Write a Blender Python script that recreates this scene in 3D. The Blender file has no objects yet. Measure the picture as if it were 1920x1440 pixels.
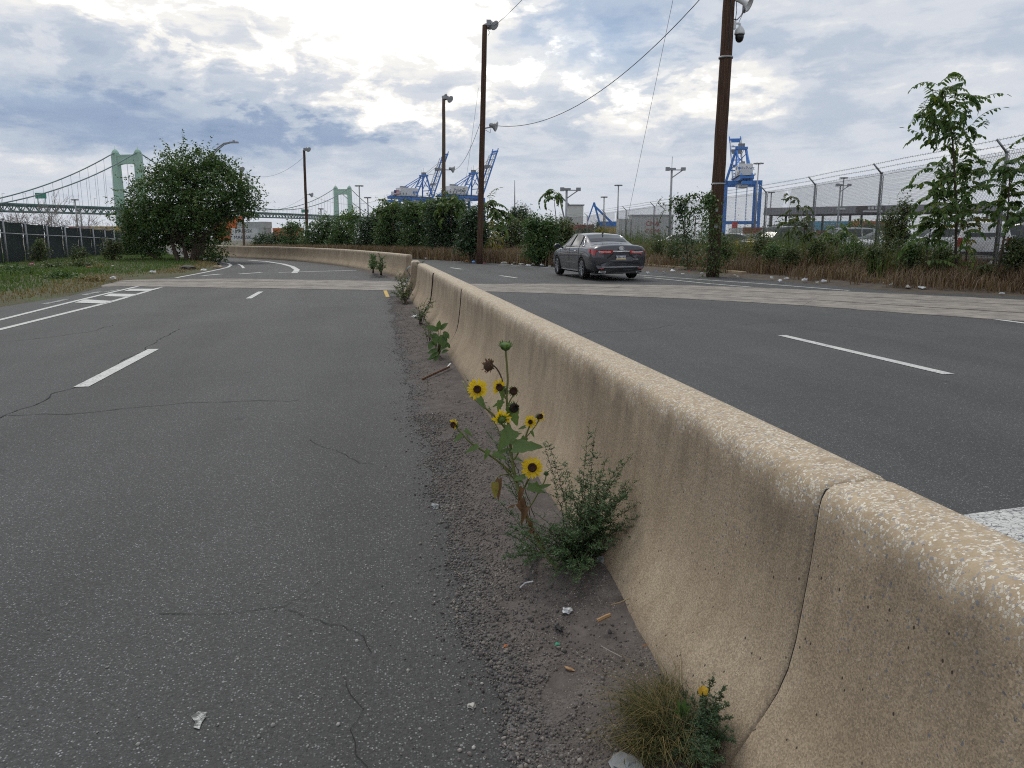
import bpy, bmesh, math, random
import numpy as np
from mathutils import Vector, Matrix, noise as mnoise
random.seed(7)
RNG = np.random.default_rng(7)
S = bpy.context.scene
COL = S.collection
PI = math.pi
# ------------------------------------------------------------------ camera
F_PX = 1442.0; EYE = 1.4; HORIZ = 445.0
TH = math.atan((720 - HORIZ) / F_PX)
PHI = math.atan(270 / F_PX / (math.cos(TH) + (720 - HORIZ) / F_PX * math.sin(TH)))
sT, cT, sP, cP = math.sin(TH), math.cos(TH), math.sin(PHI), math.cos(PHI)
cam = bpy.data.cameras.new('camera'); cam.lens = F_PX / 1920 * 36; cam.sensor_width = 36
cam.clip_start = 0.05; cam.clip_end = 9000
camo = bpy.data.objects.new('camera', cam); COL.objects.link(camo)
camo.location = (0, 0, EYE); camo.rotation_euler = (PI / 2 - TH, 0, -PHI)
S.camera = camo

def ray(px, py):
    u = (px - 960) / F_PX; v = (py - 720) / F_PX
    fw = cT - v * sT
    return Vector((u * cP + fw * sP, fw * cP - u * sP, -(sT + v * cT))), fw
def G(px, py, z=0.0):                 # point on the level z seen at a photo pixel
    r, _ = ray(px, py); k = (z - EYE) / r.z
    return Vector((r.x * k, r.y * k, z))
def at(px, py, d):                    # point at ground distance d along the viewing azimuth plane
    r, fw = ray(px, py); k = d / fw
    return Vector((r.x * k, r.y * k, EYE + r.z * k))
def base(px, d, z=0.0):               # ground point below a pixel column at distance d
    # the column leans with the tilt of the camera: take the point whose height is z
    lo, hi = -2000, 3000
    for _ in range(50):
        m = (lo + hi) / 2
        if at(px, m, d).z > z: lo = m
        else: hi = m
    p = at(px, lo, d); p.z = z
    return p

# ------------------------------------------------------------------ world
def build_world():
    w = bpy.data.worlds.new('World'); S.world = w; w.use_nodes = True
    nt = w.node_tree; nt.nodes.clear(); N = nt.nodes.new; L = nt.links.new
    out = N('ShaderNodeOutputWorld'); bg = N('ShaderNodeBackground'); bg.inputs['Strength'].default_value = 0.1
    L(bg.outputs[0], out.inputs[0])
    sky = N('ShaderNodeTexSky'); sky.sky_type = 'NISHITA'; sky.sun_disc = False
    sky.sun_elevation = SUN_EL; sky.sun_rotation = SUN_AZ
    tc = N('ShaderNodeTexCoord')
    def vm(op, a, b=None):
        n = N('ShaderNodeVectorMath'); n.operation = op
        for i, x in enumerate((a, b)):
            if x is None: continue
            if isinstance(x, (tuple, list)): n.inputs[i].default_value = x
            else: L(x, n.inputs[i])
        return n
    def ma(op, a, b=None, c=None, clamp=False):
        n = N('ShaderNodeMath'); n.operation = op; n.use_clamp = clamp
        for i, x in enumerate((a, b, c)):
            if x is None: continue
            if isinstance(x, (int, float)): n.inputs[i].default_value = x
            else: L(x, n.inputs[i])
        return n.outputs[0]
    d = vm('NORMALIZE', tc.outputs['Generated']).outputs[0]
    rr = vm('DOT_PRODUCT', d, (cP, -sP, 0)).outputs['Value']
    ff = vm('DOT_PRODUCT', d, (sP, cP, 0)).outputs['Value']
    sx = N('ShaderNodeSeparateXYZ'); L(d, sx.inputs[0]); zz = sx.outputs[2]
    az = ma('ARCTAN2', rr, ff)
    el = ma('ARCSINE', zz)
    # clouds: noise in a flattened cloud layer so that streaks narrow towards the horizon
    zc = ma('ADD', ma('ABSOLUTE', zz), 0.16)
    comb = N('ShaderNodeCombineXYZ')
    L(ma('DIVIDE', rr, zc), comb.inputs[0]); L(ma('DIVIDE', ff, zc), comb.inputs[1]); L(ma('MULTIPLY', el, 9.0), comb.inputs[2])
    def noise(scale, detail, rough, vec, dist=0.0):
        n = N('ShaderNodeTexNoise'); n.inputs['Scale'].default_value = scale
        n.inputs['Detail'].default_value = detail; n.inputs['Roughness'].default_value = rough
        n.inputs['Distortion'].default_value = dist
        L(vec, n.inputs['Vector']); return n
    n1 = noise(1.35, 10, 0.56, comb.outputs[0], 0.35).outputs['Fac']
    n2 = noise(3.6, 10, 0.62, comb.outputs[0], 0.5).outputs['Fac']
    cb2 = N('ShaderNodeCombineXYZ'); L(ma('MULTIPLY', az, 7.0), cb2.inputs[0]); L(ma('MULTIPLY', el, 15.0), cb2.inputs[1])
    n3 = noise(1.6, 11, 0.6, cb2.outputs[0], 0.3).outputs['Fac']
    # warp the big cloud banks so their edges billow
    wn = noise(2.2, 8, 0.6, cb2.outputs[0])
    wv = vm('SUBTRACT', wn.outputs['Color'], (0.5, 0.5, 0.5)).outputs[0]
    ws = N('ShaderNodeSeparateXYZ'); L(wv, ws.inputs[0])
    azw = ma('ADD', az, ma('MULTIPLY', ws.outputs[0], 0.20))
    elw = ma('ADD', el, ma('MULTIPLY', ws.outputs[1], 0.085))
    def blob(px, py, rx, ry):
        a0 = math.atan((px - 960) / F_PX / (cT - (py - 720) / F_PX * sT)); r, fw = ray(px, py)
        e0 = math.asin(r.normalized().z)
        x = ma('MULTIPLY', ma('SUBTRACT', azw, a0), F_PX / rx); y = ma('MULTIPLY', ma('SUBTRACT', elw, e0), F_PX / ry)
        q = ma('ADD', ma('MULTIPLY', x, x), ma('MULTIPLY', y, y))
        return ma('EXPONENT', ma('MULTIPLY', q, -1.0))
    def sstep(x, lo, hi):
        n = N('ShaderNodeMapRange'); n.interpolation_type = 'SMOOTHSTEP'; n.inputs['From Min'].default_value = lo; n.inputs['From Max'].default_value = hi
        L(x, n.inputs['Value']); return n.outputs['Result']
    v = ma('ADD', 0.60, 0.0)
    for (px, py, rx, ry, am) in CLOUDS:
        v = ma('MULTIPLY_ADD', blob(px, py, rx, ry), am, v)
    puff = sstep(n3, 0.44, 0.60)                      # heaped clouds with crisp edges
    bright = ma('ADD', ma('ADD', blob(850, 60, 420, 130), blob(1150, 170, 300, 70)), ma('ADD', blob(650, 210, 260, 50), blob(350, 40, 330, 90)), clamp=True)
    v = ma('ADD', v, ma('MULTIPLY', ma('SUBTRACT', puff, 0.5), ma('MULTIPLY_ADD', bright, 0.26, 0.07)))
    v = ma('MULTIPLY_ADD', ma('SUBTRACT', n1, 0.5), 0.40, v)
    v = ma('MULTIPLY_ADD', ma('SUBTRACT', sstep(n2, 0.32, 0.68), 0.5), 0.13, v)
    # pale layer of air towards the horizon
    hz = ma('EXPONENT', ma('MULTIPLY', ma('ABSOLUTE', el), -13.0))
    v = ma('ADD', ma('MULTIPLY', v, ma('SUBTRACT', 1.0, ma('MULTIPLY', hz, 0.82))), ma('MULTIPLY', hz, 0.82 * 0.61))
    v = ma('MULTIPLY', v, 1.0, clamp=True)
    cr = N('ShaderNodeValToRGB'); L(v, cr.inputs[0]); e = cr.color_ramp; e.interpolation = 'EASE'
    def lin(r, g, b, k=1.0):
        return tuple((((c / 255) / 12.92) if c <= 10 else ((c / 255 + .055) / 1.055) ** 2.4) * k for c in (r, g, b)) + (1,)
    stops = [(0.0, lin(120, 143, 176)), (0.22, lin(150, 169, 197)), (0.44, lin(190, 201, 216)), (0.62, lin(216, 221, 229)),
             (0.78, lin(250, 248, 244)), (1.0, lin(255, 253, 249, 1.8))]
    while len(e.elements) < len(stops): e.elements.new(0.5)
    for s_, (p, c) in zip(e.elements, stops): s_.position = p; s_.color = c
    x10 = vm('SCALE', cr.outputs[0]); x10.inputs['Scale'].default_value = 10.0 * SKY_GAIN
    # clear gaps show the blue sky itself
    gap = ma('MULTIPLY', blob(1120, 70, 150, 75), 0.55)
    gap = ma('ADD', gap, ma('MULTIPLY', ma('SUBTRACT', 0.40, n1, clamp=True), 1.2), clamp=True)
    mx = N('ShaderNodeMix'); mx.data_type = 'RGBA'; L(gap, mx.inputs['Factor']); L(x10.outputs[0], mx.inputs['A'])
    skb = vm('SCALE', sky.outputs[0]); skb.inputs['Scale'].default_value = 1.0
    L(skb.outputs[0], mx.inputs['B'])
    L(mx.outputs['Result'], bg.inputs['Color'])

SUN_EL = math.radians(50)
SUN_AZ = PHI + math.radians(-24)        # clockwise from +Y: ahead of the camera, behind the bright cloud
SKY_GAIN = 1.0
CLOUDS = [(520, -40, 430, 90, .36), (760, 70, 130, 110, .24), (640, 150, 90, 60, .16), (690, 212, 150, 20, .44), (1050, 130, 120, 50, .30), (960, 110, 110, 60, .16),
          (1285, 190, 100, 34, .42), (1400, 185, 90, 26, .22), (60, 235, 430, 60, -.30), (500, 250, 260, 50, -.20), (700, 258, 140, 18, -.16), (60, 120, 330, 70, -.05),
          (1650, 90, 420, 80, -.12), (1500, 235, 320, 30, -.10), (90, 302, 230, 16, .24), (330, 205, 200, 24, -.10), (1130, 50, 130, 50, -.26), (1830, 150, 120, 30, .16),
          (440, 100, 90, 22, .24), (200, 20, 220, 40, .18), (160, 70, 90, 50, -.10), (360, 70, 70, 40, -.14), (900, 35, 60, 40, .14), (1230, 60, 60, 30, .10), (1600, 40, 160, 26, .12), (250, 30, 120, 20, .1)]
build_world()
sun = bpy.data.lights.new('sun', 'SUN'); sun.energy = 1.3; sun.angle = math.radians(14); sun.color = (1.0, 0.95, 0.87)
suno = bpy.data.objects.new('sun', sun); COL.objects.link(suno)
sd = Vector((math.sin(SUN_AZ) * math.cos(SUN_EL), math.cos(SUN_AZ) * math.cos(SUN_EL), math.sin(SUN_EL)))
suno.rotation_euler = sd.to_track_quat('Z', 'Y').to_euler()
S.view_settings.view_transform = 'Standard'; S.view_settings.look = 'None'
S.view_settings.exposure = 0.0; S.view_settings.gamma = 1.0; S.view_settings.use_curve_mapping = False
S.render.engine = 'CYCLES'
S.cycles.use_denoising = False; S.cycles.filter_width = 1.1; S.cycles.sample_clamp_indirect = 6.0; S.cycles.use_adaptive_sampling = False
S.cycles.max_bounces = 6; S.cycles.transparent_max_bounces = 12; S.cycles.diffuse_bounces = 3; S.cycles.glossy_bounces = 3

# ------------------------------------------------------------------ object helpers
def thing(name, label, cat, loc=(0, 0, 0), rotz=0.0, group=None):
    o = bpy.data.objects.new(name, None); COL.objects.link(o); o.empty_display_size = .2
    o.location = loc; o.rotation_euler = (0, 0, rotz)
    return tag(o, label, cat, group)
def tag(o, label=None, cat=None, group=None, kind=None):
    if label: o['label'] = label
    if cat: o['category'] = cat
    if group: o['group'] = group
    if kind: o['kind'] = kind
    return o
def kids(o): return [c for c in bpy.data.objects if c.parent == o]
_K = {}
def copy_tree(o, parent=None):
    c = o.copy(); COL.objects.link(c)
    if parent is not None: c.parent = parent
    for ch in list(o.children): copy_tree(ch, c)
    return c

class MB:
    def __init__(s): s.v = []; s.f = []; s.m = []
    def add(s, vs, fs, mi=0):
        n = len(s.v); s.v.extend([tuple(p) for p in vs]); s.f.extend([tuple(n + i for i in f) for f in fs]); s.m.extend([mi] * len(fs)); return s
    def box(s, c, sz, rz=0.0, mi=0, M=None):
        hx, hy, hz = sz[0] / 2, sz[1] / 2, sz[2] / 2
        R = Matrix.Rotation(rz, 3, 'Z') if M is None else M
        vs = [Vector(c) + R @ Vector((x * hx, y * hy, z * hz)) for z in (-1, 1) for x, y in ((-1, -1), (1, -1), (1, 1), (-1, 1))]
        return s.add(vs, [(3, 2, 1, 0), (4, 5, 6, 7), (0, 1, 5, 4), (1, 2, 6, 5), (2, 3, 7, 6), (3, 0, 4, 7)], mi)
    def beam(s, a, b, w, h=None, mi=0):      # square bar between two points
        a = Vector(a); b = Vector(b); h = h or w; d = b - a; L = d.length
        if L < 1e-6: return s
        q = d.to_track_quat('X', 'Z').to_matrix()
        return s.box((a + b) / 2, (L, w, h), M=q, mi=mi)
    def tube(s, pts, r, n=8, mi=0, caps=True):
        pts = [Vector(p) for p in pts]; k = len(pts)
        if not isinstance(r, (list, tuple)): r = [r] * k
        vs = []; prev = None
        for i, p in enumerate(pts):
            t = (pts[min(i + 1, k - 1)] - pts[max(i - 1, 0)]).normalized()
            if prev is None:
                a = Vector((0, 0, 1)) if abs(t.z) < .9 else Vector((1, 0, 0)); u = t.cross(a).normalized()
            else:
                u = (prev - t * prev.dot(t)); u = u.normalized() if u.length > 1e-6 else t.orthogonal().normalized()
            prev = u; w = t.cross(u)
            for j in range(n):
                an = 2 * PI * j / n; vs.append(p + (u * math.cos(an) + w * math.sin(an)) * r[i])
        fs = [(i * n + j, i * n + (j + 1) % n, (i + 1) * n + (j + 1) % n, (i + 1) * n + j) for i in range(k - 1) for j in range(n)]
        if caps: fs += [tuple(range(n - 1, -1, -1)), tuple((k - 1) * n + j for j in range(n))]
        return s.add(vs, fs, mi)
    def lathe(s, prof, n=16, o=(0, 0, 0), M=None, mi=0):
        o = Vector(o); vs = []; k = len(prof)
        for r, z in prof:
            for j in range(n):
                a = 2 * PI * j / n; p = Vector((r * math.cos(a), r * math.sin(a), z))
                vs.append(o + (M @ p if M is not None else p))
        fs = [(i * n + j, i * n + (j + 1) % n, (i + 1) * n + (j + 1) % n, (i + 1) * n + j) for i in range(k - 1) for j in range(n)]
        fs += [tuple(range(n - 1, -1, -1)), tuple((k - 1) * n + j for j in range(n))]
        return s.add(vs, fs, mi)
    def prism(s, poly, z0, z1, mi=0, M=None, o=(0, 0, 0)):
        n = len(poly); o = Vector(o)
        vs = [Vector((x, y, z0)) for x, y in poly] + [Vector((x, y, z1)) for x, y in poly]
        if M is not None: vs = [M @ p for p in vs]
        vs = [p + o for p in vs]
        fs = [tuple(range(n - 1, -1, -1)), tuple(range(n, 2 * n))] + [(i, (i + 1) % n, n + (i + 1) % n, n + i) for i in range(n)]
        return s.add(vs, fs, mi)
    def build(s, name, mats, parent=None, smooth=False, world=True, **tags):
        me = bpy.data.meshes.new(name)
        off = Vector((0, 0, 0))
        if parent is not None and world:
            p = parent
            while p is not None: off += p.location; p = p.parent
        vs = [(x - off.x, y - off.y, z - off.z) for x, y, z in s.v] if off.length else s.v
        me.from_pydata(vs, [], s.f)
        mats = mats if isinstance(mats, (list, tuple)) else [mats]
        for m in mats: me.materials.append(m)
        if len(mats) > 1: me.polygons.foreach_set('material_index', s.m)
        if smooth: me.polygons.foreach_set('use_smooth', [True] * len(me.polygons))
        me.update()
        o = bpy.data.objects.new(name, me); COL.objects.link(o)
        if parent is not None: o.parent = parent
        tag(o, **tags)
        return o
def np_mesh(name, V, Fq, mats, parent=None, smooth=False, mi=None, **tags):
    """numpy mesh: V (n,3), Fq (m,k) all faces with k corners"""
    V = np.asarray(V, dtype=np.float32)
    if parent is not None:
        off = np.zeros(3); p = parent
        while p is not None: off += np.array(p.location); p = p.parent
        V = V - off
    me = bpy.data.meshes.new(name); Fq = np.asarray(Fq, dtype=np.int32); m, k = Fq.shape
    me.vertices.add(len(V)); me.vertices.foreach_set('co', V.astype(np.float32).ravel())
    me.loops.add(m * k); me.loops.foreach_set('vertex_index', Fq.ravel())
    me.polygons.add(m); me.polygons.foreach_set('loop_start', np.arange(0, m * k, k, dtype=np.int32))
    me.polygons.foreach_set('loop_total', np.full(m, k, dtype=np.int32))
    mats = mats if isinstance(mats, (list, tuple)) else [mats]
    for x in mats: me.materials.append(x)
    if mi is not None: me.polygons.foreach_set('material_index', np.asarray(mi, dtype=np.int32))
    if smooth: me.polygons.foreach_set('use_smooth', np.ones(m, dtype=bool))
    me.update(calc_edges=True); me.validate()
    o = bpy.data.objects.new(name, me); COL.objects.link(o)
    if parent is not None: o.parent = parent
    tag(o, **tags); return o
def rand_rot(n, rng):
    q = rng.normal(size=(n, 4)); q /= np.linalg.norm(q, axis=1, keepdims=True); w, x, y, z = q.T
    return np.stack([np.stack([1 - 2 * (y * y + z * z), 2 * (x * y - z * w), 2 * (x * z + y * w)], 1),
                     np.stack([2 * (x * y + z * w), 1 - 2 * (x * x + z * z), 2 * (y * z - x * w)], 1),
                     np.stack([2 * (x * z - y * w), 2 * (y * z + x * w), 1 - 2 * (x * x + y * y)], 1)], 1)
def scatter(TV, TF, P, R, Sc):
    """copies of a template mesh as arrays"""
    TV = np.asarray(TV); TF = np.asarray(TF); n = len(P)
    Sc = np.asarray(Sc); Sc = Sc[:, None] * np.ones(3) if Sc.ndim == 1 else Sc
    V = np.einsum('nij,nkj->nki', R, TV[None] * Sc[:, None, :]) + np.asarray(P)[:, None, :]
    Fq = TF[None] + (np.arange(n) * len(TV))[:, None, None]
    return V.reshape(-1, 3), Fq.reshape(-1, TF.shape[1])
LEAF_V = np.array([(0, -.5, 0), (.26, -.05, .06), (0, .5, 0), (-.26, -.05, .06)]); LEAF_F = np.array([(0, 1, 2), (0, 2, 3)])
NARROW_V = np.array([(0, 0, 0), (.14, .45, .03), (0, 1, -.05), (-.14, .45, .03)])
ICO_V, ICO_F = (lambda t: (np.array([(-1, t, 0), (1, t, 0), (-1, -t, 0), (1, -t, 0), (0, -1, t), (0, 1, t), (0, -1, -t), (0, 1, -t), (t, 0, -1), (t, 0, 1), (-t, 0, -1), (-t, 0, 1)]) / math.sqrt(1 + t * t),
    np.array([(0, 11, 5), (0, 5, 1), (0, 1, 7), (0, 7, 10), (0, 10, 11), (1, 5, 9), (5, 11, 4), (11, 10, 2), (10, 7, 6), (7, 1, 8), (3, 9, 4), (3, 4, 2), (3, 2, 6), (3, 6, 8), (3, 8, 9), (4, 9, 5), (2, 4, 11), (6, 2, 10), (8, 6, 7), (9, 8, 1)])))((1 + 5 ** .5) / 2)
def up_rot(yaw, pitch, roll=None):
    """rotation arrays: leaf +Y axis points along yaw (about Z), pitched up"""
    n = len(yaw); roll = np.zeros(n) if roll is None else roll
    cy, sy, cp, sp, cr, sr = np.cos(yaw), np.sin(yaw), np.cos(pitch), np.sin(pitch), np.cos(roll), np.sin(roll)
    Yv = np.stack([sy * cp, cy * cp, sp], 1); X0 = np.stack([cy, -sy, 0 * cy], 1); Z0 = np.cross(X0, Yv)
    Xv = X0 * cr[:, None] + Z0 * sr[:, None]; Zv = np.cross(Xv, Yv)
    return np.stack([Xv, Yv, Zv], 2)
def blades(P, H, W, lean, rng, yaw=None):
    """bent grass blades: quad + tip as two quads (last one degenerate-free triangle pair)"""
    n = len(P); yaw = rng.uniform(0, 2 * PI, n) if yaw is None else yaw
    dx, dy = np.cos(yaw), np.sin(yaw); sx, sy = -dy, dx
    D = np.stack([dx, dy, 0 * dx], 1); Sd = np.stack([sx, sy, 0 * sx], 1); Z = np.array([0, 0, 1.0])
    H = H[:, None]; W = W[:, None]; lean = lean[:, None]
    b = P; m = P + D * (H * lean * .35) + Z * H * .6; t = P + D * (H * lean) + Z * H * (1 - .25 * lean)
    V = np.stack([b - Sd * W / 2, b + Sd * W / 2, m + Sd * W * .36, m - Sd * W * .36, t], 1)
    F = np.array([(0, 1, 2), (0, 2, 3), (3, 2, 4)])
    Fq = F[None] + (np.arange(n) * 5)[:, None, None]
    return V.reshape(-1, 3), Fq.reshape(-1, 3)
def merge(*parts):
    V = []; Fq = []; n = 0
    for v, f in parts: V.append(v); Fq.append(f + n); n += len(v)
    return np.concatenate(V), np.concatenate(Fq)

# ------------------------------------------------------------------ materials
def _nt(name):
    m = bpy.data.materials.new(name); m.use_nodes = True; nt = m.node_tree; nt.nodes.clear()
    o = nt.nodes.new('ShaderNodeOutputMaterial'); b = nt.nodes.new('ShaderNodeBsdfPrincipled'); nt.links.new(b.outputs[0], o.inputs[0])
    return m, nt, b, o
class NB:
    """small node-building helper"""
    def __init__(s, nt): s.nt = nt
    def n(s, t, **k):
        x = s.nt.nodes.new(t)
        for a, b in k.items(): setattr(x, a, b)
        return x
    def l(s, a, b): s.nt.links.new(a, b)
    def pos(s): return s.n('ShaderNodeNewGeometry').outputs['Position']
    def obj(s): return s.n('ShaderNodeTexCoord').outputs['Object']
    def mapping(s, v, scale=(1, 1, 1), loc=(0, 0, 0), rot=(0, 0, 0)):
        m = s.n('ShaderNodeMapping'); m.inputs['Scale'].default_value = scale; m.inputs['Location'].default_value = loc; m.inputs['Rotation'].default_value = rot
        s.l(v, m.inputs['Vector']); return m.outputs[0]
    def noise(s, v, scale, detail=4, rough=.55, dist=0, out='Fac'):
        x = s.n('ShaderNodeTexNoise'); x.inputs['Scale'].default_value = scale; x.inputs['Detail'].default_value = detail
        x.inputs['Roughness'].default_value = rough; x.inputs['Distortion'].default_value = dist; s.l(v, x.inputs['Vector']); return x.outputs[out]
    def vor(s, v, scale, feature='F1', rnd=1.0):
        x = s.n('ShaderNodeTexVoronoi', feature=feature); x.inputs['Scale'].default_value = scale; x.inputs['Randomness'].default_value = rnd
        s.l(v, x.inputs['Vector']); return x
    def m(s, op, a, b=None, c=None, clamp=False):
        x = s.n('ShaderNodeMath', operation=op, use_clamp=clamp)
        for i, q in enumerate((a, b, c)):
            if q is None: continue
            if isinstance(q, (int, float)): x.inputs[i].default_value = q
            else: s.l(q, x.inputs[i])
        return x.outputs[0]
    def ramp(s, v, stops, interp='LINEAR'):
        x = s.n('ShaderNodeValToRGB'); e = x.color_ramp; e.interpolation = interp
        while len(e.elements) < len(stops): e.elements.new(.5)
        for q, (p, c) in zip(e.elements, stops): q.position = p; q.color = (c if hasattr(c, '__len__') else (c, c, c)) + ((1,) if not hasattr(c, '__len__') or len(c) == 3 else ())
        s.l(v, x.inputs[0]); return x.outputs[0]
    def mix(s, f, a, b, mode='MIX'):
        x = s.n('ShaderNodeMix', data_type='RGBA', blend_type=mode)
        for q, k in ((f, 'Factor'), (a, 'A'), (b, 'B')):
            i = [z for z in x.inputs if z.name == k and (z.type == ('VALUE' if k == 'Factor' else 'RGBA'))][0]
            if isinstance(q, (int, float)): i.default_value = q if k == 'Factor' else (q, q, q, 1)
            elif isinstance(q, (tuple, list)): i.default_value = tuple(q)[:3] + (1,)
            else: s.l(q, i)
        return [z for z in x.outputs if z.type == 'RGBA'][0]
    def bump(s, h, strength, dist, b):
        x = s.n('ShaderNodeBump'); x.inputs['Strength'].default_value = strength; x.inputs['Distance'].default_value = dist
        s.l(h, x.inputs['Height']); s.l(x.outputs[0], b.inputs['Normal'])
def M(name, c, c2=None, scale=4.0, rough=.7, metal=0.0, bump=0.0, bscale=40.0, bdist=.01, stretch=(1, 1, 1), spec=.4, coat=0.0, detail=5, contrast=.22):
    m, nt, b, o = _nt(name); q = NB(nt); c2 = c2 or tuple(x * .72 for x in c)
    v = q.mapping(q.obj(), scale=stretch)
    f = q.noise(v, scale, detail, .6)
    col = q.ramp(f, [(.5 - contrast, tuple(c2)), (.5 + contrast, tuple(c))])
    q.l(col, b.inputs['Base Color'])
    b.inputs['Roughness'].default_value = rough; b.inputs['Metallic'].default_value = metal; b.inputs['Specular IOR Level'].default_value = spec
    b.inputs['Coat Weight'].default_value = coat
    if bump: q.bump(q.noise(v, bscale, 4), bump, bdist, b)
    return m
def leafmat(name, cols, transl=.25, rough=.55, nscale=.8, gain=1.0):
    """leaf colours differ leaf by leaf"""
    m, nt, b, o = _nt(name); q = NB(nt)
    r = q.n('ShaderNodeNewGeometry').outputs['Random Per Island']
    n_ = q.noise(q.pos(), nscale, 2)
    f = q.m('ADD', q.m('MULTIPLY', r, .6), q.m('MULTIPLY', n_, .55), clamp=True)
    f = q.m('SUBTRACT', f, .08, clamp=True)
    k = len(cols); cols = [tuple(x * gain for x in c) for c in cols]
    col = q.ramp(f, [(i / (k - 1), c) for i, c in enumerate(cols)])
    q.l(col, b.inputs['Base Color']); b.inputs['Roughness'].default_value = rough; b.inputs['Specular IOR Level'].default_value = .3
    t = q.n('ShaderNodeBsdfTranslucent'); bright = q.mix(1.0, col, (1.25, 1.35, .7), 'MULTIPLY'); q.l(bright, t.inputs[0])
    mx = q.n('ShaderNodeMixShader'); mx.inputs[0].default_value = transl; q.l(b.outputs[0], mx.inputs[1]); q.l(t.outputs[0], mx.inputs[2]); q.l(mx.outputs[0], o.inputs[0])
    return m
# ------------------------------------------------------------------ the main surfaces
def asphalt_mat():
    m, nt, b, o = _nt('asphalt'); q = NB(nt); p = q.pos()
    v1 = q.vor(p, 125); d1 = v1.outputs['Distance']
    sp = q.n('ShaderNodeSeparateColor'); q.l(v1.outputs['Color'], sp.inputs[0]); r1 = sp.outputs[0]
    stone = q.ramp(r1, [(0, .026), (.35, .050), (.62, .092), (.82, .15), (.95, .26), (1, .40)])
    inside = q.ramp(d1, [(.30, 1.0), (.52, 0.0)])
    v2 = q.vor(p, 40); s2 = q.n('ShaderNodeSeparateColor'); q.l(v2.outputs['Color'], s2.inputs[0])
    big = q.m('MULTIPLY', q.ramp(s2.outputs[1], [(.925, 0.0), (.95, 1.0)]), q.ramp(v2.outputs['Distance'], [(.16, 1.0), (.24, 0.0)]))
    bitumen = q.ramp(q.noise(p, 60, 3), [(.3, .030), (.7, .056)])
    col = q.mix(inside, bitumen, stone)
    bigc = q.ramp(s2.outputs[2], [(0, .13), (.6, .22), (1, .36)])
    col = q.mix(q.m('MULTIPLY', big, .85), col, bigc)
    # a fine pale dust over everything plus broad patches and wheel tracks
    dust = q.ramp(q.noise(p, 260, 2), [(.35, (.050, .050, .052)), (.7, (.125, .123, .120))])
    col = q.mix(.22, col, dust)
    lane = q.noise(q.mapping(p, scale=(1.1, .10, 1)), 1.0, 4, .55)
    patch = q.noise(p, .55, 5, .6)
    tone = q.m('ADD', q.m('MULTIPLY', q.ramp(lane, [(.28, .60), (.72, 1.34)]), .5), q.m('MULTIPLY', q.ramp(patch, [(.3, .75), (.7, 1.25)]), .5))
    tint = q.n('ShaderNodeCombineColor'); q.l(tone, tint.inputs[0]); q.l(tone, tint.inputs[1]); q.l(q.m('MULTIPLY', tone, .965), tint.inputs[2])
    col = q.mix(1.0, col, tint.outputs[0], 'MULTIPLY')
    # dark tar drips
    td = q.vor(q.mapping(p, scale=(1, 1, .01)), 1.5); tdm = q.m('MULTIPLY', q.ramp(q.m('ADD', td.outputs['Distance'], q.m('MULTIPLY', q.noise(p, 25, 2), .06)), [(.075, 1.0), (.095, 0.0)]), .55)
    col = q.mix(tdm, col, (.028, .03, .036))
    col = q.mix(1.0, col, (.97, .975, .995), 'MULTIPLY')
    q.l(col, b.inputs['Base Color'])
    q.l(q.ramp(q.noise(p, 80, 3), [(.3, .66), (.7, .86)]), b.inputs['Roughness']); b.inputs['Specular IOR Level'].default_value = .35
    h = q.m('ADD', q.m('MULTIPLY', inside, .7), q.m('MULTIPLY', big, .6))
    q.bump(h, .55, .004, b)
    return m
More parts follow.
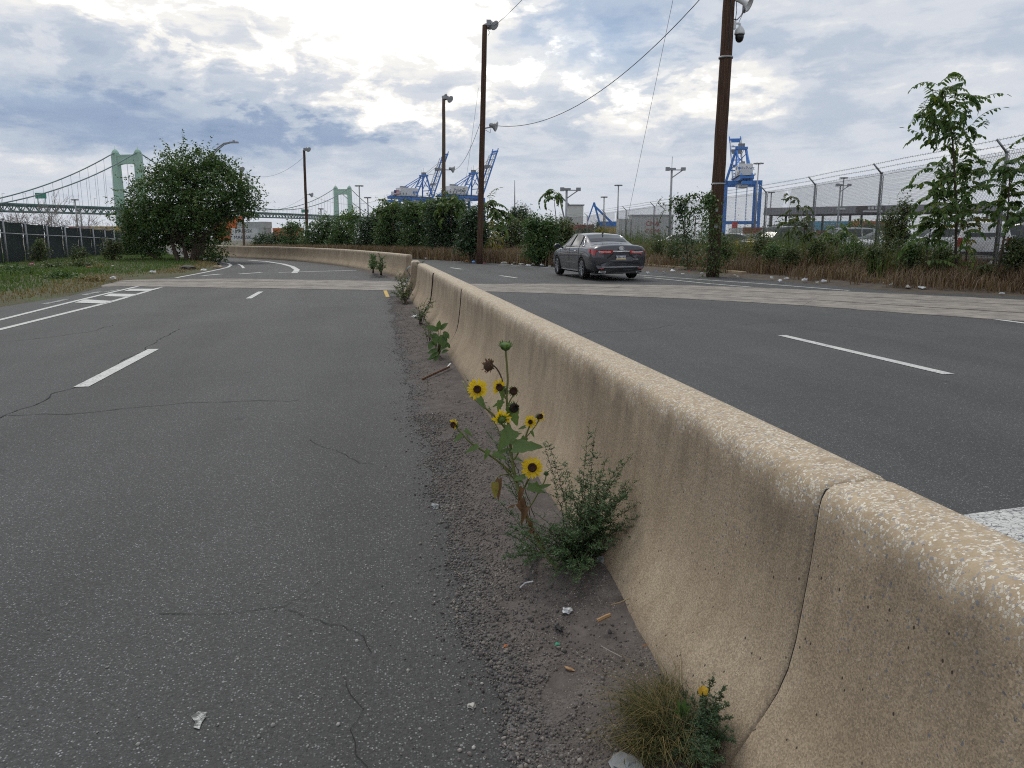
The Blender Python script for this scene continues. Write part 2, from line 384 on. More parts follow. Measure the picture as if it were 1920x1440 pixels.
def barrier_mat():
    m, nt, b, o = _nt('barrier_concrete'); q = NB(nt); p = q.pos()
    sx = q.n('ShaderNodeSeparateXYZ'); q.l(p, sx.inputs[0]); z = sx.outputs[2]
    streak = q.noise(q.mapping(p, scale=(14, 14, .7)), 1.0, 6, .62)
    patch = q.noise(p, 1.7, 6, .62); fine = q.noise(p, 120, 4, .65)
    f = q.m('ADD', q.m('ADD', q.m('MULTIPLY', streak, .36), q.m('MULTIPLY', patch, .46)), q.m('MULTIPLY', fine, .26))
    col = q.ramp(f, [(.34, (.205, .155, .103)), (.53, (.32, .25, .172)), (.74, (.43, .35, .25))])
    # sand grain
    g = q.vor(p, 260); gs = q.n('ShaderNodeSeparateColor'); q.l(g.outputs['Color'], gs.inputs[0])
    col = q.mix(.5, col, q.mix(1.0, col, q.ramp(gs.outputs[0], [(0, .45), (.5, 1.0), (1, 1.6)]), 'MULTIPLY'))
    # air holes
    hv = q.vor(q.mapping(p, scale=(1, 1, .7)), 42); hs = q.n('ShaderNodeSeparateColor'); q.l(hv.outputs['Color'], hs.inputs[0])
    hole = q.m('MULTIPLY', q.ramp(hs.outputs[0], [(.70, 0.0), (.73, 1.0)]), q.ramp(hv.outputs['Distance'], [(.09, 1.0), (.15, 0.0)]))
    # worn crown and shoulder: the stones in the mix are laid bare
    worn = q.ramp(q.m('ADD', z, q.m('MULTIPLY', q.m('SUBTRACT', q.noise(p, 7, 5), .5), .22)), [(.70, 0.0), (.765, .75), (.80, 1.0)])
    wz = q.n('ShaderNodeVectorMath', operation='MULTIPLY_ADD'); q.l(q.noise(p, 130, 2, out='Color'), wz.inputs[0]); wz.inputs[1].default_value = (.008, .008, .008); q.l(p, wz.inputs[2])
    pw = q.mapping(wz.outputs[0], scale=(.85, 1.15, 1)); sv = q.vor(pw, 140); se = q.vor(pw, 140, 'DISTANCE_TO_EDGE'); ss = q.n('ShaderNodeSeparateColor'); q.l(sv.outputs['Color'], ss.inputs[0])
    few = q.ramp(q.m('ADD', z, q.m('MULTIPLY', q.noise(p, 3, 3), .25)), [(.52, 0.0), (.86, .20)])
    thr = q.m('MULTIPLY', worn, q.ramp(q.noise(p, 5, 4), [(.3, .40), (.65, .66)]))
    has = q.m('GREATER_THAN', q.m('MAXIMUM', thr, q.m('MULTIPLY', few, .45)), ss.outputs[0])
    stone = q.m('MULTIPLY', has, q.ramp(q.m('ADD', se.outputs['Distance'], q.m('MULTIPLY', q.m('SUBTRACT', q.noise(p, 160, 2), .5), .10)), [(.055, 0.0), (.095, 1.0)]))
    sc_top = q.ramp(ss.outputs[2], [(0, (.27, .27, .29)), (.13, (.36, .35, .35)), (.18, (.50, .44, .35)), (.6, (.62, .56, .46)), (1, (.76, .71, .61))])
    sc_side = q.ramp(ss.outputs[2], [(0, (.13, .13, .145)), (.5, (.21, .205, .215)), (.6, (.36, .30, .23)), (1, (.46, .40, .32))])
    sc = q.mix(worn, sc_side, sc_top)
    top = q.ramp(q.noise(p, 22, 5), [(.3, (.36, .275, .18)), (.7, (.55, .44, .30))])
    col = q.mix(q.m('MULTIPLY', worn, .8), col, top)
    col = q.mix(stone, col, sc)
    col = q.mix(q.m('MULTIPLY', hole, q.m('SUBTRACT', 1.0, worn)), col, (.055, .045, .035))
    # dark weather stain just under the crown and soil splash at the foot
    st = q.m('MULTIPLY', q.ramp(z, [(.46, 0.0), (.66, 1.0)]), q.m('SUBTRACT', 1.0, worn))
    st = q.m('MULTIPLY', st, q.ramp(q.noise(q.mapping(p, scale=(2, 2, .5)), 2.2, 6, .65), [(.42, 0.0), (.66, .5)]))
    col = q.mix(st, col, (.105, .085, .066))
    ft = q.m('MULTIPLY', q.ramp(q.m('ADD', z, q.m('MULTIPLY', q.noise(p, 6, 4), .12)), [(.07, .6), (.20, 0.0)]), 1.0)
    col = q.mix(ft, col, (.16, .125, .095))
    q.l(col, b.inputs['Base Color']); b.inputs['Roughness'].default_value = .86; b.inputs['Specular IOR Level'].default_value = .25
    h = q.m('ADD', q.m('ADD', q.m('MULTIPLY', fine, .35), q.m('MULTIPLY', stone, .35)), q.m('MULTIPLY', hole, -1.2))
    h = q.m('ADD', h, q.m('MULTIPLY', gs.outputs[0], .16))
    h = q.m('ADD', h, q.m('MULTIPLY', patch, 1.6))
    q.bump(h, .5, .006, b)
    return m
def dirt_mat():
    m, nt, b, o = _nt('roadside_silt'); q = NB(nt); p = q.pos()
    f = q.noise(p, 9, 6, .65); col = q.ramp(f, [(.3, (.078, .066, .060)), (.55, (.122, .105, .096)), (.75, (.165, .145, .132))])
    g = q.vor(p, 150); gs = q.n('ShaderNodeSeparateColor'); q.l(g.outputs['Color'], gs.inputs[0])
    gm = q.m('MULTIPLY', q.ramp(g.outputs['Distance'], [(.3, 1.0), (.5, 0.0)]), q.ramp(q.noise(p, 5, 4), [(.38, .15), (.6, .9)]))
    col = q.mix(gm, col, q.ramp(gs.outputs[0], [(0, (.03, .03, .032)), (.5, (.10, .088, .078)), (.85, (.19, .165, .14)), (1, (.42, .38, .33))]))
    sz_ = q.n('ShaderNodeSeparateXYZ'); q.l(p, sz_.inputs[0])
    thin = q.ramp(q.m('ADD', sz_.outputs[2], q.m('MULTIPLY', q.m('SUBTRACT', q.noise(p, 30, 4), .5), .012)), [(.0, .85), (.014, 0.0)])
    col = q.mix(thin, col, q.ramp(gs.outputs[0], [(0, .04), (.6, .085), (1, .2)]))
    q.l(col, b.inputs['Base Color']); b.inputs['Roughness'].default_value = .92; b.inputs['Specular IOR Level'].default_value = .2
    q.bump(q.m('ADD', q.m('MULTIPLY', gm, .7), q.m('MULTIPLY', q.noise(p, 60, 5), .8)), .6, .008, b)
    return m
def paint_mat(name='road_paint', worn=.5):
    m, nt, b, o = _nt(name); q = NB(nt); p = q.pos()
    cr = q.vor(p, 26, 'DISTANCE_TO_EDGE'); n_ = q.noise(p, 40, 5, .65)
    k = q.m('ADD', q.m('MULTIPLY', n_, 1.0), q.m('MULTIPLY', q.noise(p, 3, 3), .5))
    gone = q.ramp(k, [(.95 - worn * .32, 0.0), (1.05 - worn * .28, 1.0)])
    crk = q.m('MULTIPLY', q.ramp(cr.outputs['Distance'], [(.02, 1.0), (.06, 0.0)]), .75 if worn > .4 else .4)
    col = q.ramp(q.noise(p, 6, 5), [(.3, (.48, .48, .46)), (.7, (.66, .66, .63))])
    col = q.mix(q.m('MAXIMUM', crk, gone), col, (.08, .08, .08))
    q.l(col, b.inputs['Base Color']); b.inputs['Roughness'].default_value = .7
    return m
def crossing_mat():
    m, nt, b, o = _nt('crossing_concrete'); q = NB(nt); p = q.pos()
    f = q.noise(p, 2.0, 7, .68); col = q.ramp(f, [(.28, (.12, .11, .103)), (.45, (.22, .195, .168)), (.65, (.32, .285, .24))])
    s = q.noise(q.mapping(p, scale=(1.0, 2.0, 1), rot=(0, 0, math.radians(28))), 1.3, 7, .72)
    col = q.mix(q.ramp(s, [(.50, 0.0), (.64, .8)]), col, (.115, .105, .10))
    g = q.noise(p, 90, 3); col = q.mix(.35, col, q.mix(1.0, col, q.ramp(g, [(.3, .5), (.7, 1.5)]), 'MULTIPLY'))
    q.l(col, b.inputs['Base Color']); b.inputs['Roughness'].default_value = .88
    q.bump(q.m('ADD', f, q.m('MULTIPLY', g, .3)), .5, .02, b)
    return m
def ground_mat():
    m, nt, b, o = _nt('ground_soil'); q = NB(nt); p = q.pos()
    f = q.noise(p, .25, 8, .65); col = q.ramp(f, [(.3, (.052, .062, .026)), (.5, (.085, .08, .045)), (.7, (.15, .125, .085))])
    col = q.mix(.5, col, q.mix(1.0, col, q.ramp(q.noise(p, 6, 6, .7), [(.3, .6), (.7, 1.5)]), 'MULTIPLY'))
    q.l(col, b.inputs['Base Color']); b.inputs['Roughness'].default_value = .95; return m
def verge_mat():
    m, nt, b, o = _nt('verge_turf'); q = NB(nt); p = q.pos()
    f = q.noise(p, .9, 7, .65); col = q.ramp(f, [(.36, (.10, .078, .045)), (.54, (.075, .078, .034)), (.7, (.08, .105, .034))])
    col = q.mix(.6, col, q.mix(1.0, col, q.ramp(q.noise(p, 22, 6, .7), [(.3, .5), (.7, 1.6)]), 'MULTIPLY'))
    q.l(col, b.inputs['Base Color']); b.inputs['Roughness'].default_value = .95
    q.bump(q.noise(p, 20, 5), .8, .05, b); return m
ASPH = asphalt_mat(); BARR = barrier_mat(); DIRT = dirt_mat(); PAINT = paint_mat('road_paint', .35); PAINTW = paint_mat('worn_road_paint', .95)
CROSS = crossing_mat(); SOIL = ground_mat(); TURF = verge_mat()
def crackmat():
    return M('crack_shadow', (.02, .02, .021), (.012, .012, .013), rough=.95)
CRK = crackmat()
LOT = M('lot_asphalt', (.16, .155, .15), (.10, .10, .10), scale=.4, rough=.9)
RUST = M('rail_steel', (.12, .085, .065), (.05, .035, .03), scale=8, rough=.55, metal=.5)
GALV = M('galvanised_steel', (.40, .41, .42), (.27, .28, .29), scale=6, rough=.5, metal=.6)
GALVD = M('weathered_galvanised_wire', (.15, .155, .16), (.10, .105, .11), scale=6, rough=.6, metal=.4)
WOOD = M('creosoted_wood', (.12, .070, .047), (.052, .031, .023), scale=3, rough=.9, stretch=(11, 11, .30), bump=1.0, bscale=4, bdist=.04, contrast=.16, spec=.15)
WOOD2 = M('weathered_wood', (.16, .115, .085), (.085, .06, .045), scale=3, rough=.9, stretch=(9, 9, .35), spec=.15)
WIRE = M('cable_black', (.035, .037, .045), rough=.6)
WIREL = M('guy_wire_steel', (.30, .31, .33), rough=.5, metal=.5)
BLACK = M('black_plastic', (.012, .012, .014), rough=.35)
RUBBER = M('tyre_rubber', (.016, .016, .017), (.010, .010, .010), scale=20, rough=.85, spec=.2)
WHITEP = M('white_painted_steel', (.72, .73, .74), (.58, .59, .60), scale=.5, rough=.5)
LAMPG = M('lamp_grey', (.32, .33, .35), (.22, .23, .24), rough=.4, metal=.4)
LENS = M('lamp_lens', (.55, .58, .62), rough=.2)
CHROME = M('chrome', (.75, .76, .78), (.65, .66, .68), rough=.15, metal=1.0)
TRUNK = M('bark', (.115, .09, .07), (.055, .042, .034), scale=6, rough=.95, stretch=(4, 4, .8), bump=.7, bscale=14, bdist=.03, spec=.15)
TWIG = M('bare_twig', (.34, .31, .28), (.22, .195, .175), scale=8, rough=.9, spec=.15)
STEMG = M('green_stem', (.155, .165, .045), (.10, .11, .035), scale=30, rough=.6)
STEMB = M('brown_stem', (.085, .062, .04), (.045, .035, .025), scale=30, rough=.8)
LF_TREE = leafmat('oak_green_leaves', [(.016, .034, .013), (.026, .052, .017), (.042, .070, .019), (.085, .098, .025)], .22, gain=2.1)
LF_BUSH = leafmat('bush_leaves', [(.015, .032, .014), (.028, .052, .019), (.046, .075, .024), (.078, .10, .033)], .22, gain=2.1)
LF_DARK = leafmat('dark_bush_leaves', [(.011, .022, .012), (.019, .036, .015), (.034, .056, .021)], .18, gain=2.3)
LF_AIL = leafmat('ailanthus_leaves', [(.020, .045, .016), (.042, .080, .024), (.078, .122, .032), (.16, .165, .03)], .32, gain=1.5)
LF_YEL = leafmat('yellowing_leaves', [(.06, .08, .02), (.15, .14, .025), (.34, .25, .02)], .3)
LF_WEED = leafmat('weed_leaves', [(.030, .048, .022), (.055, .080, .032), (.095, .115, .045), (.15, .145, .06)], .25, gain=1.25)
LF_CLOV = leafmat('clover_leaves', [(.022, .044, .020), (.036, .066, .027), (.056, .088, .035)], .25, nscale=6, gain=2.1)
LF_SUN = leafmat('sunflower_leaf', [(.050, .080, .028), (.070, .105, .036), (.095, .13, .045)], .25, nscale=20, gain=1.55)
DRY = leafmat('dry_grass_stalks', [(.072, .045, .030), (.135, .085, .054), (.205, .145, .09), (.32, .25, .16)], .2, gain=1)
STRAW = leafmat('straw_grass', [(.11, .085, .035), (.20, .155, .065), (.33, .255, .12)], .2)
GRASS = leafmat('grass_blades', [(.036, .070, .014), (.062, .110, .022), (.095, .150, .032), (.145, .165, .048)], .3)

TUFT = leafmat('rank_grass_blades', [(.022, .034, .012), (.045, .062, .020), (.085, .095, .034), (.15, .14, .06)], .2)
BANK = M('verge_dirt', (.125, .098, .072), (.058, .046, .036), scale=3, rough=.95, bump=.6, bscale=18, bdist=.03)
# ------------------------------------------------------------------ ground, road, verge, crossing
def flat(name, pts, z, mat, **t):
    b = MB(); b.add([(p[0], p[1], z) for p in pts], [tuple(range(len(pts)))]); return b.build(name, mat, kind='structure', **t)
def gx(*pp): return [G(x, y) for x, y in pp]
b = MB(); R0 = 7000
b.add([(-R0, -2500, -.10), (R0, -2500, -.10), (R0, R0, -.10), (-R0, R0, -.10)], [(0, 1, 2, 3)]); b.build('ground', SOIL, kind='structure')
LEFT_EDGE = [Vector((-7.6, -25, 0)), Vector((-7.5, 5, 0))] + gx((0, 576), (130, 555), (235, 527), (300, 522), (345, 518), (395, 507), (416, 499), (408, 493), (345, 486), (318, 478))
RIGHT_EDGE = gx((440, 471), (560, 473), (700, 478), (800, 484), (900, 490), (1040, 499), (1240, 510), (1400, 522), (1700, 548), (1920, 556)) + [Vector((17.2, 9, 0)), Vector((16.5, -25, 0))]
far_l = [Vector((-30, 100, 0)), Vector((-60, 160, 0)), Vector((-50, 165, 0)), Vector((-25, 110, 0))]
road_poly = LEFT_EDGE + far_l + RIGHT_EDGE
flat('road', road_poly, 0.0, ASPH)

# raised turf left of the road, with the ground rolling up a little
def strip_mesh(name, lines, mat, **t):
    b = MB(); n = len(lines[0]); vs = [p for l in lines for p in l]
    fs = [(i * n + j, i * n + j + 1, (i + 1) * n + j + 1, (i + 1) * n + j) for i in range(len(lines) - 1) for j in range(n - 1)]
    b.add(vs, fs); return b.build(name, mat, smooth=True, kind='structure', **t)
le = LEFT_EDGE[1:]
l0 = [Vector((p.x + .05, p.y, -.06)) for p in le]
l1 = [Vector((p.x - .35, p.y, .045)) for p in le]
def left_of(p, d, z):
    return Vector((p.x - d, p.y + d * .12, z))
nose = len(le)
lines = []
for d, z in ((0, -.06), (.28, .045), (1.5, .09), (4, .12), (9, .12), (18, .10), (60, .10)):
    row = []
    for i, p in enumerate(le):
        k = 1.0
        if i >= 6: q = Vector((-1, -.05 - .25 * (i - 6), 0)).normalized()
        else: q = Vector((-1, .12, 0))
        row.append(Vector((p.x + q.x * d, p.y + q.y * d * (1 if i < 8 else .6), z)))
    lines.append(row)
strip_mesh('verge', lines[::-1], TURF)

# right verge and the parking lot behind the fence
RE = [RIGHT_EDGE[i] for i in range(len(RIGHT_EDGE))][::-1]          # from near to far
FENCE_CAM = [(14.6, 12), (14.6, 17), (14.5, 23), (14.3, 30.4), (14.2, 36.8), (13.9, 43), (13.0, 49), (12.1, 55), (11.3, 62.5), (10.3, 71), (9.4, 79.5), (8.6, 90), (6, 104), (2.5, 122), (-2, 138), (-9, 158)]
def camxy(r, f, z=0.0): return Vector((r * cP + f * sP, f * cP - r * sP, z))
FZ = .30
FENCE_CAM = [(r / (cT + sT * min(.30, .06 + 3.0 / f)), f) for r, f in FENCE_CAM]
FENCE = [camxy(r, f, FZ) for r, f in FENCE_CAM]
def resample(pts, n):
    pts = [Vector(p) for p in pts]; L = [0]
    for a, c in zip(pts, pts[1:]): L.append(L[-1] + (c - a).length)
    out = []
    for i in range(n):
        s = L[-1] * i / (n - 1); j = max(k for k in range(len(L)) if L[k] <= s + 1e-9); j = min(j, len(pts) - 2)
        out.append(pts[j].lerp(pts[j + 1], (s - L[j]) / (L[j + 1] - L[j])))
    return out
REs = resample(RE[1:], 40); FEs = resample(FENCE, 40)
v0 = [Vector((p.x, p.y, -.03)) for p in REs]
v1 = [Vector((a.lerp(c, .10).x, a.lerp(c, .10).y, .06)) for a, c in zip(REs, FEs)]
v2 = [Vector((a.lerp(c, .5).x, a.lerp(c, .5).y, .20)) for a, c in zip(REs, FEs)]
v3 = [Vector((p.x, p.y, FZ)) for p in FEs]
v4 = [Vector((p.x + 6, p.y + 2, FZ - .02)) for p in FEs]
strip_mesh('verge_bank', [v0, v1, v2, v3, v4], BANK)
def lerp2(u, v):                         # u along the bank 0..1, v from kerb 0 to fence 1
    t = u * 39; i = min(int(t), 38); f = t - i
    a = v0[i].lerp(v0[i + 1], f); c = v3[i].lerp(v3[i + 1], f); p = a.lerp(c, v)
    p.z = (-.03 + .9 * v) if v < .1 else (.06 + (v - .1) / .4 * .14 if v < .5 else .20 + (v - .5) / .5 * .10)
    return p
flat('parking_lot', [Vector((20, -30, 0)), Vector((160, -30, 0)), Vector((160, 260, 0)), Vector((-40, 260, 0)), Vector((24, 90, 0)), Vector((25.5, 30, 0))], FZ - .06, LOT)

# low concrete kerb that shows behind the car
def ribbon(pts, w, z, b=None, mi=0):
    b = b or MB(); pts = [Vector(p) for p in pts]; L = []; Rr = []
    for i, p in enumerate(pts):
        t = (pts[min(i + 1, len(pts) - 1)] - pts[max(i - 1, 0)]); t.z = 0; t.normalize(); nrm = Vector((-t.y, t.x, 0))
        ww = w[i] if isinstance(w, (list, tuple)) else w
        L.append((p.x + nrm.x * ww / 2, p.y + nrm.y * ww / 2, z)); Rr.append((p.x - nrm.x * ww / 2, p.y - nrm.y * ww / 2, z))
    n = len(pts); b.add(L + Rr, [(n + i, n + i + 1, i + 1, i) for i in range(n - 1)], mi); return b
KERB = M('kerb_concrete', (.42, .33, .21), (.26, .20, .13), scale=2.5, rough=.9)
def kerb(pts, w, h, name='kerb'):
    b = MB(); pts = resample(pts, 14); L = []
    for i, p in enumerate(pts):
        t = (pts[min(i + 1, len(pts) - 1)] - pts[max(i - 1, 0)]).normalized(); n_ = Vector((-t.y, t.x, 0)) * w / 2
        L.append((p + n_, p - n_))
    vs = []
    for a, c in L: vs += [(a.x, a.y, -.05), (c.x, c.y, -.05), (c.x, c.y, h - .02), (c.x * .97 + a.x * .03, c.y * .97 + a.y * .03, h), (a.x, a.y, h)]
    n = len(pts); fs = [(i * 5 + j, i * 5 + (j + 1) % 5, (i + 1) * 5 + (j + 1) % 5, (i + 1) * 5 + j) for i in range(n - 1) for j in range(5)]
    fs += [(4, 3, 2, 1, 0), tuple((n - 1) * 5 + j for j in range(5))]
    b.add(vs, fs); return b.build(name, KERB, kind='structure')
kerb(gx((1202, 500), (1260, 505), (1330, 510), (1395, 517)), .22, .15)
kerb(gx((775, 480), (830, 483), (868, 486)), .25, .13)

# white road markings (each stroke a sheet of its own)
def mark(name, pts, w, mat=None, z=.005):
    return ribbon(pts, w, z).build(name, mat or PAINT, kind='structure')
def dash(a, c, w=.13, name='lane_dash', mat=None): return mark(name, [G(*a), G(*c)], w, mat)
dash((152, 726), (288, 655), .135); dash((466, 560), (489, 547), .13)
mark('lane_dash', [Vector((-2.76, -3.2, 0)), Vector((-2.76, -.6, 0))], .135)
dash((1466, 629), (1779, 702), .135); dash((938, 517), (968, 521), .15); dash((845, 502), (866, 505), .15)
mark('lane_dash', [Vector((5.9, 1.2, 0)), Vector((5.92, -1.6, 0))], .135)
dash((448, 514), (490, 511), .2); dash((380, 517), (414, 514), .2); dash((522, 511), (668, 507), .2)
mark('edge_line', [Vector((-5.6, -25, 0)), Vector((-5.62, 8, 0))] + gx((0, 618), (205, 567), (298, 540)), .12)
mark('edge_line', gx((298, 540), (318, 535), (342, 530)), .11, PAINTW)
mark('edge_line', [Vector((-6.2, -25, 0)), Vector((-6.25, 9, 0))] + gx((0, 600), (140, 565), (215, 547), (282, 532)), .11)
def hatch(a, c, d, e):
    p = [G(*q) for q in (a, c, d, e)]; b = MB(); b.add([(q.x, q.y, .0095) for q in p], [(0, 1, 2, 3)]); b.build('hatch_bar', PAINT, kind='structure')
hatch((140, 568), (192, 570), (213, 565), (160, 562)); hatch((193, 556), (243, 557), (258, 552), (207, 551)); hatch((233, 546), (281, 546), (297, 542), (246, 542))
mark('worn_line', gx((83, 570), (105, 566), (126, 561)), .14, PAINTW); mark('worn_line', gx((158, 553), (188, 547)), .16, PAINTW); mark('worn_line', gx((196, 548), (224, 543)), .09, PAINTW)
# curved lines past the crossing
mark('edge_line', gx((330, 521), (378, 512), (412, 505), (428, 501), (433, 497), (428, 494), (415, 492)), .13)
mark('turn_line', gx((552, 512), (557, 506), (548, 500), (530, 495), (500, 490.5), (468, 488)), [.24, .24, .24, .24, .26, .3])
mark('turn_line', gx((457, 503), (453, 498), (446, 495)), .12)
mark('worn_line', gx((432, 489), (452, 489)), .25, PAINTW); mark('worn_line', gx((438, 490.5), (470, 489.5)), .2, PAINTW)
# right carriageway edge lines
mark('edge_line', gx((1592, 545), (1420, 531.5), (1300, 523.5), (1200, 516)), .12)
mark('edge_line', gx((1200, 516), (1060, 504.5), (960, 497), (880, 491.5), (810, 488)), .13)
mark('edge_line', gx((1408, 538.5), (1330, 532), (1270, 526), (1205, 519.5)), .11)
mark('edge_line', gx((917, 495), (880, 493)), .12, PAINTW); mark('edge_line', gx((1035, 505), (930, 497.5)), .11, PAINTW)
mark('edge_line', gx((1815, 592), (1920, 606)) + [Vector((10.45, 8, 0)), Vector((10.3, -25, 0))], .12)
# yellow chevrons left of the broken barrier end
YEL = M('yellow_road_paint', (.62, .40, .06), (.40, .27, .06), scale=9, rough=.7)
mark('yellow_mark', gx((722, 545), (724, 550), (727, 557)), .09, YEL); mark('yellow_mark', gx((718, 543.5), (726, 543.6)), .16, YEL, .0085)
# cracked white stop line beside the barrier, at the right edge of the picture
def sheet(name, pts, z, mat): return flat(name, pts, z, mat)
sheet('stop_line', [Vector((1.75, 3.13, 0)), Vector((1.75, 2.55, 0)), Vector((6.4, 2.88, 0)), Vector((6.4, 3.65, 0))], .005, paint_mat('crazed_road_paint', .55))

# hairline cracks in the asphalt
def crack(pts, w, seed):
    rg = random.Random(seed); P = []
    pts = [G(*p) for p in pts]
    for a, c in zip(pts, pts[1:]):
        n = max(3, int((c - a).length / .07))
        for i in range(n):
            p = a.lerp(c, i / n); d = (c - a).normalized(); s = Vector((-d.y, d.x, 0))
            P.append(p + s * (mnoise.noise((p.x * 2.2, p.y * 2.2, seed)) * .10 + rg.uniform(-.012, .012)))
    P.append(pts[-1]); ws = [w * rg.uniform(.25, 1.25) for _ in P]
    ribbon(P, ws, .0035).build('road_crack', CRK, kind='structure')
crack([(338, 617), (305, 632), (272, 655), (205, 690), (150, 722), (70, 755), (0, 784)], .011, 1)
crack([(0, 782), (110, 778), (260, 765), (350, 756), (450, 752), (560, 750)], .008, 2)
crack([(555, 1136), (600, 1150), (645, 1162), (680, 1180), (697, 1225)], .003, 3)
crack([(662, 1250), (668, 1285), (682, 1330), (672, 1365), (690, 1440)], .002, 4)
crack([(300, 1150), (420, 1147), (520, 1134), (600, 1090)], .0035, 5)
crack([(580, 825), (630, 850), (700, 870)], .0035, 6)
crack([(1010, 640), (1120, 620), (1190, 622), (1260, 610)], .009, 7)
crack([(1380, 610), (1500, 600), (1640, 618), (1770, 622)], .007, 8)
crack([(0, 640), (60, 636), (170, 622), (210, 610)], .012, 9)
sheet('paint_splash', [G(x, y) for x, y in ((358, 1345), (372, 1336), (388, 1337), (386, 1347), (379, 1356), (374, 1369), (363, 1366), (366, 1356))], .004, PAINTW)

# ---- the railway crossing: three bands of concrete panels with the two rails sunk between them
near_e = gx((190, 538), (240, 537), (500, 541), (730, 545)) + [G(880, 546), G(1050, 551), G(1200, 557), G(1350, 564), G(1500, 573), G(1700, 588), G(1920, 603)] + [Vector((12.6, 9.4, 0)), Vector((14.2, 6.6, 0))]
far_e = gx((190, 525), (240, 525), (430, 523), (700, 527)) + [G(880, 533), G(1000, 532.5), G(1100, 533), G(1300, 535.5), G(1450, 541), G(1650, 550), G(1920, 563)] + [Vector((16.6, 12.0, 0)), Vector((18.2, 8.6, 0))]
NS = 6
def curve_pts(pts, n):
    return resample(pts, n)
ne = curve_pts(near_e, 121); fe = curve_pts(far_e, 121)
def xband(v, i): return ne[i].lerp(fe[i], v)
bands = [(0.0, .30), (.325, .665), (.69, 1.0)]
root = thing('rail_crossing', 'worn pale concrete railway crossing with two sunken rails cutting across the road', 'railway crossing', xband(.5, 60))
rg = random.Random(3)
for bi, (va, vb) in enumerate(bands):
    for k in range(NS):
        i0 = k * 20; i1 = i0 + 20
        b = MB(); bot = []; top = []
        z = .010 + rg.uniform(-.003, .003)
        for i in range(i0, i1 + 1):
            pa = xband(va, i); pb = xband(vb, i)
            if bi == 0: pa = pa + (pa - pb).normalized() * (mnoise.noise((i * .9, 3, 1)) * .10)
            if bi == 2: pb = pb + (pb - pa).normalized() * (mnoise.noise((i * .7, 9, 4)) * .14)
            top.append((pa, pb))
        # hold the ends 6 mm short of the joint
        n = len(top)
        e = .004
        d0 = (top[1][0] - top[0][0]).normalized() * e; d1 = (top[-1][0] - top[-2][0]).normalized() * e
        top[0] = (top[0][0] + d0, top[0][1] + d0); top[-1] = (top[-1][0] - d1, top[-1][1] - d1)
        vs = []
        for a, c in top: vs += [(a.x, a.y, -.04), (a.x, a.y, z), (c.x, c.y, z), (c.x, c.y, -.04)]
        fs = [(j * 4 + s, (j + 1) * 4 + s, (j + 1) * 4 + s + 1, j * 4 + s + 1) for j in range(n - 1) for s in range(3)] + [(0, 1, 2, 3), (n * 4 - 1, n * 4 - 2, n * 4 - 3, n * 4 - 4)]
        b.add(vs, fs); b.build('concrete_panel', CROSS, root)
for v in (.3125, .6775):
    b = MB(); ribbon([xband(v, i) for i in range(121)], .075, .0085, b); b.build('rail', RUST, root)
    b = MB(); ribbon([xband(v - .018, i) for i in range(121)], .05, .0065, b); b.build('flangeway', CRK, root)

# ---- silt and gravel that has gathered along the foot of the barrier
def silt_edge(y):                       # ragged outer edge of the strip
    return .33 + .10 * mnoise.noise((y * .9, 2.1, 0)) + .045 * mnoise.noise((y * 5, 7, 0)) + (.20 * max(0, (y - 12) / 8)) + .02 * math.sin(y * 9)
def silt_z(x, y):
    e = silt_edge(y); t = min(max((x - e) / .55, -0.4), 1.2)
    z = .020 * t if t < 0 else .045 * min(t, 1) ** 1.25
    z += .003
    z += .010 * mnoise.noise((x * 4, y * 4, 0)) + .004 * mnoise.noise((x * 17, y * 17, 3))
    z += .055 * math.exp(-((y - 2.75) / .55) ** 2) * max(0, min(1, (x - .45) / .4)) + .05 * math.exp(-((y - 3.9) / .6) ** 2) * max(0, min(1, (x - .5) / .4))
    if t < 0: z = min(z, -.003)
    if y > 18.6: z -= (y - 18.6) * .03
    return z
nx, ny = 46, 620
xs = np.linspace(.02, 1.15, nx); ys = np.concatenate([np.linspace(-3, 6, 420), np.linspace(6.05, 20.2, 200)])
V = np.array([(x, y, silt_z(x, y)) for y in ys for x in xs]); idx = np.arange(nx * ny).reshape(ny, nx)
Fq = np.stack([idx[:-1, :-1].ravel(), idx[:-1, 1:].ravel(), idx[1:, 1:].ravel(), idx[1:, :-1].ravel()], 1)
np_mesh('roadside_silt', V, Fq, DIRT, smooth=True, kind='structure')
# the wider gravel patch at the nose of the far barrier
pp = gx((640, 500), (668, 507), (700, 517), (742, 528), (775, 535), (772, 520), (742, 512), (700, 505), (660, 498))
b = MB(); c0 = sum((p for p in pp), Vector()) / len(pp)
b.add([(p.x, p.y, -.01 if True else 0) for p in pp] + [(p.lerp(c0, .45).x, p.lerp(c0, .45).y, .035) for p in pp] + [(c0.x, c0.y, .05)],
      [(i, (i + 1) % 9, 9 + (i + 1) % 9, 9 + i) for i in range(9)] + [(9 + i, 9 + (i + 1) % 9, 18) for i in range(9)])
b.build('gravel_patch', DIRT, kind='structure')
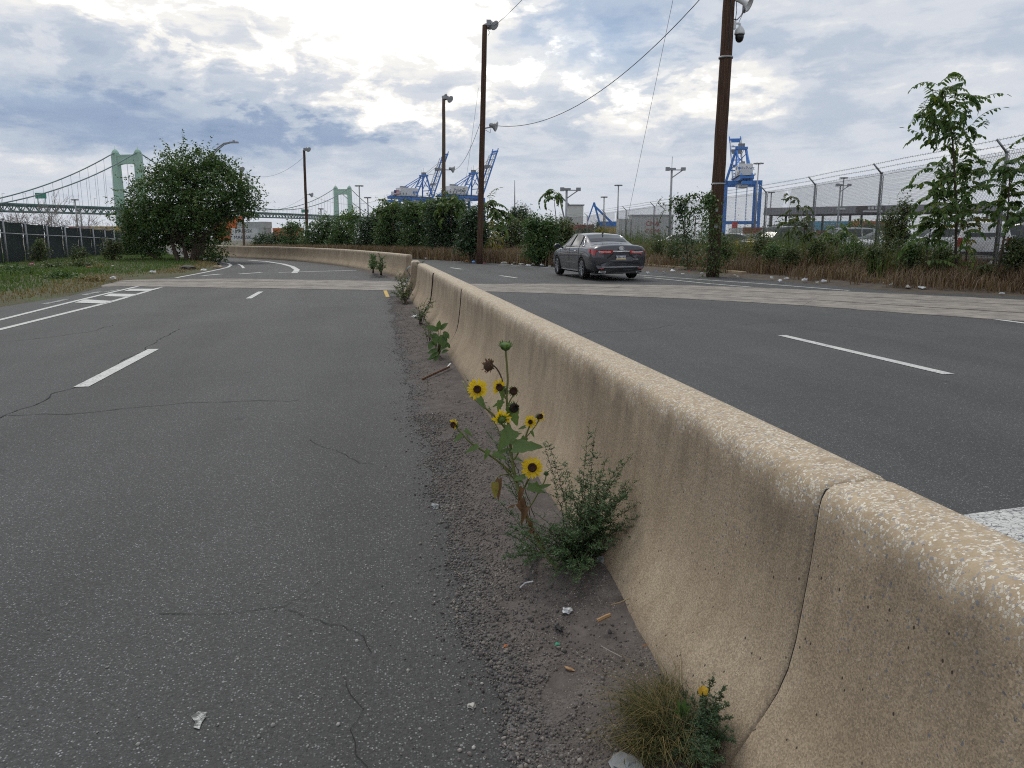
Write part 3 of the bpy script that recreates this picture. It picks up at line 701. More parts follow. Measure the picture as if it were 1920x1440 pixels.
# loose stones
n = 27000
y = np.concatenate([RNG.uniform(.9, 6, int(n * .66)), RNG.uniform(6, 19, n - int(n * .66))]); ed = np.array([silt_edge(t) for t in y])
x = np.where(RNG.random(n) < .10, ed + .02 - np.abs(RNG.normal(0, .10, n)), ed - .02 + np.abs(RNG.normal(0, .22, n))); ok = (x < 1.0); x, y = x[ok], y[ok]
dens = np.array([mnoise.noise((a * 3, c * 3, 5)) for a, c in zip(x, y)]); ok = dens > -.35 + .9 * np.clip((x - .62) * 2.2, 0, 1) - .1; x, y = x[ok], y[ok]
z = np.array([max(silt_z(a, c), 0) for a, c in zip(x, y)]); n = len(x)
sc = RNG.gamma(1.7, .00125, n) + .0016; sc = np.minimum(sc, .011); sc3 = sc[:, None] * RNG.uniform(.6, 1.25, (n, 3)) * np.array([1, 1, .75])
STONE = leafmat('loose_gravel', [(.04, .038, .039), (.09, .083, .078), (.14, .125, .115), (.22, .195, .17), (.48, .45, .40)], 0.0, .8, 3)
V, Fq = scatter(ICO_V, ICO_F, np.stack([x, y, z + sc * .35], 1), rand_rot(n, RNG), sc3)
np_mesh('gravel', V, Fq, STONE, kind='stuff', label='fine grey brown gravel spread along the foot of the median barrier', cat='gravel')
# pale chips loose on the asphalt near the camera
n = 420; x = RNG.uniform(-2.2, .35, n); y = RNG.uniform(1.2, 3.2, n); x = np.where(RNG.random(n) < .6, .35 - np.abs(RNG.normal(0, .45, n)), x)
sc = RNG.gamma(2, .0012, n) + .0012; V, Fq = scatter(ICO_V, ICO_F, np.stack([x, y, sc * .3], 1), rand_rot(n, RNG), sc[:, None] * RNG.uniform(.6, 1.2, (n, 3)))
CHIP = leafmat('pale_chips', [(.12, .115, .11), (.26, .25, .23), (.5, .48, .44)], 0, .8, 3)
np_mesh('stone_chips', V, Fq, CHIP, kind='stuff', label='pale stone chips lying loose on the near asphalt', cat='gravel')

# ------------------------------------------------------------------ barriers
PROF_L = [(-.315, -.06), (-.312, .03), (-.300, .085), (-.262, .145), (-.222, .205), (-.188, .262), (-.163, .325), (-.147, .40), (-.134, .50), (-.121, .61), (-.113, .70), (-.109, .752), (-.104, .778), (-.094, .798), (-.078, .810), (-.045, .816)]
PROF = PROF_L + [(-x, z) for x, z in PROF_L[::-1]]
def barrier(path, label, hscale=1.0, tilt=0.0, chip=0.0, group=None, seed=0, zoff=0.0, bev=.7):
    """sweep the profile along a ground path; the ends are rounded by a few millimetres"""
    path = [Vector(p) for p in path]; n = len(path); k = len(PROF); vs = []
    L = [0]
    for a, c in zip(path, path[1:]): L.append(L[-1] + (c - a).length)
    st = []
    for i, p in enumerate(path):
        t = (path[min(i + 1, n - 1)] - path[max(i - 1, 0)]).normalized()
        st.append((p, t, 1.0))
    bv = bev if isinstance(bev, tuple) else (bev, bev); E0 = ((0.0, .026), (.004, .016), (.012, .009), (.026, .0035), (.045, .001)); ends = [(a_ * bv[0], i_ * bv[0]) for a_, i_ in E0]; ends1 = [(a_ * bv[1], i_ * bv[1]) for a_, i_ in E0]
    t0_, t1_ = st[0][1], st[-1][1]
    st = [(path[0] + t0_ * a_, t0_, i_) for a_, i_ in ends] + [(p_, t_, 0.0) for p_, t_, _ in st[1:-1]] + [(path[-1] - t1_ * a_, t1_, i_) for a_, i_ in ends1[::-1]]
    for p, t, ins in st:
        nr = Vector((t.y, -t.x, 0))
        for x, z in PROF:
            xx = x - math.copysign(ins, x) if abs(x) > .04 else x; zz = (z - (ins if z > .7 else 0)) * hscale + zoff
            q = p + nr * xx; w = mnoise.noise((q.x * 1.3 + seed, q.y * .8, zz * 2)) * .004
            vs.append((q.x + nr.x * (w + tilt * zz), q.y + nr.y * (w + tilt * zz), zz + w * .5))
    m = len(st); fs = [(i * k + j, i * k + j + 1, (i + 1) * k + j + 1, (i + 1) * k + j) for i in range(m - 1) for j in range(k - 1)]
    fs += [tuple(range(k)), tuple((m - 1) * k + j for j in range(k - 1, -1, -1))]
    b = MB(); b.add(vs, [f[::-1] for f in fs]); c = (path[0] + path[-1]) / 2
    t = thing('concrete_barrier', label, 'barrier', (c.x, c.y, 0), 0, group)
    b.build('barrier_body', BARR, t, smooth=False)
    o = t.children[0]
    sm = np.ones(len(o.data.polygons), dtype=bool); sm[-2:] = False; o.data.polygons.foreach_set('use_smooth', sm)
    return t
BX = 1.17
def seg(y0, y1, step=.25): 
    n = max(2, int((y1 - y0) / step)); return [Vector((BX + .0016 * (y0 + (y1 - y0) * i / n) , y0 + (y1 - y0) * i / n, 0)) for i in range(n + 1)]
gb = 'tan concrete median barrier sections beside the sunflowers'
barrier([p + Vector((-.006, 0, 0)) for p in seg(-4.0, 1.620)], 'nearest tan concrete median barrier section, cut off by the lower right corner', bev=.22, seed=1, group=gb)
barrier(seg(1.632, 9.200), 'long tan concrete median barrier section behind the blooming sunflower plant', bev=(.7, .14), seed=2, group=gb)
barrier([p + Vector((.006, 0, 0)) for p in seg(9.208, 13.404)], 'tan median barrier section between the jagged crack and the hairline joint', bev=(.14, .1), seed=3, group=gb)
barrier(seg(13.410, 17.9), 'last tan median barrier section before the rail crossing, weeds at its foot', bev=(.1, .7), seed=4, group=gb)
# near-black slabs in the open joints stand in for gap shade and dirt
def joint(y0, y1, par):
    m = MB(); poly = [(x * .955, min(z, .80) - .004) for x, z in PROF]; m.prism(poly, 0, y1 - y0, M=Matrix(((1, 0, 0), (0, 0, 1), (0, 1, 0))), o=(BX + .003, y0, 0)); m.build('joint_gap_shade', CRK, par)
_bs = [o for o in S.objects if o.name.startswith('concrete_barrier')]
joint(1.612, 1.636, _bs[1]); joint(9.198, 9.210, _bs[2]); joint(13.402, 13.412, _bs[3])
# cracks on the barrier face
def barrier_crack(y, name='crack'):
    b = MB(); P = []
    for j, (x, z) in enumerate(PROF_L[1:]):
        P.append(Vector((BX + x - .004, y + .03 * mnoise.noise((z * 6, y, 0)), z)))
    return P
# weathered stub with the torn strip of guard rail
stub = [Vector((1.12, 18.9, 0)), Vector((1.13, 19.2, 0)), Vector((1.15, 19.75, 0))]
barrier(stub, 'short weathered concrete barrier stub with torn guard rail beside the rail crossing', hscale=1.02, seed=9)
t = thing('guard_rail_scrap', 'torn dark scrap of corrugated guard rail bent against the broken barrier end', 'guard rail', (.92, 18.35, .2))
b = MB(); nn = 22
vs = []
for i in range(nn):
    a = i / (nn - 1); z = .12 + .62 * a; off = .055 * math.sin(a * 4 * PI)
    for yy in (18.15, 18.75): vs.append((.96 - .08 * math.sin(a * PI) + off * .9, yy + .05 * math.sin(a * 9), z))
for i in range(nn):
    for q in (0, 1): p = vs[2 * i + q]; vs.append((p[0] + .006, p[1], p[2]))
fs = [(2 * i, 2 * i + 1, 2 * i + 3, 2 * i + 2) for i in range(nn - 1)] + [tuple(2 * nn + c for c in (2 * i + 2, 2 * i + 3, 2 * i + 1, 2 * i)) for i in range(nn - 1)]
b.add(vs, fs); b.build('rail_sheet', M('dirty_steel', (.10, .105, .09), (.045, .05, .045), scale=9, rough=.6, metal=.5), t, smooth=True)
# far barrier, curving away to the left past the crossing
fb = gx((752, 522), (720, 514), (690, 508), (660, 502), (630, 497.5), (600, 494), (560, 490), (520, 487), (480, 485), (440, 483), (400, 480.5), (365, 478), (345, 475))
fb = [p + Vector((.30, 0, 0)) for p in fb]
fbr = resample(fb, 100)
cuts = [0, 16, 27, 37, 48, 60, 72, 85, 99]
lab = ['far concrete barrier section with the bare square end and two sunflower weeds in front', 'second far barrier section, just left of the two leafy weeds',
       'third far barrier section, between two dark joints on the bend', 'fourth far barrier section, left of the paired dark joints on the bend', 'fifth far barrier section, behind the curved white turn line', 'sixth far barrier section, below the small far bushes',
       'seventh far barrier section, at the foot of the white containers', 'last far barrier section, seen behind the big left tree']
for k in range(8):
    ptsk = fbr[cuts[k]:cuts[k + 1] + 1]
    ptsk = [p.copy() for p in ptsk]; dd = (ptsk[-1] - ptsk[-2]).normalized() * .02; ptsk[-1] = ptsk[-1] - dd
    barrier(ptsk, lab[k], hscale=1.0, seed=20 + k, group='far barrier sections curving left past the crossing')
# ------------------------------------------------------------------ suspension bridge
BGREEN = M('pale_green_bridge_paint', (.34, .53, .42), (.29, .46, .365), scale=.05, rough=.65)
BDARK = M('dark_green_truss_paint', (.052, .15, .135), (.04, .115, .105), scale=.05, rough=.65)
CABLE = M('bridge_cable_paint', (.10, .17, .17), (.08, .14, .14), scale=.05, rough=.6)
HANGC = M('hanger_rope_grey', (.36, .41, .43), (.32, .37, .39), scale=.05, rough=.6)
NT_ = at(241, 330, 900); FT_ = at(643, 375, 1530); NT_.z = FT_.z = 0
bd = (FT_ - NT_); SPAN = bd.length; bd.normalize(); bn = Vector((bd.y, -bd.x, 0))     # bn: to the right looking from near to far
def bpt(s, lat, z): p = NT_ + bd * s + bn * lat; return Vector((p.x, p.y, z))
def deck_z(s): return 33.5 + 7.5 * s / SPAN + 1.0 * math.sin(PI * min(max(s / SPAN, 0), 1))
HW = 14.0; TOPZ = 94.0
bridge = thing('suspension_bridge', 'pale green steel suspension bridge with two portal towers far behind the trees', 'bridge', tuple(bpt(SPAN / 2, 0, 0)))
for s0, dk in ((0, 0), (SPAN, 0)):
    b = MB(); fr = Matrix((bn, bd, Vector((0, 0, 1)))).transposed()
    for sd_ in (-1, 1):
        prof = [(0, 4.4), (35, 4.0), (60, 3.7), (TOPZ, 3.3)]
        for (za, wa), (zb, wb) in zip(prof, prof[1:]):
            q = []
            for z, w in ((za, wa), (zb, wb)):
                for xx, yy in ((-w, -w), (w, -w), (w, w), (-w, w)): q.append(bpt(s0 + yy, sd_ * HW + xx, z))
            b.add(q, [(0, 1, 5, 4), (1, 2, 6, 5), (2, 3, 7, 6), (3, 0, 4, 7), (4, 5, 6, 7)])
    b.build('tower_leg_pair', BGREEN, bridge)
    # portal beam with an arched underside, recessed panels
    b = MB(); arch = []
    for i in range(13):
        a = PI * i / 12; arch.append((-(HW - 3.2) * math.cos(a), 79.5 + 3.4 * math.sin(a) ** .5 if 0 < i < 12 else 76.0))
    poly = [(-HW + 3.2, 76.0)] + arch[1:-1] + [(HW - 3.2, 76.0), (HW - 3.2, TOPZ - 1.2), (-HW + 3.2, TOPZ - 1.2)]
    vs = [bpt(s0 - 2.6, x, z) for x, z in poly] + [bpt(s0 + 2.6, x, z) for x, z in poly]; n = len(poly)
    b.add(vs, [tuple(range(n)), tuple(range(2 * n - 1, n - 1, -1))] + [(i, n + i, n + (i + 1) % n, (i + 1) % n) for i in range(n)])
    for sgn in (-1, 1): b.box(bpt(s0 + sgn * 2.75, 0, TOPZ - 2.0), (2 * HW - 7, .5, 1.0), math.atan2(bn.y, bn.x))
    b.build('portal_beam', BGREEN, bridge)
    for sd_ in (-1, 1):
        b = MB(); b.lathe([(4.0, 0), (4.1, 1.0), (3.0, 3.2), (1.6, 4.6), (.3, 5.2), (.12, 8.5)], 10, bpt(s0, sd_ * HW, TOPZ)); b.build('cable_saddle', BGREEN, bridge, smooth=True)
# main cables
def cable_z(s):
    if 0 <= s <= SPAN:
        t = s / SPAN * 2 - 1; zl = 43.5; return zl + (TOPZ + 2 - zl) * t * t
    if s < 0:
        t = -s / 205; return (TOPZ + 2) * (1 - t) + 30 * t - 30 * t * (1 - t)
    t = (s - SPAN) / 250; return (TOPZ + 2) * (1 - t) + 40 * t - 26 * t * (1 - t)
for sd_ in (-1, 1):
    b = MB(); b.tube([bpt(s, sd_ * HW, cable_z(s)) for s in np.linspace(-206, SPAN + 240, 90)], .62, 6); b.build('main_cable', CABLE, bridge, smooth=True)
k = 0
hang_meshes = []
for s in np.arange(-235, SPAN + 235, 13.4):
    for sd_ in (-1, 1):
        zt = cable_z(s); zb = deck_z(s)
        if zt - zb < 1.5 or abs(s) < 5 or abs(s - SPAN) < 5: continue
        b = MB(); p = bpt(s, sd_ * HW, zb)
        b.beam(p, bpt(s, sd_ * HW, zt), .34, .2)
        b.build('hanger', HANGC, bridge)
# stiffening truss and deck
b = MB()
ss = np.arange(-420, SPAN + 420, 11.0)
for s, s2 in zip(ss, ss[1:]):
    z0, z1 = deck_z(s), deck_z(s2)
    b.beam(bpt(s, 0, z0 - 1.2), bpt(s2, 0, z1 - 1.2), 2 * HW - 2.0, 1.0)
b.build('deck', BDARK, bridge)
for sd_ in (-1, 1):
    b = MB()
    for i, (s, s2) in enumerate(zip(ss, ss[1:])):
        z0, z1 = deck_z(s), deck_z(s2); la = sd_ * (HW - .5)
        b.beam(bpt(s, la, z0), bpt(s2, la, z1), 1.0, 1.2); b.beam(bpt(s, la, z0 - 6.6), bpt(s2, la, z1 - 6.6), 1.0, 1.2)
        zm = (z0 + z1) / 2; sm = (s + s2) / 2
        b.beam(bpt(s, la, z0 - 6.2), bpt(sm, la, zm - .2), .6); b.beam(bpt(sm, la, zm - .2), bpt(s2, la, z1 - 6.2), .6)
        b.beam(bpt(s, la, z0 - 6.6), bpt(s, la, z0), .45)
    b.build('stiffening_truss', BDARK, bridge)
# piers under the approach
PIER = M('bridge_pier_concrete', (.33, .30, .27), (.24, .22, .20), scale=.1, rough=.9)
for s in (-250, -340, 0, SPAN, SPAN + 250):
    b = MB()
    for la in (-11, 11):
        p = bpt(s, la, 0); b.box((p.x, p.y, (deck_z(s) - 8.5) / 2), (5, 5, deck_z(s) - 8.5), math.atan2(bd.y, bd.x))
    b.build('pier', PIER, bridge)
SIGNG = M('motorway_sign_green', (.02, .24, .15), (.018, .21, .13), scale=.2, rough=.5)
b = MB()
for (s, la, w, h, zo) in ((-128, -6, 12, 5.5, 9.5), (455, 4, 13, 5.5, 6.0)):
    p = bpt(s, la, deck_z(s) + zo); b.box(p, (w, .5, h), math.atan2(bn.y, bn.x)); 
    for dx in (-1, 1):
        q = bpt(s + .6, la + dx * w * .36, deck_z(s)); b.beam(q, q + Vector((0, 0, zo + h * .4)), .5)
b.build('road_sign', SIGNG, bridge)
b = MB()
for s in np.arange(-230, SPAN + 200, 62):
    for la in (-HW + 1.5, HW - 1.5):
        q = bpt(s, la, deck_z(s)); b.tube([q, q + Vector((0, 0, 10))], .16, 4); e = q + Vector((0, 0, 10)); b.beam(e, e + bn * (3 if la < 0 else -3), .25)
b.build('lamp_standard', HANGC, bridge, kind='stuff')

# ------------------------------------------------------------------ ship-to-shore cranes
CBLUE = M('crane_blue_paint', (.030, .19, .58), (.025, .155, .48), scale=.06, rough=.5)
CWHITE = M('crane_white_paint', (.66, .67, .68), (.56, .57, .585), scale=.08, rough=.5)
CGREY = M('crane_machinery_grey', (.20, .22, .25), (.12, .13, .15), scale=.3, rough=.6)
FLAGR = M('flag_red', (.45, .05, .06), rough=.8); FLAGB = M('flag_blue', (.03, .05, .20), rough=.8); FLAGW = M('flag_white', (.7, .7, .7), rough=.8)
TXT = M('dark_blue_lettering', (.03, .06, .16), (.03, .05, .14), rough=.6)
def text(s, size, o, xdir, up, mat, parent, name='lettering', ext=.02, align='CENTER'):
    cu = bpy.data.curves.new(name, 'FONT'); cu.body = s; cu.size = size; cu.extrude = ext; cu.align_x = align; cu.align_y = 'CENTER'; cu.resolution_u = 2
    cu.materials.append(mat); ob = bpy.data.objects.new(name, cu); COL.objects.link(ob)
    x = Vector(xdir).normalized(); u = Vector(up).normalized(); n = x.cross(u)
    Mx = Matrix((x, u, n)).transposed().to_4x4(); Mx.translation = Vector(o)
    if parent is not None:
        ob.parent = parent; off = Vector(); p = parent; R = Matrix.Identity(4)
        Mw = Matrix.Translation(p.location) @ Matrix.Rotation(p.rotation_euler.z, 4, 'Z')
        if p.parent is not None: Mw = Matrix.Translation(p.parent.location) @ Matrix.Rotation(p.parent.rotation_euler.z, 4, 'Z') @ Mw
        ob.matrix_local = Mw.inverted() @ Mx
    else: ob.matrix_world = Mx
    return ob
def crane(label, loc, rz, boom_deg=67):
    t = thing('gantry_crane', label, 'crane', tuple(loc), rz, 'blue ship-to-shore cranes on the quay')
    W = 13.0; XW, XL = 0.0, -30.0; GZ = 46.0
    B = lambda m, n, mat, **k: m.build(n, mat, t, world=False, **k)
    for x in (XW, XL):
        for y in (-W, W):
            m = MB(); m.beam((x, y, 0), (x, y, GZ - 1), 2.4, 2.0); m.box((x, y, .9), (9, 2.2, 1.8), PI / 2); B(m, 'leg', CBLUE)
    m = MB()
    for y in (-W, W): m.beam((XL, y, 13), (XW, y, 13), 1.8, 2.2); m.beam((XL, y, 13), (XW - 2, y, GZ - 2), 1.0)
    for x in (XW, XL): m.beam((x, -W, GZ - 2.5), (x, W, GZ - 2.5), 2.0, 3.0); m.beam((x, -W, 13), (x, W, 13), 1.4, 2.0)
    B(m, 'portal_frame', CBLUE)
    m = MB()
    for y in (-4.2, 4.2): m.beam((-52, y, GZ), (4, y, GZ), 1.6, 3.2)
    for x in (-52, -40, -20, -8, 3): m.beam((x, -4.2, GZ), (x, 4.2, GZ), .9, 1.6)
    B(m, 'main_girder', CBLUE)
    m = MB()
    for x in np.arange(-52, 3, 4.2):
        for y in (-6.2, 6.2): m.beam((x, y, GZ + 1.6), (x, y, GZ + 3.0), .16)
    for y in (-6.2, 6.2): m.beam((-52, y, GZ + 3.0), (3, y, GZ + 3.0), .16); m.beam((-52, y * .9, GZ + 1.7), (3, y * .9, GZ + 1.7), 1.5, .2)
    B(m, 'walkway', CGREY)
    m = MB(); m.box((-28, 0, GZ + 6.3), (24, 10.5, 8.6)); m.box((-43, 0, GZ + 4.2), (8, 9.0, 4.6)); m.box((-28, 0, GZ + 10.8), (22, 9.5, .5)); house = B(m, 'machinery_house', CWHITE)
    m = MB()
    for x in (-45, -41, -37, -33, -22): 
        for y in (-5.33, 5.33): m.box((x, y if x > -40 else y * .86, GZ + 4.4), (1.3, .12, 2.0))
    for x in (-35, -31, -27): m.box((x, 1.5, GZ + 12.0), (2.2, 2.6, 2.0))
    o = m.build('vent', CGREY, house, world=False)
    m = MB(); m.box((-24, 0, GZ - 4.5), (14, 6.5, 3.4)); m.box((-12, 2, GZ - 3.6), (5, 3.2, 3.6)); B(m, 'trolley', CWHITE)
    m = MB(); m.box((-50, 0, GZ - 4), (6, 7, 2.6)); m.beam((-52, -3, GZ - 5.5), (-42, -3, GZ - 5.5), .5); m.beam((-52, 3, GZ - 5.5), (-42, 3, GZ - 5.5), .5); B(m, 'service_platform', CBLUE)
    # A-frame
    AZ = GZ + 26
    m = MB()
    for y in (-1, 1):
        m.beam((XW + 1, y * W * .8, GZ), (-3, y * 3.6, AZ), 1.5, 1.5); m.beam((-19, y * 5.0, GZ + 2), (-5, y * 3.6, AZ), 1.2, 1.2)
        m.beam((-9.0, y * 6.5, GZ + 14), (-1.2, y * 7.5, GZ + 14), .8)
    m.box((-4, 0, AZ), (6.5, 9.5, 1.8)); m.beam((-1, -W * .62, GZ + 9), (-1, W * .62, GZ + 9), .8); m.beam((-1, -W * .62, GZ + 9), (-2.2, 4.4, GZ + 22), .6); m.beam((-1, W * .62, GZ + 9), (-2.2, -4.4, GZ + 22), .6)
    B(m, 'a_frame', CBLUE)
    m = MB(); m.box((-4, 0, AZ + 2.3), (3.4, 5, 2.8)); m.tube([(-4, 0, AZ + 3), (-4, 0, AZ + 9)], .15, 4); m.tube([(-5.4, 2, AZ + 3), (-5.4, 2, AZ + 7)], .12, 4); B(m, 'apex_machinery', CGREY)
    m = MB()
    for y in (-3.6, 3.6): m.beam((-4, y, AZ), (-50, y * 1.15, GZ + 1.5), .75)
    for y in (-3.6, 3.6): m.beam((-4, y, AZ), (-30, y * 1.3, GZ + 2), .6)
    B(m, 'backstay', CBLUE)
    # raised boom
    a = math.radians(boom_deg); L = 57.0; hx, hz = 5.0, GZ
    def bp(s, y, dz): return (hx + s * math.cos(a) - dz * math.sin(a), y, hz + s * math.sin(a) + dz * math.cos(a))
    m = MB(); m2 = MB()
    for y in (-4.2, 4.2):
        m.beam(bp(0, y, 0), bp(L, y, 0), 1.0, 1.4, 0); m2.beam(bp(3, y, 3.4), bp(L - 6, y, 3.0), .7)
        for s in np.arange(3, L - 9, 5.6): m2.beam(bp(s, y, 0), bp(s + 2.8, y, 3.2), .45); m2.beam(bp(s + 2.8, y, 3.2), bp(s + 5.6, y, 0), .45)
    for s in np.arange(2, L, 9): m.beam(bp(s, -4.2, 0), bp(s, 4.2, 0), .8)
    m.beam(bp(0, -4.2, 0), bp(0, 4.2, 0), 1.4); m.beam(bp(L, -5, 0), bp(L, 5, 0), 1.6); m.beam(bp(L - 3.5, -5, .5), bp(L - 3.5, 5, .5), 1.4)
    for y in (-4.6, 4.6): m.beam(bp(L, y, 0), bp(L + 3.4, y, .4), .8)
    B(m, 'boom', CBLUE); B(m2, 'boom_lattice', CWHITE)
    m = MB()
    for y in (-3, 3):
        for fr_ in (.55, .82):
            m = MB(); m.beam((-3, y, AZ + .5), bp(L * fr_, y, 2), .3); B(m, 'forestay', CGREY)
    for fr_, sz in ((.64, (3.4, 9, 3.4)), (.30, (3, 8, 2.2))):
        m = MB(); m.box(bp(L * fr_, 0, 3.0), sz); B(m, 'sheave_block', CGREY)
    # ladders and stair tower on the landside leg
    m = MB()
    for i in range(11):
        z = 2 + i * 4; m.beam((XL - 2.0, W + 1.3, z), (XL + 2.0, W + 1.3, z + 4), .5); m.beam((XL + 2.0, W + 1.3, z + 4), (XL - 2.0, W + 1.3, z + 4), .4)
    B(m, 'stair', CBLUE)
    return t, house
c1, h1 = crane('blue port crane furthest left, with a small flag on its white machinery house', at(800, 340, 930).xy.to_3d(), math.radians(32), 66)
c2, h2 = crane('blue port crane with raised boom directly behind the second tallest pole', at(893, 340, 897).xy.to_3d(), math.radians(32), 66)
c3, h3 = crane('blue port crane seen end on between the big near pole and a mast', at(1384, 370, 650).xy.to_3d(), math.radians(70), 43)
def on_crane(c, x, y, z):
    return Matrix.Translation(c.location) @ Matrix.Rotation(c.rotation_euler.z, 4, 'Z') @ Vector((x, y, z))
def cdir(c, v): return Matrix.Rotation(c.rotation_euler.z, 3, 'Z') @ Vector(v)
text('PhilaPort', 4.6, on_crane(c2, -28, -5.32, 52.2), cdir(c2, (1, 0, 0)), (0, 0, 1), TXT, h2, ext=.03)
text('PhilaPort', 3.8, on_crane(c3, -40.06, .4, 53.4), cdir(c3, (0, -1, 0)), (0, 0, 1), TXT, h3, ext=.03)
b = MB(); b.lathe([(1.0, 0), (1.0, .1)], 12, on_crane(c3, -40.02, 4.6, 53.6), M=Matrix.Rotation(c3.rotation_euler.z, 3, 'Z') @ Matrix.Rotation(-PI / 2, 3, 'Y'))
o = b.build('round_emblem', CBLUE, None); o.parent = h3; o.matrix_parent_inverse = (Matrix.Translation(c3.location) @ Matrix.Rotation(c3.rotation_euler.z, 4, 'Z')).inverted()
# emblem letters on the left crane house and the flag on its rear end
text('K-Z', 3.6, on_crane(c1, -22, -5.32, 52.0), cdir(c1, (1, 0, 0)), (0, 0, 1), TXT, h1, ext=.03) if False else None
m = MB(); m.box((-22.5, -5.32, 52.2), (2.4, .12, 2.6)); m.box((-18.6, -5.32, 52.4), (3.2, .12, 2.2)); m.build('blue_emblem', CBLUE, h1, world=False)
m = MB()
for i in range(7): m.box((-45.5, -4.62 - .03, 49.2 + i * .72), (7.4, .1, .70), mi=0 if i % 2 == 0 else 1)
m.box((-47.6, -4.74, 52.2), (3.2, .1, 2.9), mi=2); m.build('flag', [FLAGR, FLAGW, FLAGB], h1, world=False)
# lifting gear of the end-on crane
m = MB()
for y in (-4, 4): m.beam((-24, y, 41), (-24, y, 9), .25); m.beam((-20, y, 41), (-20, y, 9), .25)
m.box((-22, 0, 8), (4, 12, 2)); m.build('spreader', CBLUE, c3, world=False)
# a far lower crane showing behind the fence near the car
t = thing('quay_crane', 'small distant blue crane jib rising just behind the car roof', 'crane', tuple(base(1138, 520)))
m = MB(); p = base(1138, 520)
R_ = cP; rx = Vector((cP, -sP, 0))
def q(dx, z): return p + rx * dx + Vector((0, 0, z))
m.beam(q(-3, 3), q(-9, 24), 1.1); m.build('leg', CBLUE, t)
m = MB(); m.beam(q(-9, 22), q(5, 9), 1.3); m.beam(q(-9, 24), q(-13, 12), .8); m.build('jib', CBLUE, t)
m = MB(); m.box(q(0, 10), (14, 4, 3.4), -PHI); m.beam(q(-5, 0), q(-5, 9), 1.4); m.beam(q(5, 0), q(5, 9), 1.4); m.build('platform', CBLUE, t)

# ------------------------------------------------------------------ containers
def cmat(n, c): return M(n, c, tuple(x * .8 for x in c), scale=.5, rough=.55)
CW = cmat('container_white', (.66, .68, .68)); CG_ = cmat('container_grey', (.40, .42, .41)); CO = cmat('container_orange', (.62, .15, .035)); CB = cmat('container_sky_blue', (.13, .42, .60)); CR = cmat('container_brown_red', (.28, .075, .05)); CY = cmat('container_ochre', (.48, .33, .10)); CBR = cmat('container_red', (.55, .05, .05))
_cont = {}
def container_mesh(L=12.2, mat=None):
    key = (L, mat.name)
    if key in _cont: return _cont[key]
    m = MB(); W, H = 2.44, 2.6
    m.box((0, 0, .08), (L, W, .16)); m.box((0, 0, H - .06), (L, W, .12))
    for x in (-L / 2 + .08, L / 2 - .08):
        for y in (-W / 2 + .08, W / 2 - .08): m.box((x, y, H / 2), (.16, .16, H - .25))
    n = int(L / .28)
    for sgn in (-1, 1):                                  # corrugated long sides
        pts = []
        for i in range(n):
            x0 = -L / 2 + .16 + (L - .32) * i / n; w = (L - .32) / n
            pts += [(x0, 0), (x0 + w * .3, 0), (x0 + w * .5, .045), (x0 + w * .8, .045)]
        pts.append((L / 2 - .16, 0))
        vs = [(x, sgn * (W / 2 - .07 + d), z) for z in (.16, H - .12) for x, d in pts]; k = len(pts)
        fs = [(i, i + 1, k + i + 1, k + i) if sgn < 0 else (i + 1, i, k + i, k + i + 1) for i in range(k - 1)]; m.add(vs, fs)
    m.box((0, 0, H / 2), (L - .1, W - .3, H - .3))
    for x in (-L / 2 + .04, L / 2 - .04):
        m.box((x, 0, H / 2), (.05, W - .3, H - .3))
        for y in (-.9, -.35, .35, .9): m.box((x * 1.003, y, H / 2), (.06, .05, H - .4))
    o = m.build('shipping_container', mat); _cont[key] = o.data; COL.objects.unlink(o); bpy.data.objects.remove(o); return _cont[key]
def container(px, d, lvl, L, mat, yaw, label, words=None, tcol=TXT, tsize=1.35, group='stacked shipping containers', tx=0.0, z0=0.0):
    p = base(px, d); t = thing('shipping_container', label, 'shipping container', (p.x, p.y, z0 + lvl * 2.62), -PHI + yaw, group)
    o = bpy.data.objects.new('steel_box', container_mesh(L, mat)); COL.objects.link(o); o.parent = t
    if words:
        R = Matrix.Rotation(t.rotation_euler.z, 3, 'Z'); oo = Vector(t.location) + R @ Vector((tx, -1.30, 1.35))
        text(words, tsize, oo, R @ Vector((1, 0, 0)), (0, 0, 1), tcol, t, ext=.01)
    return t
TXD = M('container_lettering', (.025, .04, .06), rough=.6); TXW = M('white_lettering', (.75, .77, .78), rough=.6)
for lv, d_ in ((0, 0), (1, 0)):
    pass
container(462, 335, 0, 12.2, CW, math.radians(4), 'white shipping container with dark lettering, lowest one beside the old pole', 'MAERSK', TXD, 2.0, tx=-1.2)
container(464, 335, 1, 12.2, CW, math.radians(4), 'white shipping container with dark lettering, second level above the bushes', 'MAERSK', TXD, 2.0, tx=-1.0)
container(475, 336, 2, 12.2, CG_, math.radians(4), 'pale grey container on top of the two lettered white ones')
container(498, 331, 0, 6.1, CG_, math.radians(74), 'grey container seen end on, lowest at the right of the white stack')
container(498, 331, 1, 6.1, CG_, math.radians(74), 'grey container seen end on, middle at the right of the white stack')
container(499, 331, 2, 6.1, CG_, math.radians(74), 'grey container seen end on, top of the stack above the small bushes')
for lv in range(3): container(432, 338 + lv * .1, lv + 0, 12.2, CO, math.radians(6), ['orange container at the foot of the stack by the left tree', 'orange container in the middle of the stack by the left tree', 'orange container topmost above the white containers by the left tree'][lv])
container(443, 345, 3, 6.1, CO, math.radians(6), 'short orange container crowning the stack behind the old pole')
container(541, 330, 0, 12.2, CO, math.radians(4), 'orange container glimpsed between the far bushes')
container(541, 330, 1, 12.2, CO, math.radians(4), 'orange upper container glimpsed over the far bushes')
container(205, 300, 1, 12.2, CY, math.radians(3), 'ochre container showing over the dark screened fence', z0=.3)
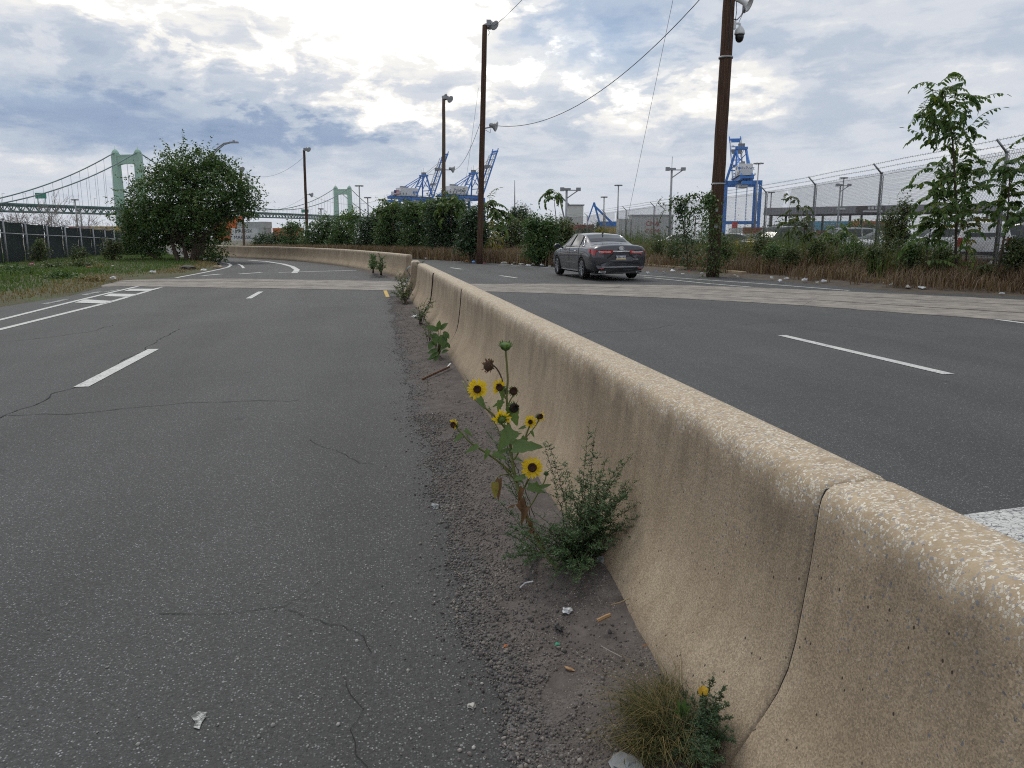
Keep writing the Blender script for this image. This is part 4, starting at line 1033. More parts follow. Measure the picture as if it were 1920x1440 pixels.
container(165, 300, 1, 12.2, CR, math.radians(3), 'brown red container behind the bare shrubs over the screened fence', z0=.3)
container(248, 300, 1, 12.2, CY, math.radians(3), 'ochre container beside the left edge of the big tree', z0=.3)
container(290, 300, 1, 12.2, CY, math.radians(3), 'ochre container seen through the big tree', z0=.3)
# right-hand containers beyond the lot
container(1553, 235, 1, 12.2, CB, math.radians(2), 'sky blue container with white lettering under the grey canopy', 'MAERSK', TXW, 1.7, z0=.9)
container(1632, 233, 1, 12.2, CO, math.radians(2), 'bright orange container with dark lettering under the canopy', 'Hapag-Lloyd', TXD, 1.5, z0=.9, tx=.6)
container(1553, 235, 0, 12.2, CR, math.radians(2), 'brown container below the sky blue one', z0=.9)
container(1632, 233, 0, 12.2, CY, math.radians(2), 'ochre container below the bright orange one', z0=.9)
container(1420, 330, 1, 12.2, CR, math.radians(3), 'brown container stacked right of the end-on crane legs', z0=.3)
container(1420, 330, 0, 12.2, CW, math.radians(3), 'white container beneath the brown one right of the crane', z0=.3)
container(1376, 420, 1, 6.1, CBR, math.radians(80), 'red container stacked below the hanging crane spreader', z0=1.5)
container(1376, 420, 2, 6.1, CBR, math.radians(80), 'topmost red container hanging just under the crane spreader', z0=1.5)
container(1392, 400, 1, 12.2, CW, math.radians(3), 'white container at the foot of the end-on crane', z0=.8)
container(1345, 410, 0, 12.2, CW, math.radians(3), 'white container hidden behind the big near pole', z0=.8)
container(1078, 260, 1, 12.2, CR, math.radians(3), 'dark red container left of the car roof', z0=.3)
container(1143, 330, 1, 12.2, CY, math.radians(3), 'ochre container with a round mark behind the car roof', z0=.6)
container(1143, 330, 0, 12.2, CR, math.radians(3), 'brown container beneath the ochre one behind the car roof', z0=.6)
# pale shed with red lettering behind the car
SHED = M('pale_shed_cladding', (.60, .60, .57), (.50, .50, .48), scale=.3, rough=.7); REDT = M('red_lettering', (.50, .05, .06), rough=.6)
p = base(1208, 210); t = thing('storage_shed', 'low pale shed with red lettering just right of the car', 'shed', tuple(p), -PHI)
m = MB(); m.box((2, 3, 3.6), (11, 6, 7.0)); m.box((-5.3, 3, 3.2), (3.2, 5, 6.2)); 
for x in np.arange(-3.2, 7.4, .8): m.box((x, -.03, 3.6), (.06, .08, 6.9))
m.build('cladding_wall', SHED, t, world=False)
m = MB(); m.box((2, 3, 7.2), (11.5, 6.5, .3)); m.build('roof', CG_, t, world=False)
R = Matrix.Rotation(-PHI, 3, 'Z'); text('CMA', 1.7, p + R @ Vector((2, -.12, 5.0)), R @ Vector((1, 0, 0)), (0, 0, 1), REDT, t); text('CGM', 1.7, p + R @ Vector((2, -.12, 3.0)), R @ Vector((1, 0, 0)), (0, 0, 1), REDT, t)
# white tank tower near the sapling behind the bushes
p = base(1078, 420); t = thing('silo', 'squat white industrial tower behind the roadside bushes left of the car', 'tower', tuple(p), -PHI)
m = MB(); m.box((0, 0, 9), (8, 6, 18)); m.box((-5, 0, 6), (6, 6, 12)); m.build('wall', SHED, t, world=False)
m = MB(); m.box((0, 0, 18.2), (9, 7, .5)); m.beam((-6, 0, 12), (-9, 0, 24), .8); m.beam((-9, 0, 24), (-1, 0, 16), .7); m.build('conveyor', CGREY, t, world=False)

# ------------------------------------------------------------------ gate canopy
ROOFG = M('canopy_grey_metal', (.22, .22, .235), (.19, .19, .20), scale=.4, rough=.5, metal=.2)
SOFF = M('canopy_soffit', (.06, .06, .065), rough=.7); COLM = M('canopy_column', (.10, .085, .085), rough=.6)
pa = at(1431, 405, 150); pb = at(1866, 401, 128)
pa.z = pb.z = 5.6; ax = (pb - pa); LN = ax.length; ax.normalize(); bx_ = Vector((-ax.y, ax.x, 0))
t = thing('gate_canopy', 'long low grey metal gate canopy on posts beyond the chain link fence', 'canopy', (pa.x, pa.y, .2), math.atan2(ax.y, ax.x))
m = MB(); m.prism([(0, 0), (12, 0), (12, 1.3), (.35, 1.3)], 0, LN, M=Matrix(((0, 0, 1), (1, 0, 0), (0, 1, 0))), o=(0, 0, 5.4)); roof = m.build('roof', ROOFG, t, world=False)
m = MB()
for i in range(int(LN / .6)): m.beam((i * .6 + .2, -.03, 5.42), (i * .6 + .2, .33, 6.70), .05, .05)
m.build('standing_seam', ROOFG, roof, world=False, kind='stuff')
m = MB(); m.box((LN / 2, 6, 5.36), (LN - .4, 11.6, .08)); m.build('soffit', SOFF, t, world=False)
for i in range(6):
    for yy in (1.2, 10.5):
        m = MB(); m.box((1.2 + i * (LN - 2.4) / 5, yy, 2.66), (.35, .35, 5.3)); m.box((1.2 + i * (LN - 2.4) / 5, yy, .3), (.7, .7, .6)); m.build('column', COLM, t, world=False)
for i, fx in enumerate((.21, .37, .50, .63, .8)):
    m = MB(); x = LN * fx; m.box((x, -.06, 6.25 if fx != .50 else 6.1), (1.5 if fx != .5 else 4.6, .08, .34 if fx != .5 else 1.1), mi=0 if fx != .5 else 1)
    if fx == .5:
        for j in range(4): m.box((x - .2 + j * .58, -.12, 6.28), (.42, .06, .5), mi=0)
        m.box((x + .4, -.12, 5.72), (3.2, .06, .22), mi=0)
    m.build('roof_sign', [TXW, COLM], t, world=False)
p = base(1700, 150); 
# ------------------------------------------------------------------ masts and lights far away
def high_mast(px, ytop, d, label, ring=9, name='high_mast_light'):
    p = base(px, d); top = at(px, ytop, d).z
    t = thing(name, label, 'light mast', tuple(p), 0, 'tall light masts around the port')
    m = MB(); m.tube([(0, 0, 0), (0, 0, top)], [d * .0012, d * .0007], 8); m.build('shaft', GALV, t, world=False, smooth=True)
    m = MB(); r = ring / 2 * d / F_PX * 1.15
    m.lathe([(r * .25, top - .2), (r * .25, top + .1)], 8)
    for a in range(8):
        c, s = math.cos(a * PI / 4), math.sin(a * PI / 4); m.beam((0, 0, top), (c * r, s * r, top), d * .0006); m.box((c * r, s * r, top - d * .0004), (d * .0022, d * .0022, d * .0013), a * PI / 4)
    m.build('lamp_ring', LAMPG, t, world=False)
high_mast(677, 348, 420, 'tall port light mast right of the far bridge tower, the taller of the pair', 11)
high_mast(692, 370, 480, 'shorter port light mast right of the far bridge tower', 9)
high_mast(604, 391, 620, 'tiny light mast just left of the far bridge tower', 6)
high_mast(1157, 347, 400, 'port light mast standing behind the car roof, taller of two', 10)
high_mast(1131, 369, 460, 'shorter port light mast behind the car roof', 8)
high_mast(1414, 306, 420, 'light mast close to the right of the end-on blue crane', 13)
high_mast(1573, 333, 380, 'light mast above the middle of the grey canopy', 10)
high_mast(1441, 360, 520, 'faint light mast above the left end of the canopy', 8)
high_mast(148, 374, 560, 'light mast beneath the bridge cables behind bare shrubs', 8)
high_mast(156, 390, 560, 'low light mast beneath the bridge cables by the bare shrubs', 6)
t = thing('radio_mast', 'slim grey mast above the bushes left of the car', 'mast', tuple(base(965, 260)))
m = MB(); zt = at(965, 338, 260).z; m.tube([(0, 0, 0), (0, 0, zt * .72), (0, 0, zt)], [.22, .2, .10], 8); m.build('shaft', GALV, t, world=False, smooth=True); m = MB(); m.box((.35, 0, zt * .62), (.5, .2, .3)); m.build('bracket', LAMPG, t, world=False)
def steel_post(px, ytop, d, label, kind):
    p = base(px, d); zt = at(px, ytop, d).z; t = thing('steel_lamp_post', label, 'lamp post', tuple(p), -PHI)
    m = MB(); m.tube([(0, 0, 0), (0, 0, zt)], [.16, .12], 8); m.build('shaft', GALV, t, world=False, smooth=True)
    m = MB(); m.box((0, 0, zt), (.9, .3, .25))
    m.beam((0, 0, zt - 1.0), (1.3, 0, zt - .1), .12); m.beam((-.5, 0, zt - .1), (1.4, 0, zt - .1), .1); m.box((1.3, -.1, zt), (.5, .4, .35)); m.box((-.5, -.1, zt), (.45, .4, .4)); m.build('lamp_bracket', LAMPG, t, world=False)
    if kind: m = MB(); m.tube([(0, 0, zt), (0, 0, zt + 1.4)], .03, 4); m.build('aerial', LAMPG, t, world=False)
    return t
steel_post(1254, 317, 92, 'slender grey steel lamp post with small side bracket right of the car', 1)
steel_post(1567, 347, 120, 'grey steel lamp post standing before the grey canopy', 0)
steel_post(1061, 355, 88, 'plain grey pole beside the umbrella-topped sapling', 0)
def power_pole(px, ytop, d, label):
    p = base(px, d); zt = at(px, ytop, d).z; t = thing('power_pole', label, 'power pole', tuple(p), -PHI, 'small distant power poles')
    m = MB(); m.tube([(0, 0, 0), (0, 0, zt)], [.22, .16], 6); m.build('shaft', WOOD2, t, world=False); m = MB(); m.box((0, 0, zt - 1), (2.8, .2, .2)); m.box((0, 0, zt - 2.2), (2.2, .2, .2)); m.build('crossarm', WOOD2, t, world=False)
power_pole(1236, 410, 260, 'left one of two small power poles behind the car'); power_pole(1242, 409, 255, 'right one of two small power poles behind the car')
power_pole(1302, 405, 250, 'small power pole left of the big near pole'); power_pole(1315, 413, 255, 'lower small power pole close beside the big near pole')
# ------------------------------------------------------------------ wooden poles with lamps
def floodlight(t, c, dirv, s=1.0, name='floodlight'):
    """reflector bowl on a bracket"""
    d = Vector(dirv).normalized(); Mx = d.to_track_quat('Z', 'Y').to_matrix(); c = Vector(c)
    m = MB(); m.lathe([(.06 * s, -.26 * s), (.11 * s, -.22 * s), (.13 * s, -.05 * s), (.26 * s, .12 * s), (.28 * s, .16 * s)], 12, c, Mx, 0); m.lathe([(.26 * s, .165 * s), (.20 * s, .18 * s), (.01, .185 * s)], 12, c, Mx, 1)
    return m.build(name, [LAMPG, LENS], t, smooth=False)
def pole(px0, d, pxt, yt, r0, r1, label, mat=WOOD, z0=0.0):
    p = base(px0, d, z0); q = at(pxt, yt, d)
    t = thing('utility_pole', label, 'utility pole', tuple(p), 0, 'wooden utility poles along the road')
    n = 14; pts = [p.lerp(q, i / (n - 1)) + Vector((mnoise.noise((i * .7, px0, 0)) * r0 * .16, mnoise.noise((i * .7, px0, 9)) * r0 * .16, 0)) for i in range(n)]
    pts[0] = pts[0] - Vector((0, 0, .3))
    m = MB(); m.tube(pts, [r0 + (r1 - r0) * i / (n - 1) for i in range(n)], 16); m.build('shaft', mat, t, smooth=True)
    return t, p, q
rxv = Vector((cP, -sP, 0)); fwv = Vector((sP, cP, 0)); Z = Vector((0, 0, 1))
# the big near pole
bigp, bp0, bp1 = pole(1336, 28, 1372, -75, .235, .19, 'big dark brown wooden pole rising out of frame with camera and horn', z0=.05)
def on_big(py): # point on the pole axis at photo row py
    lo, hi = 0, 1
    for _ in range(40):
        m_ = (lo + hi) / 2; a = bp0.lerp(bp1, m_)
        f_ = (a.x * sP + a.y * cP); zc = f_ * cT + (EYE - a.z) * sT; yc = -f_ * sT + (EYE - a.z) * cT
        if 720 + F_PX * yc / zc > py: lo = m_
        else: hi = m_
    return bp0.lerp(bp1, lo)
a = on_big(50)
m = MB(); m.box(a + rxv * .22 + Z * .05, (.10, .12, .26), -PHI); m.tube([a + rxv * .24 + Z * .10, a + rxv * .40 + Z * .10], .035, 8); m.tube([a + rxv * .40 + Z * .10, a + rxv * .42 - Z * .02], .045, 8)
cb = m.build('camera_bracket', WHITEP, bigp)
m = MB(); c = a + rxv * .42; m.lathe([(.05, .02), (.10, -.02), (.155, -.12), (.175, -.20), (.175, -.25), (.15, -.255)], 16, c); dome = m.build('dome_camera', WHITEP, bigp, smooth=True)
m = MB(); m.lathe([(.152, -.256), (.145, -.36), (.115, -.45), (.06, -.50), (.005, -.51)], 16, c); m.build('dome_glass', BLACK, dome, smooth=True)
a = on_big(8); Mh = (rxv * .8 - fwv * .45 - Z * .45).normalized().to_track_quat('Z', 'Y').to_matrix()
m = MB(); m.lathe([(.07, -.2), (.08, -.05), (.10, .08), (.16, .20), (.24, .30), (.25, .31), (.20, .27), (.08, .10), (.01, .05)], 16, a + rxv * .42 + Z * .10, Mh); m.box(a + rxv * .26 + Z * .14, (.22, .08, .08), -PHI); m.build('siren_horn', WHITEP, bigp, smooth=True)
a = on_big(36); m = MB()
m.tube([a + rxv * .20, a + rxv * .30 - Z * .02, a + rxv * .42 + Z * .10, a + rxv * .50 + Z * .26], .022, 6); m.box(a + rxv * .52 + Z * .32, (.10, .10, .24), -PHI); m.tube([a + rxv * .20 - Z * .1, a + rxv * .36 - Z * .12, a + rxv * .50 + Z * .2], .01, 5); m.build('antenna_arm', LAMPG, bigp, smooth=True)
a = on_big(20); m = MB(); m.tube([a + rxv * .235 - fwv * .02 + Z * .3, a + rxv * .26 - fwv * .05, a + rxv * .235 - fwv * .02 - Z * .35], .012, 5); m.tube([on_big(-40) - fwv * .215 + rxv * .01, on_big(95) - fwv * .222 + rxv * .01], .018, 5); m.build('cable', BLACK, bigp)
for zz_, w_ in ((1.75, .12), (2.3, .09)):
    a = bp0.lerp(bp1, zz_ / (bp1.z - bp0.z)); m = MB(); m.box(a - fwv * .235 - rxv * .05, (w_, .012, w_ * 1.3), -PHI); m.build('pole_tag', GALV, bigp)
for zz_ in (3.2, 7.4):
    a = bp0.lerp(bp1, zz_ / (bp1.z - bp0.z)); m = MB(); m.lathe([(.242, -.03), (.246, -.03), (.246, .03), (.242, .03)], 18, a); m.build('steel_band', GALV, bigp, smooth=True)
# second pole with two floodlights
p2, a0, a1 = pole(899, 42, 909, 47, .165, .125, 'tall brown wooden pole with floodlights, directly right of the second blue crane')
f1 = a1; floodlight(p2, f1 + rxv * .42 - fwv * .1 + Z * .02, (.5, -.6, -.55), .9); floodlight(p2, f1 + rxv * .22 + fwv * .3 + Z * .12, (-.2, .8, -.5), .85)
m = MB(); m.beam(f1 - rxv * .05 - Z * .1, f1 + rxv * .4 - Z * .02, .07); m.box(f1 + rxv * .2 + Z * .1, (.22, .22, .28), -PHI); m.tube([f1 + rxv * .14 - Z * .2, f1 + rxv * .26 - Z * .35, f1 + rxv * .16 - Z * .5], .012, 5); m.build('lamp_bracket', LAMPG, p2)
m_ = at(930, 236, 42); ax_ = a0.lerp(a1, (m_.z - a0.z) / (a1.z - a0.z)); 
floodlight(p2, m_ - rxv * .12, (.75, -.35, -.25), .95); m = MB(); m.tube([ax_ + rxv * .12 - Z * .12, m_ - rxv * .2 - Z * .05], .035, 6); m.tube([ax_ + rxv * .14 - Z * .2, ax_ + rxv * .4 - Z * .35, m_ - rxv * .25 - Z * .05], .015, 5); m.build('lamp_bracket', LAMPG, p2)
LAMP2 = m_
# third pole
p3, b0, b1 = pole(832, 58, 832, 183, .155, .115, 'brown wooden pole with floodlights between the two left blue cranes', WOOD2)
floodlight(p3, b1 + rxv * .38 - Z * .05, (.5, -.6, -.5), .95); floodlight(p3, b1 + rxv * .1 + Z * .12 + fwv * .2, (-.2, .8, -.5), .85); m = MB(); m.box(b1 + rxv * .12, (.4, .25, .2), -PHI); m.build('lamp_bracket', LAMPG, p3)
m_ = at(846, 317, 58); ax_ = b0.lerp(b1, (m_.z - b0.z) / (b1.z - b0.z)); floodlight(p3, m_ + rxv * .05, (.75, -.35, -.25), .9); m = MB(); m.tube([ax_ - rxv * .45 - Z * .02, ax_ - Z * .05, m_ - rxv * .1 - Z * .06], .035, 6); m.build('lamp_bracket', LAMPG, p3); LAMP3 = m_
# fourth pole
p4, c0, c1_ = pole(577, 86, 570, 281, .17, .125, 'dark brown wooden pole with lamps left of the far bridge tower')
floodlight(p4, c1_ + rxv * .42 + Z * .1, (.5, -.6, -.5), 1.0); m = MB(); m.box(c1_ + rxv * .2 + Z * .05, (.45, .3, .3), -PHI); m.build('lamp_bracket', LAMPG, p4)
m_ = at(583, 365, 86); floodlight(p4, m_, (.75, -.35, -.25), .95); m = MB(); m.tube([m_ - rxv * .6, m_], .035, 6); m.build('lamp_bracket', LAMPG, p4); LAMP4 = m_
# fifth pole by the containers
p5, d0, d1_ = pole(458, 108, 452, 320, .17, .13, 'grey weathered wooden pole in front of the white containers', WOOD2)
floodlight(p5, d1_ + rxv * .1 + Z * .3, (.4, -.7, -.5), 1.3); m = MB(); m.box(d1_ + Z * .1, (.3, .3, .3), -PHI); m.build('lamp_bracket', LAMPG, p5)
# wires
def wire(a, c, sag, r, label, mat=WIRE, name='overhead_wire'):
    a = Vector(a); c = Vector(c); n = 28; mid = (a + c) / 2
    t = thing(name, label, 'wire', tuple(mid), 0, 'overhead wires')
    m = MB(); m.tube([a.lerp(c, i / (n - 1)) - Z * sag * 4 * (i / (n - 1)) * (1 - i / (n - 1)) for i in range(n)], r, 5); m.build('strand', mat, t, smooth=True); return t
wire(LAMP2 + rxv * .1, on_big(-70), 1.5, .015, 'thick black cable sagging from the tallest lit pole to the big near pole', WIRE)
wire(LAMP3 + rxv * .12 - Z * .08, a0.lerp(a1, .60) - rxv * .14, .55, .012, 'black cable curving between the third pole and the tallest lamp pole')
wire(at(738, 366, 58), b0.lerp(b1, .42), .25, .009, 'thin cable reaching the third pole over the far bushes', WIRE)
wire(LAMP4 - rxv * .1, at(738, 366, 70), .9, .011, 'thin cable sagging from the fourth pole past the far bridge tower', WIRE)
wire(at(571, 293, 86), at(482, 331, 102), .7, .013, 'upper black cable from the fourth pole to the old grey pole', WIRE)
wire(at(482, 331, 102), d1_ - Z * .2, .15, .02, 'short cable end tied to the old grey pole top', WIRE)
wire(at(574, 368, 86), at(462, 395, 106), .8, .011, 'lower thin cable from the fourth pole above the bridge deck', WIREL)
wire(at(925, 50, 42), at(1010, -36, 36), .1, .012, 'cable leaving the top of the tallest lamp pole upward', WIRE)
wire(at(1172, 432, 52), at(1268, -30, 38), .0, .010, 'pale guy wire slanting across the sky above the car', WIREL)
wire(at(868, 375, 58), at(897, 165, 44), .15, .008, 'hair-thin guy wire left of the tallest lamp pole', WIREL)
# twin-arm street lamp behind the left tree
p = base(378, 60); t = thing('street_lamp', 'street lamp with long curved double arm behind the left tree', 'street lamp', tuple(p))
q0 = at(383, 312, 60); m = MB(); m.tube([p, p + Z * (q0.z - .4)], [.12, .08], 10); m.build('post', GALV, t, smooth=True)
m = MB()
for off, py in ((0, 0), (0, 7)):
    pts = [at(x, y + py * (1 - i / 5), 60) for i, (x, y) in enumerate(((383, 305), (396, 290), (408, 277), (420, 268.5), (431, 266.5), (438, 266.5)))]; m.tube([p + Z * (pts[0].z - .5)] + pts, .045, 6)
m.build('arm', GALV, t, smooth=True)
m = MB(); hd = at(439, 267, 60); m.box(hd, (.62, .26, .10), -PHI); m.box(hd - rxv * .02 + Z * .09, (.14, .14, .12), -PHI); m.build('lamp_head', LAMPG, t)

# ------------------------------------------------------------------ chain link fence on the right
fence = thing('chain_link_fence', 'tall galvanised chain link fence topped with three barbed wires', 'fence', tuple(FENCE[2]))
POSTS_CAM = []
def fence_at(dist):                        # by camera distance along the polyline
    for (r0, f0), (r1, f1) in zip(FENCE_CAM, FENCE_CAM[1:]):
        if f0 <= dist <= f1: k = (dist - f0) / (f1 - f0); return camxy(r0 + (r1 - r0) * k, dist, FZ)
FH = 3.5
post_d = [15.6, 23, 30.4, 36.8, 43, 49, 55, 62.5, 71, 79.5, 90, 98, 107, 117, 128]
arm_tops = []
for dd in post_d:
    c = fence_at(dd); m = MB()
    top = c + Z * FH; arm = top - rxv * .36 - fwv * .05 + Z * .36
    m.tube([c - Z * .3, c + Z * (FH - .08), top], .045, 8); m.tube([c + Z * .02 + Vector((.09, 0, 0)), c + Z * (FH * .98) + Vector((.09, 0, 0))], .02, 6)
    m.tube([top, arm], .032, 6); m.lathe([(.055, -.02), (.055, .05), (.01, .06)], 8, top); m.build('post', GALV, fence, smooth=True)
    arm_tops.append((top, arm))
poly = [fence_at(d) for d in np.linspace(13.5, 128, 40)]
L_ = [0]
for a, c in zip(poly, poly[1:]): L_.append(L_[-1] + (c - a).length)
L_ = np.array(L_); PX = np.array([p.x for p in poly]); PY = np.array([p.y for p in poly])
def fpos(s): return np.interp(s, L_, PX), np.interp(s, L_, PY)
# woven wires: two families of slanted strands; further off the mesh is coarser
def weave(s0, s1, pitch, r, y_off):
    segs = []
    for k, sg in enumerate((1, -1)):
        s = np.arange(s0 - FH, s1 + FH, pitch)
        for st in s:
            n = 5 ; zz = np.linspace(0, FH - .05, n); q = st + sg * zz * .62
            ok = (q >= s0) & (q <= s1)
            for i in range(n - 1):
                if ok[i] and ok[i + 1]: segs.append((q[i], zz[i], q[i + 1], zz[i + 1], k))
    A = np.array(segs); x0, y0 = fpos(A[:, 0]); x1, y1 = fpos(A[:, 2])
    P0 = np.stack([x0, y0, FZ + .05 + A[:, 1]], 1); P1 = np.stack([x1, y1, FZ + .05 + A[:, 3]], 1)
    d = P1 - P0; d /= np.linalg.norm(d, axis=1, keepdims=True); nrm = np.stack([-d[:, 1], d[:, 0], 0 * d[:, 0]], 1); nrm /= np.linalg.norm(nrm, axis=1, keepdims=True); up = np.cross(d, nrm)
    offs = [(nrm * math.cos(a) + up * math.sin(a)) * r for a in (0, 2.094, 4.189)]
    V = np.stack([P0 + o for o in offs] + [P1 + o for o in offs], 1).reshape(-1, 3); n = len(P0)
    T = np.array([(0, 1, 4, 3), (1, 2, 5, 4), (2, 0, 3, 5)]); Fq = (T[None] + (np.arange(n) * 6)[:, None, None]).reshape(-1, 4)
    return V, Fq
SL = [np.interp(d, np.linspace(13.5, 128, 40), L_) for d in (13.5, 40, 75, 128)]
np_mesh('wire_mesh', *merge(weave(SL[0], SL[1], .072, .0036, 0), weave(SL[1], SL[2], .10, .0036, 0), weave(SL[2], SL[3], .2, .005, 0)), GALVD, fence, kind='stuff')
for k in range(3):
    m = MB(); pts = []; tz = k / 2
    line = [c + Z * FH + (-rxv * .36 + Z * .36) * (.12 + .86 * tz) for c in poly]
    line = [p_ - Z * .03 * abs(math.sin(i * 1.3)) for i, p_ in enumerate(line)]
    m.tube(line, .0065, 4)
    tot = 0
    for a, c in zip(line, line[1:]):
        n = int((c - a).length / .16); 
        if a.length > 75: n = n // 3
        for i in range(n):
            p_ = a.lerp(c, i / n); an = i * 1.7 + k; m.beam(p_ + Vector((0, .03 * math.cos(an), .035)), p_ - Vector((0, .03 * math.cos(an), .035)), .006)
    m.build('barbed_wire', GALVD, fence)
m = MB(); m.tube([c + Z * .55 for c in poly], .008, 4); m.tube([c + Z * (FH - .06) for c in poly], .006, 4); m.build('tension_wire', GALVD, fence)

# ------------------------------------------------------------------ screened fence on the left
SCREEN = M('dark_green_windscreen', (.036, .050, .050), (.022, .032, .032), scale=.5, rough=.85, bump=.3, bscale=1.3, bdist=.06, spec=.12)
lf = [(-27.2, 36), (-25.8, 38.8), (-32.5, 47), (-36.5, 53), (-41, 63), (-43, 68), (-46.5, 76), (-51, 89), (-55, 106), (-60, 130)]
pxs = [-44, 5, 47, 87, 121, 150, 174, 196, 213, 229, 262]; yts = [405, 411, 416.5, 420.5, 423.5, 425.5, 427.2, 428.8, 430.2, 432.5, 435]
LFD = [35, 38.8, 43, 46.5, 50, 53, 55.5, 58, 60, 62.5, 66]
pts = []; LHs = []
for i, (x, y, d) in enumerate(zip(pxs, yts, LFD)):
    p_ = at(x, y, d); zb = .10 - .045 * i; LHs.append(p_.z - zb); p_.z = zb; pts.append(p_)
lfence = thing('screened_fence', 'steel mesh fence covered with dark green windscreen on the left', 'fence', tuple(pts[4]))
for a, LH in zip(pts, LHs):
    m = MB(); m.tube([a - Z * .3, a + Z * LH], .045, 8); m.lathe([(.06, 0), (.05, .05), (.01, .06)], 8, a + Z * LH); m.build('post', GALV, lfence, smooth=True)
for (a, c), LH in zip(zip(pts, pts[1:]), LHs):
    d_ = (c - a).normalized(); n_ = Vector((-d_.y, d_.x, 0))
    if n_.x * a.x + n_.y * a.y < 0: n_ = -n_
    m = MB(); N_ = 10; vs = []
    for i in range(N_ + 1):
        for j in range(5):
            p_ = a.lerp(c, .015 + .97 * i / N_) + n_ * (.17 + .05 * mnoise.noise((i * .6, j * .8, a.x)))
            z_ = .05 + (LH - .10) * j / 4 - (.05 * math.sin(PI * i / N_) if j == 4 else 0); vs.append((p_.x, p_.y, p_.z + z_ + (.0)))
    fs = [(i * 5 + j, (i + 1) * 5 + j, (i + 1) * 5 + j + 1, i * 5 + j + 1) for i in range(N_) for j in range(4)]
    vs2 = [(v[0] + n_.x * .008, v[1] + n_.y * .008, v[2]) for v in vs]; k = len(vs)
    m.add(vs, fs); m.add(vs2, [f[::-1] for f in fs]); m.build('screen_panel', SCREEN, lfence, smooth=True)
    m = MB(); m.tube([a + Z * 1.55, c + Z * 1.55], .028, 6); m.build('rail', GALV, lfence, smooth=True)
    m = MB(); m.tube([a + Z * (LH - .02), c + Z * (LH - .04)], .02, 6); m.build('rail', GALV, lfence, smooth=True)
LFP = pts
# ------------------------------------------------------------------ vehicles
def carpaint(name, c, metal=.35, rough=.32):
    m, nt, b, o = _nt(name); b.inputs['Base Color'].default_value = tuple(c) + (1,); b.inputs['Metallic'].default_value = metal; b.inputs['Roughness'].default_value = rough
    q = NB(nt); v = q.noise(q.obj(), 1.6, 5, .6); col = q.ramp(v, [(.35, tuple(c)), (.7, tuple(min(1, x * 1.18 + .012) for x in c))]); q.l(col, b.inputs['Base Color'])
    q.l(q.ramp(v, [(.3, rough), (.7, rough + .12)]), b.inputs['Roughness'])
    b.inputs['Coat Weight'].default_value = .75; b.inputs['Coat Roughness'].default_value = .06; return m
def glassm(name, c):
    m, nt, b, o = _nt(name); b.inputs['Base Color'].default_value = tuple(c) + (1,); b.inputs['Roughness'].default_value = .04; b.inputs['Specular IOR Level'].default_value = .5; b.inputs['IOR'].default_value = 1.5
    q = NB(nt); q.l(q.ramp(q.noise(q.obj(), 3, 3), [(.3, .03), (.7, .09)]), b.inputs['Roughness']); return m
P_GREY = carpaint('slate_grey_car_paint', (.050, .051, .060), .6); P_DARK = carpaint('dark_car_paint', (.022, .024, .034), .4); P_WHITE = carpaint('white_car_paint', (.70, .71, .72), 0, .35); P_SILV = carpaint('silver_car_paint', (.36, .38, .40), .6)
GLASS = glassm('car_glass', (.018, .024, .032))
TAIL = M('tail_light_red', (.42, .012, .015), (.25, .008, .01), scale=12, rough=.12, coat=.6); TAILW = M('tail_light_clear', (.62, .58, .56), (.45, .40, .38), scale=20, rough=.15, coat=.6)
RIM = M('alloy_rim', (.42, .43, .45), (.28, .29, .31), scale=10, rough=.28, metal=.9); DARKP = M('dark_trim', (.014, .014, .016), rough=.5); PLATE = M('plate_white', (.74, .74, .72), rough=.5); PLATEY = M('plate_yellow_band', (.72, .48, .05), rough=.5); PLATEB = M('plate_navy', (.02, .035, .13), rough=.5)
def cr_interp(tab, x):
    """monotone-ish interpolation through the station table"""
    tab = np.array(tab); xs = tab[:, 0]; i = int(np.clip(np.searchsorted(xs, x) - 1, 0, len(xs) - 2))
    t = (x - xs[i]) / (xs[i + 1] - xs[i]); p1, p2 = tab[i], tab[i + 1]; p0 = tab[max(i - 1, 0)]; p3 = tab[min(i + 2, len(xs) - 1)]
    m1 = (p2 - p0) / (p2[0] - p0[0]) * (xs[i + 1] - xs[i]) * .75; m2 = (p3 - p1) / (p3[0] - p1[0]) * (xs[i + 1] - xs[i]) * .75
    h = (2 * t ** 3 - 3 * t ** 2 + 1) * p1 + (t ** 3 - 2 * t ** 2 + t) * m1 + (-2 * t ** 3 + 3 * t ** 2) * p2 + (t ** 3 - t ** 2) * m2
    return h
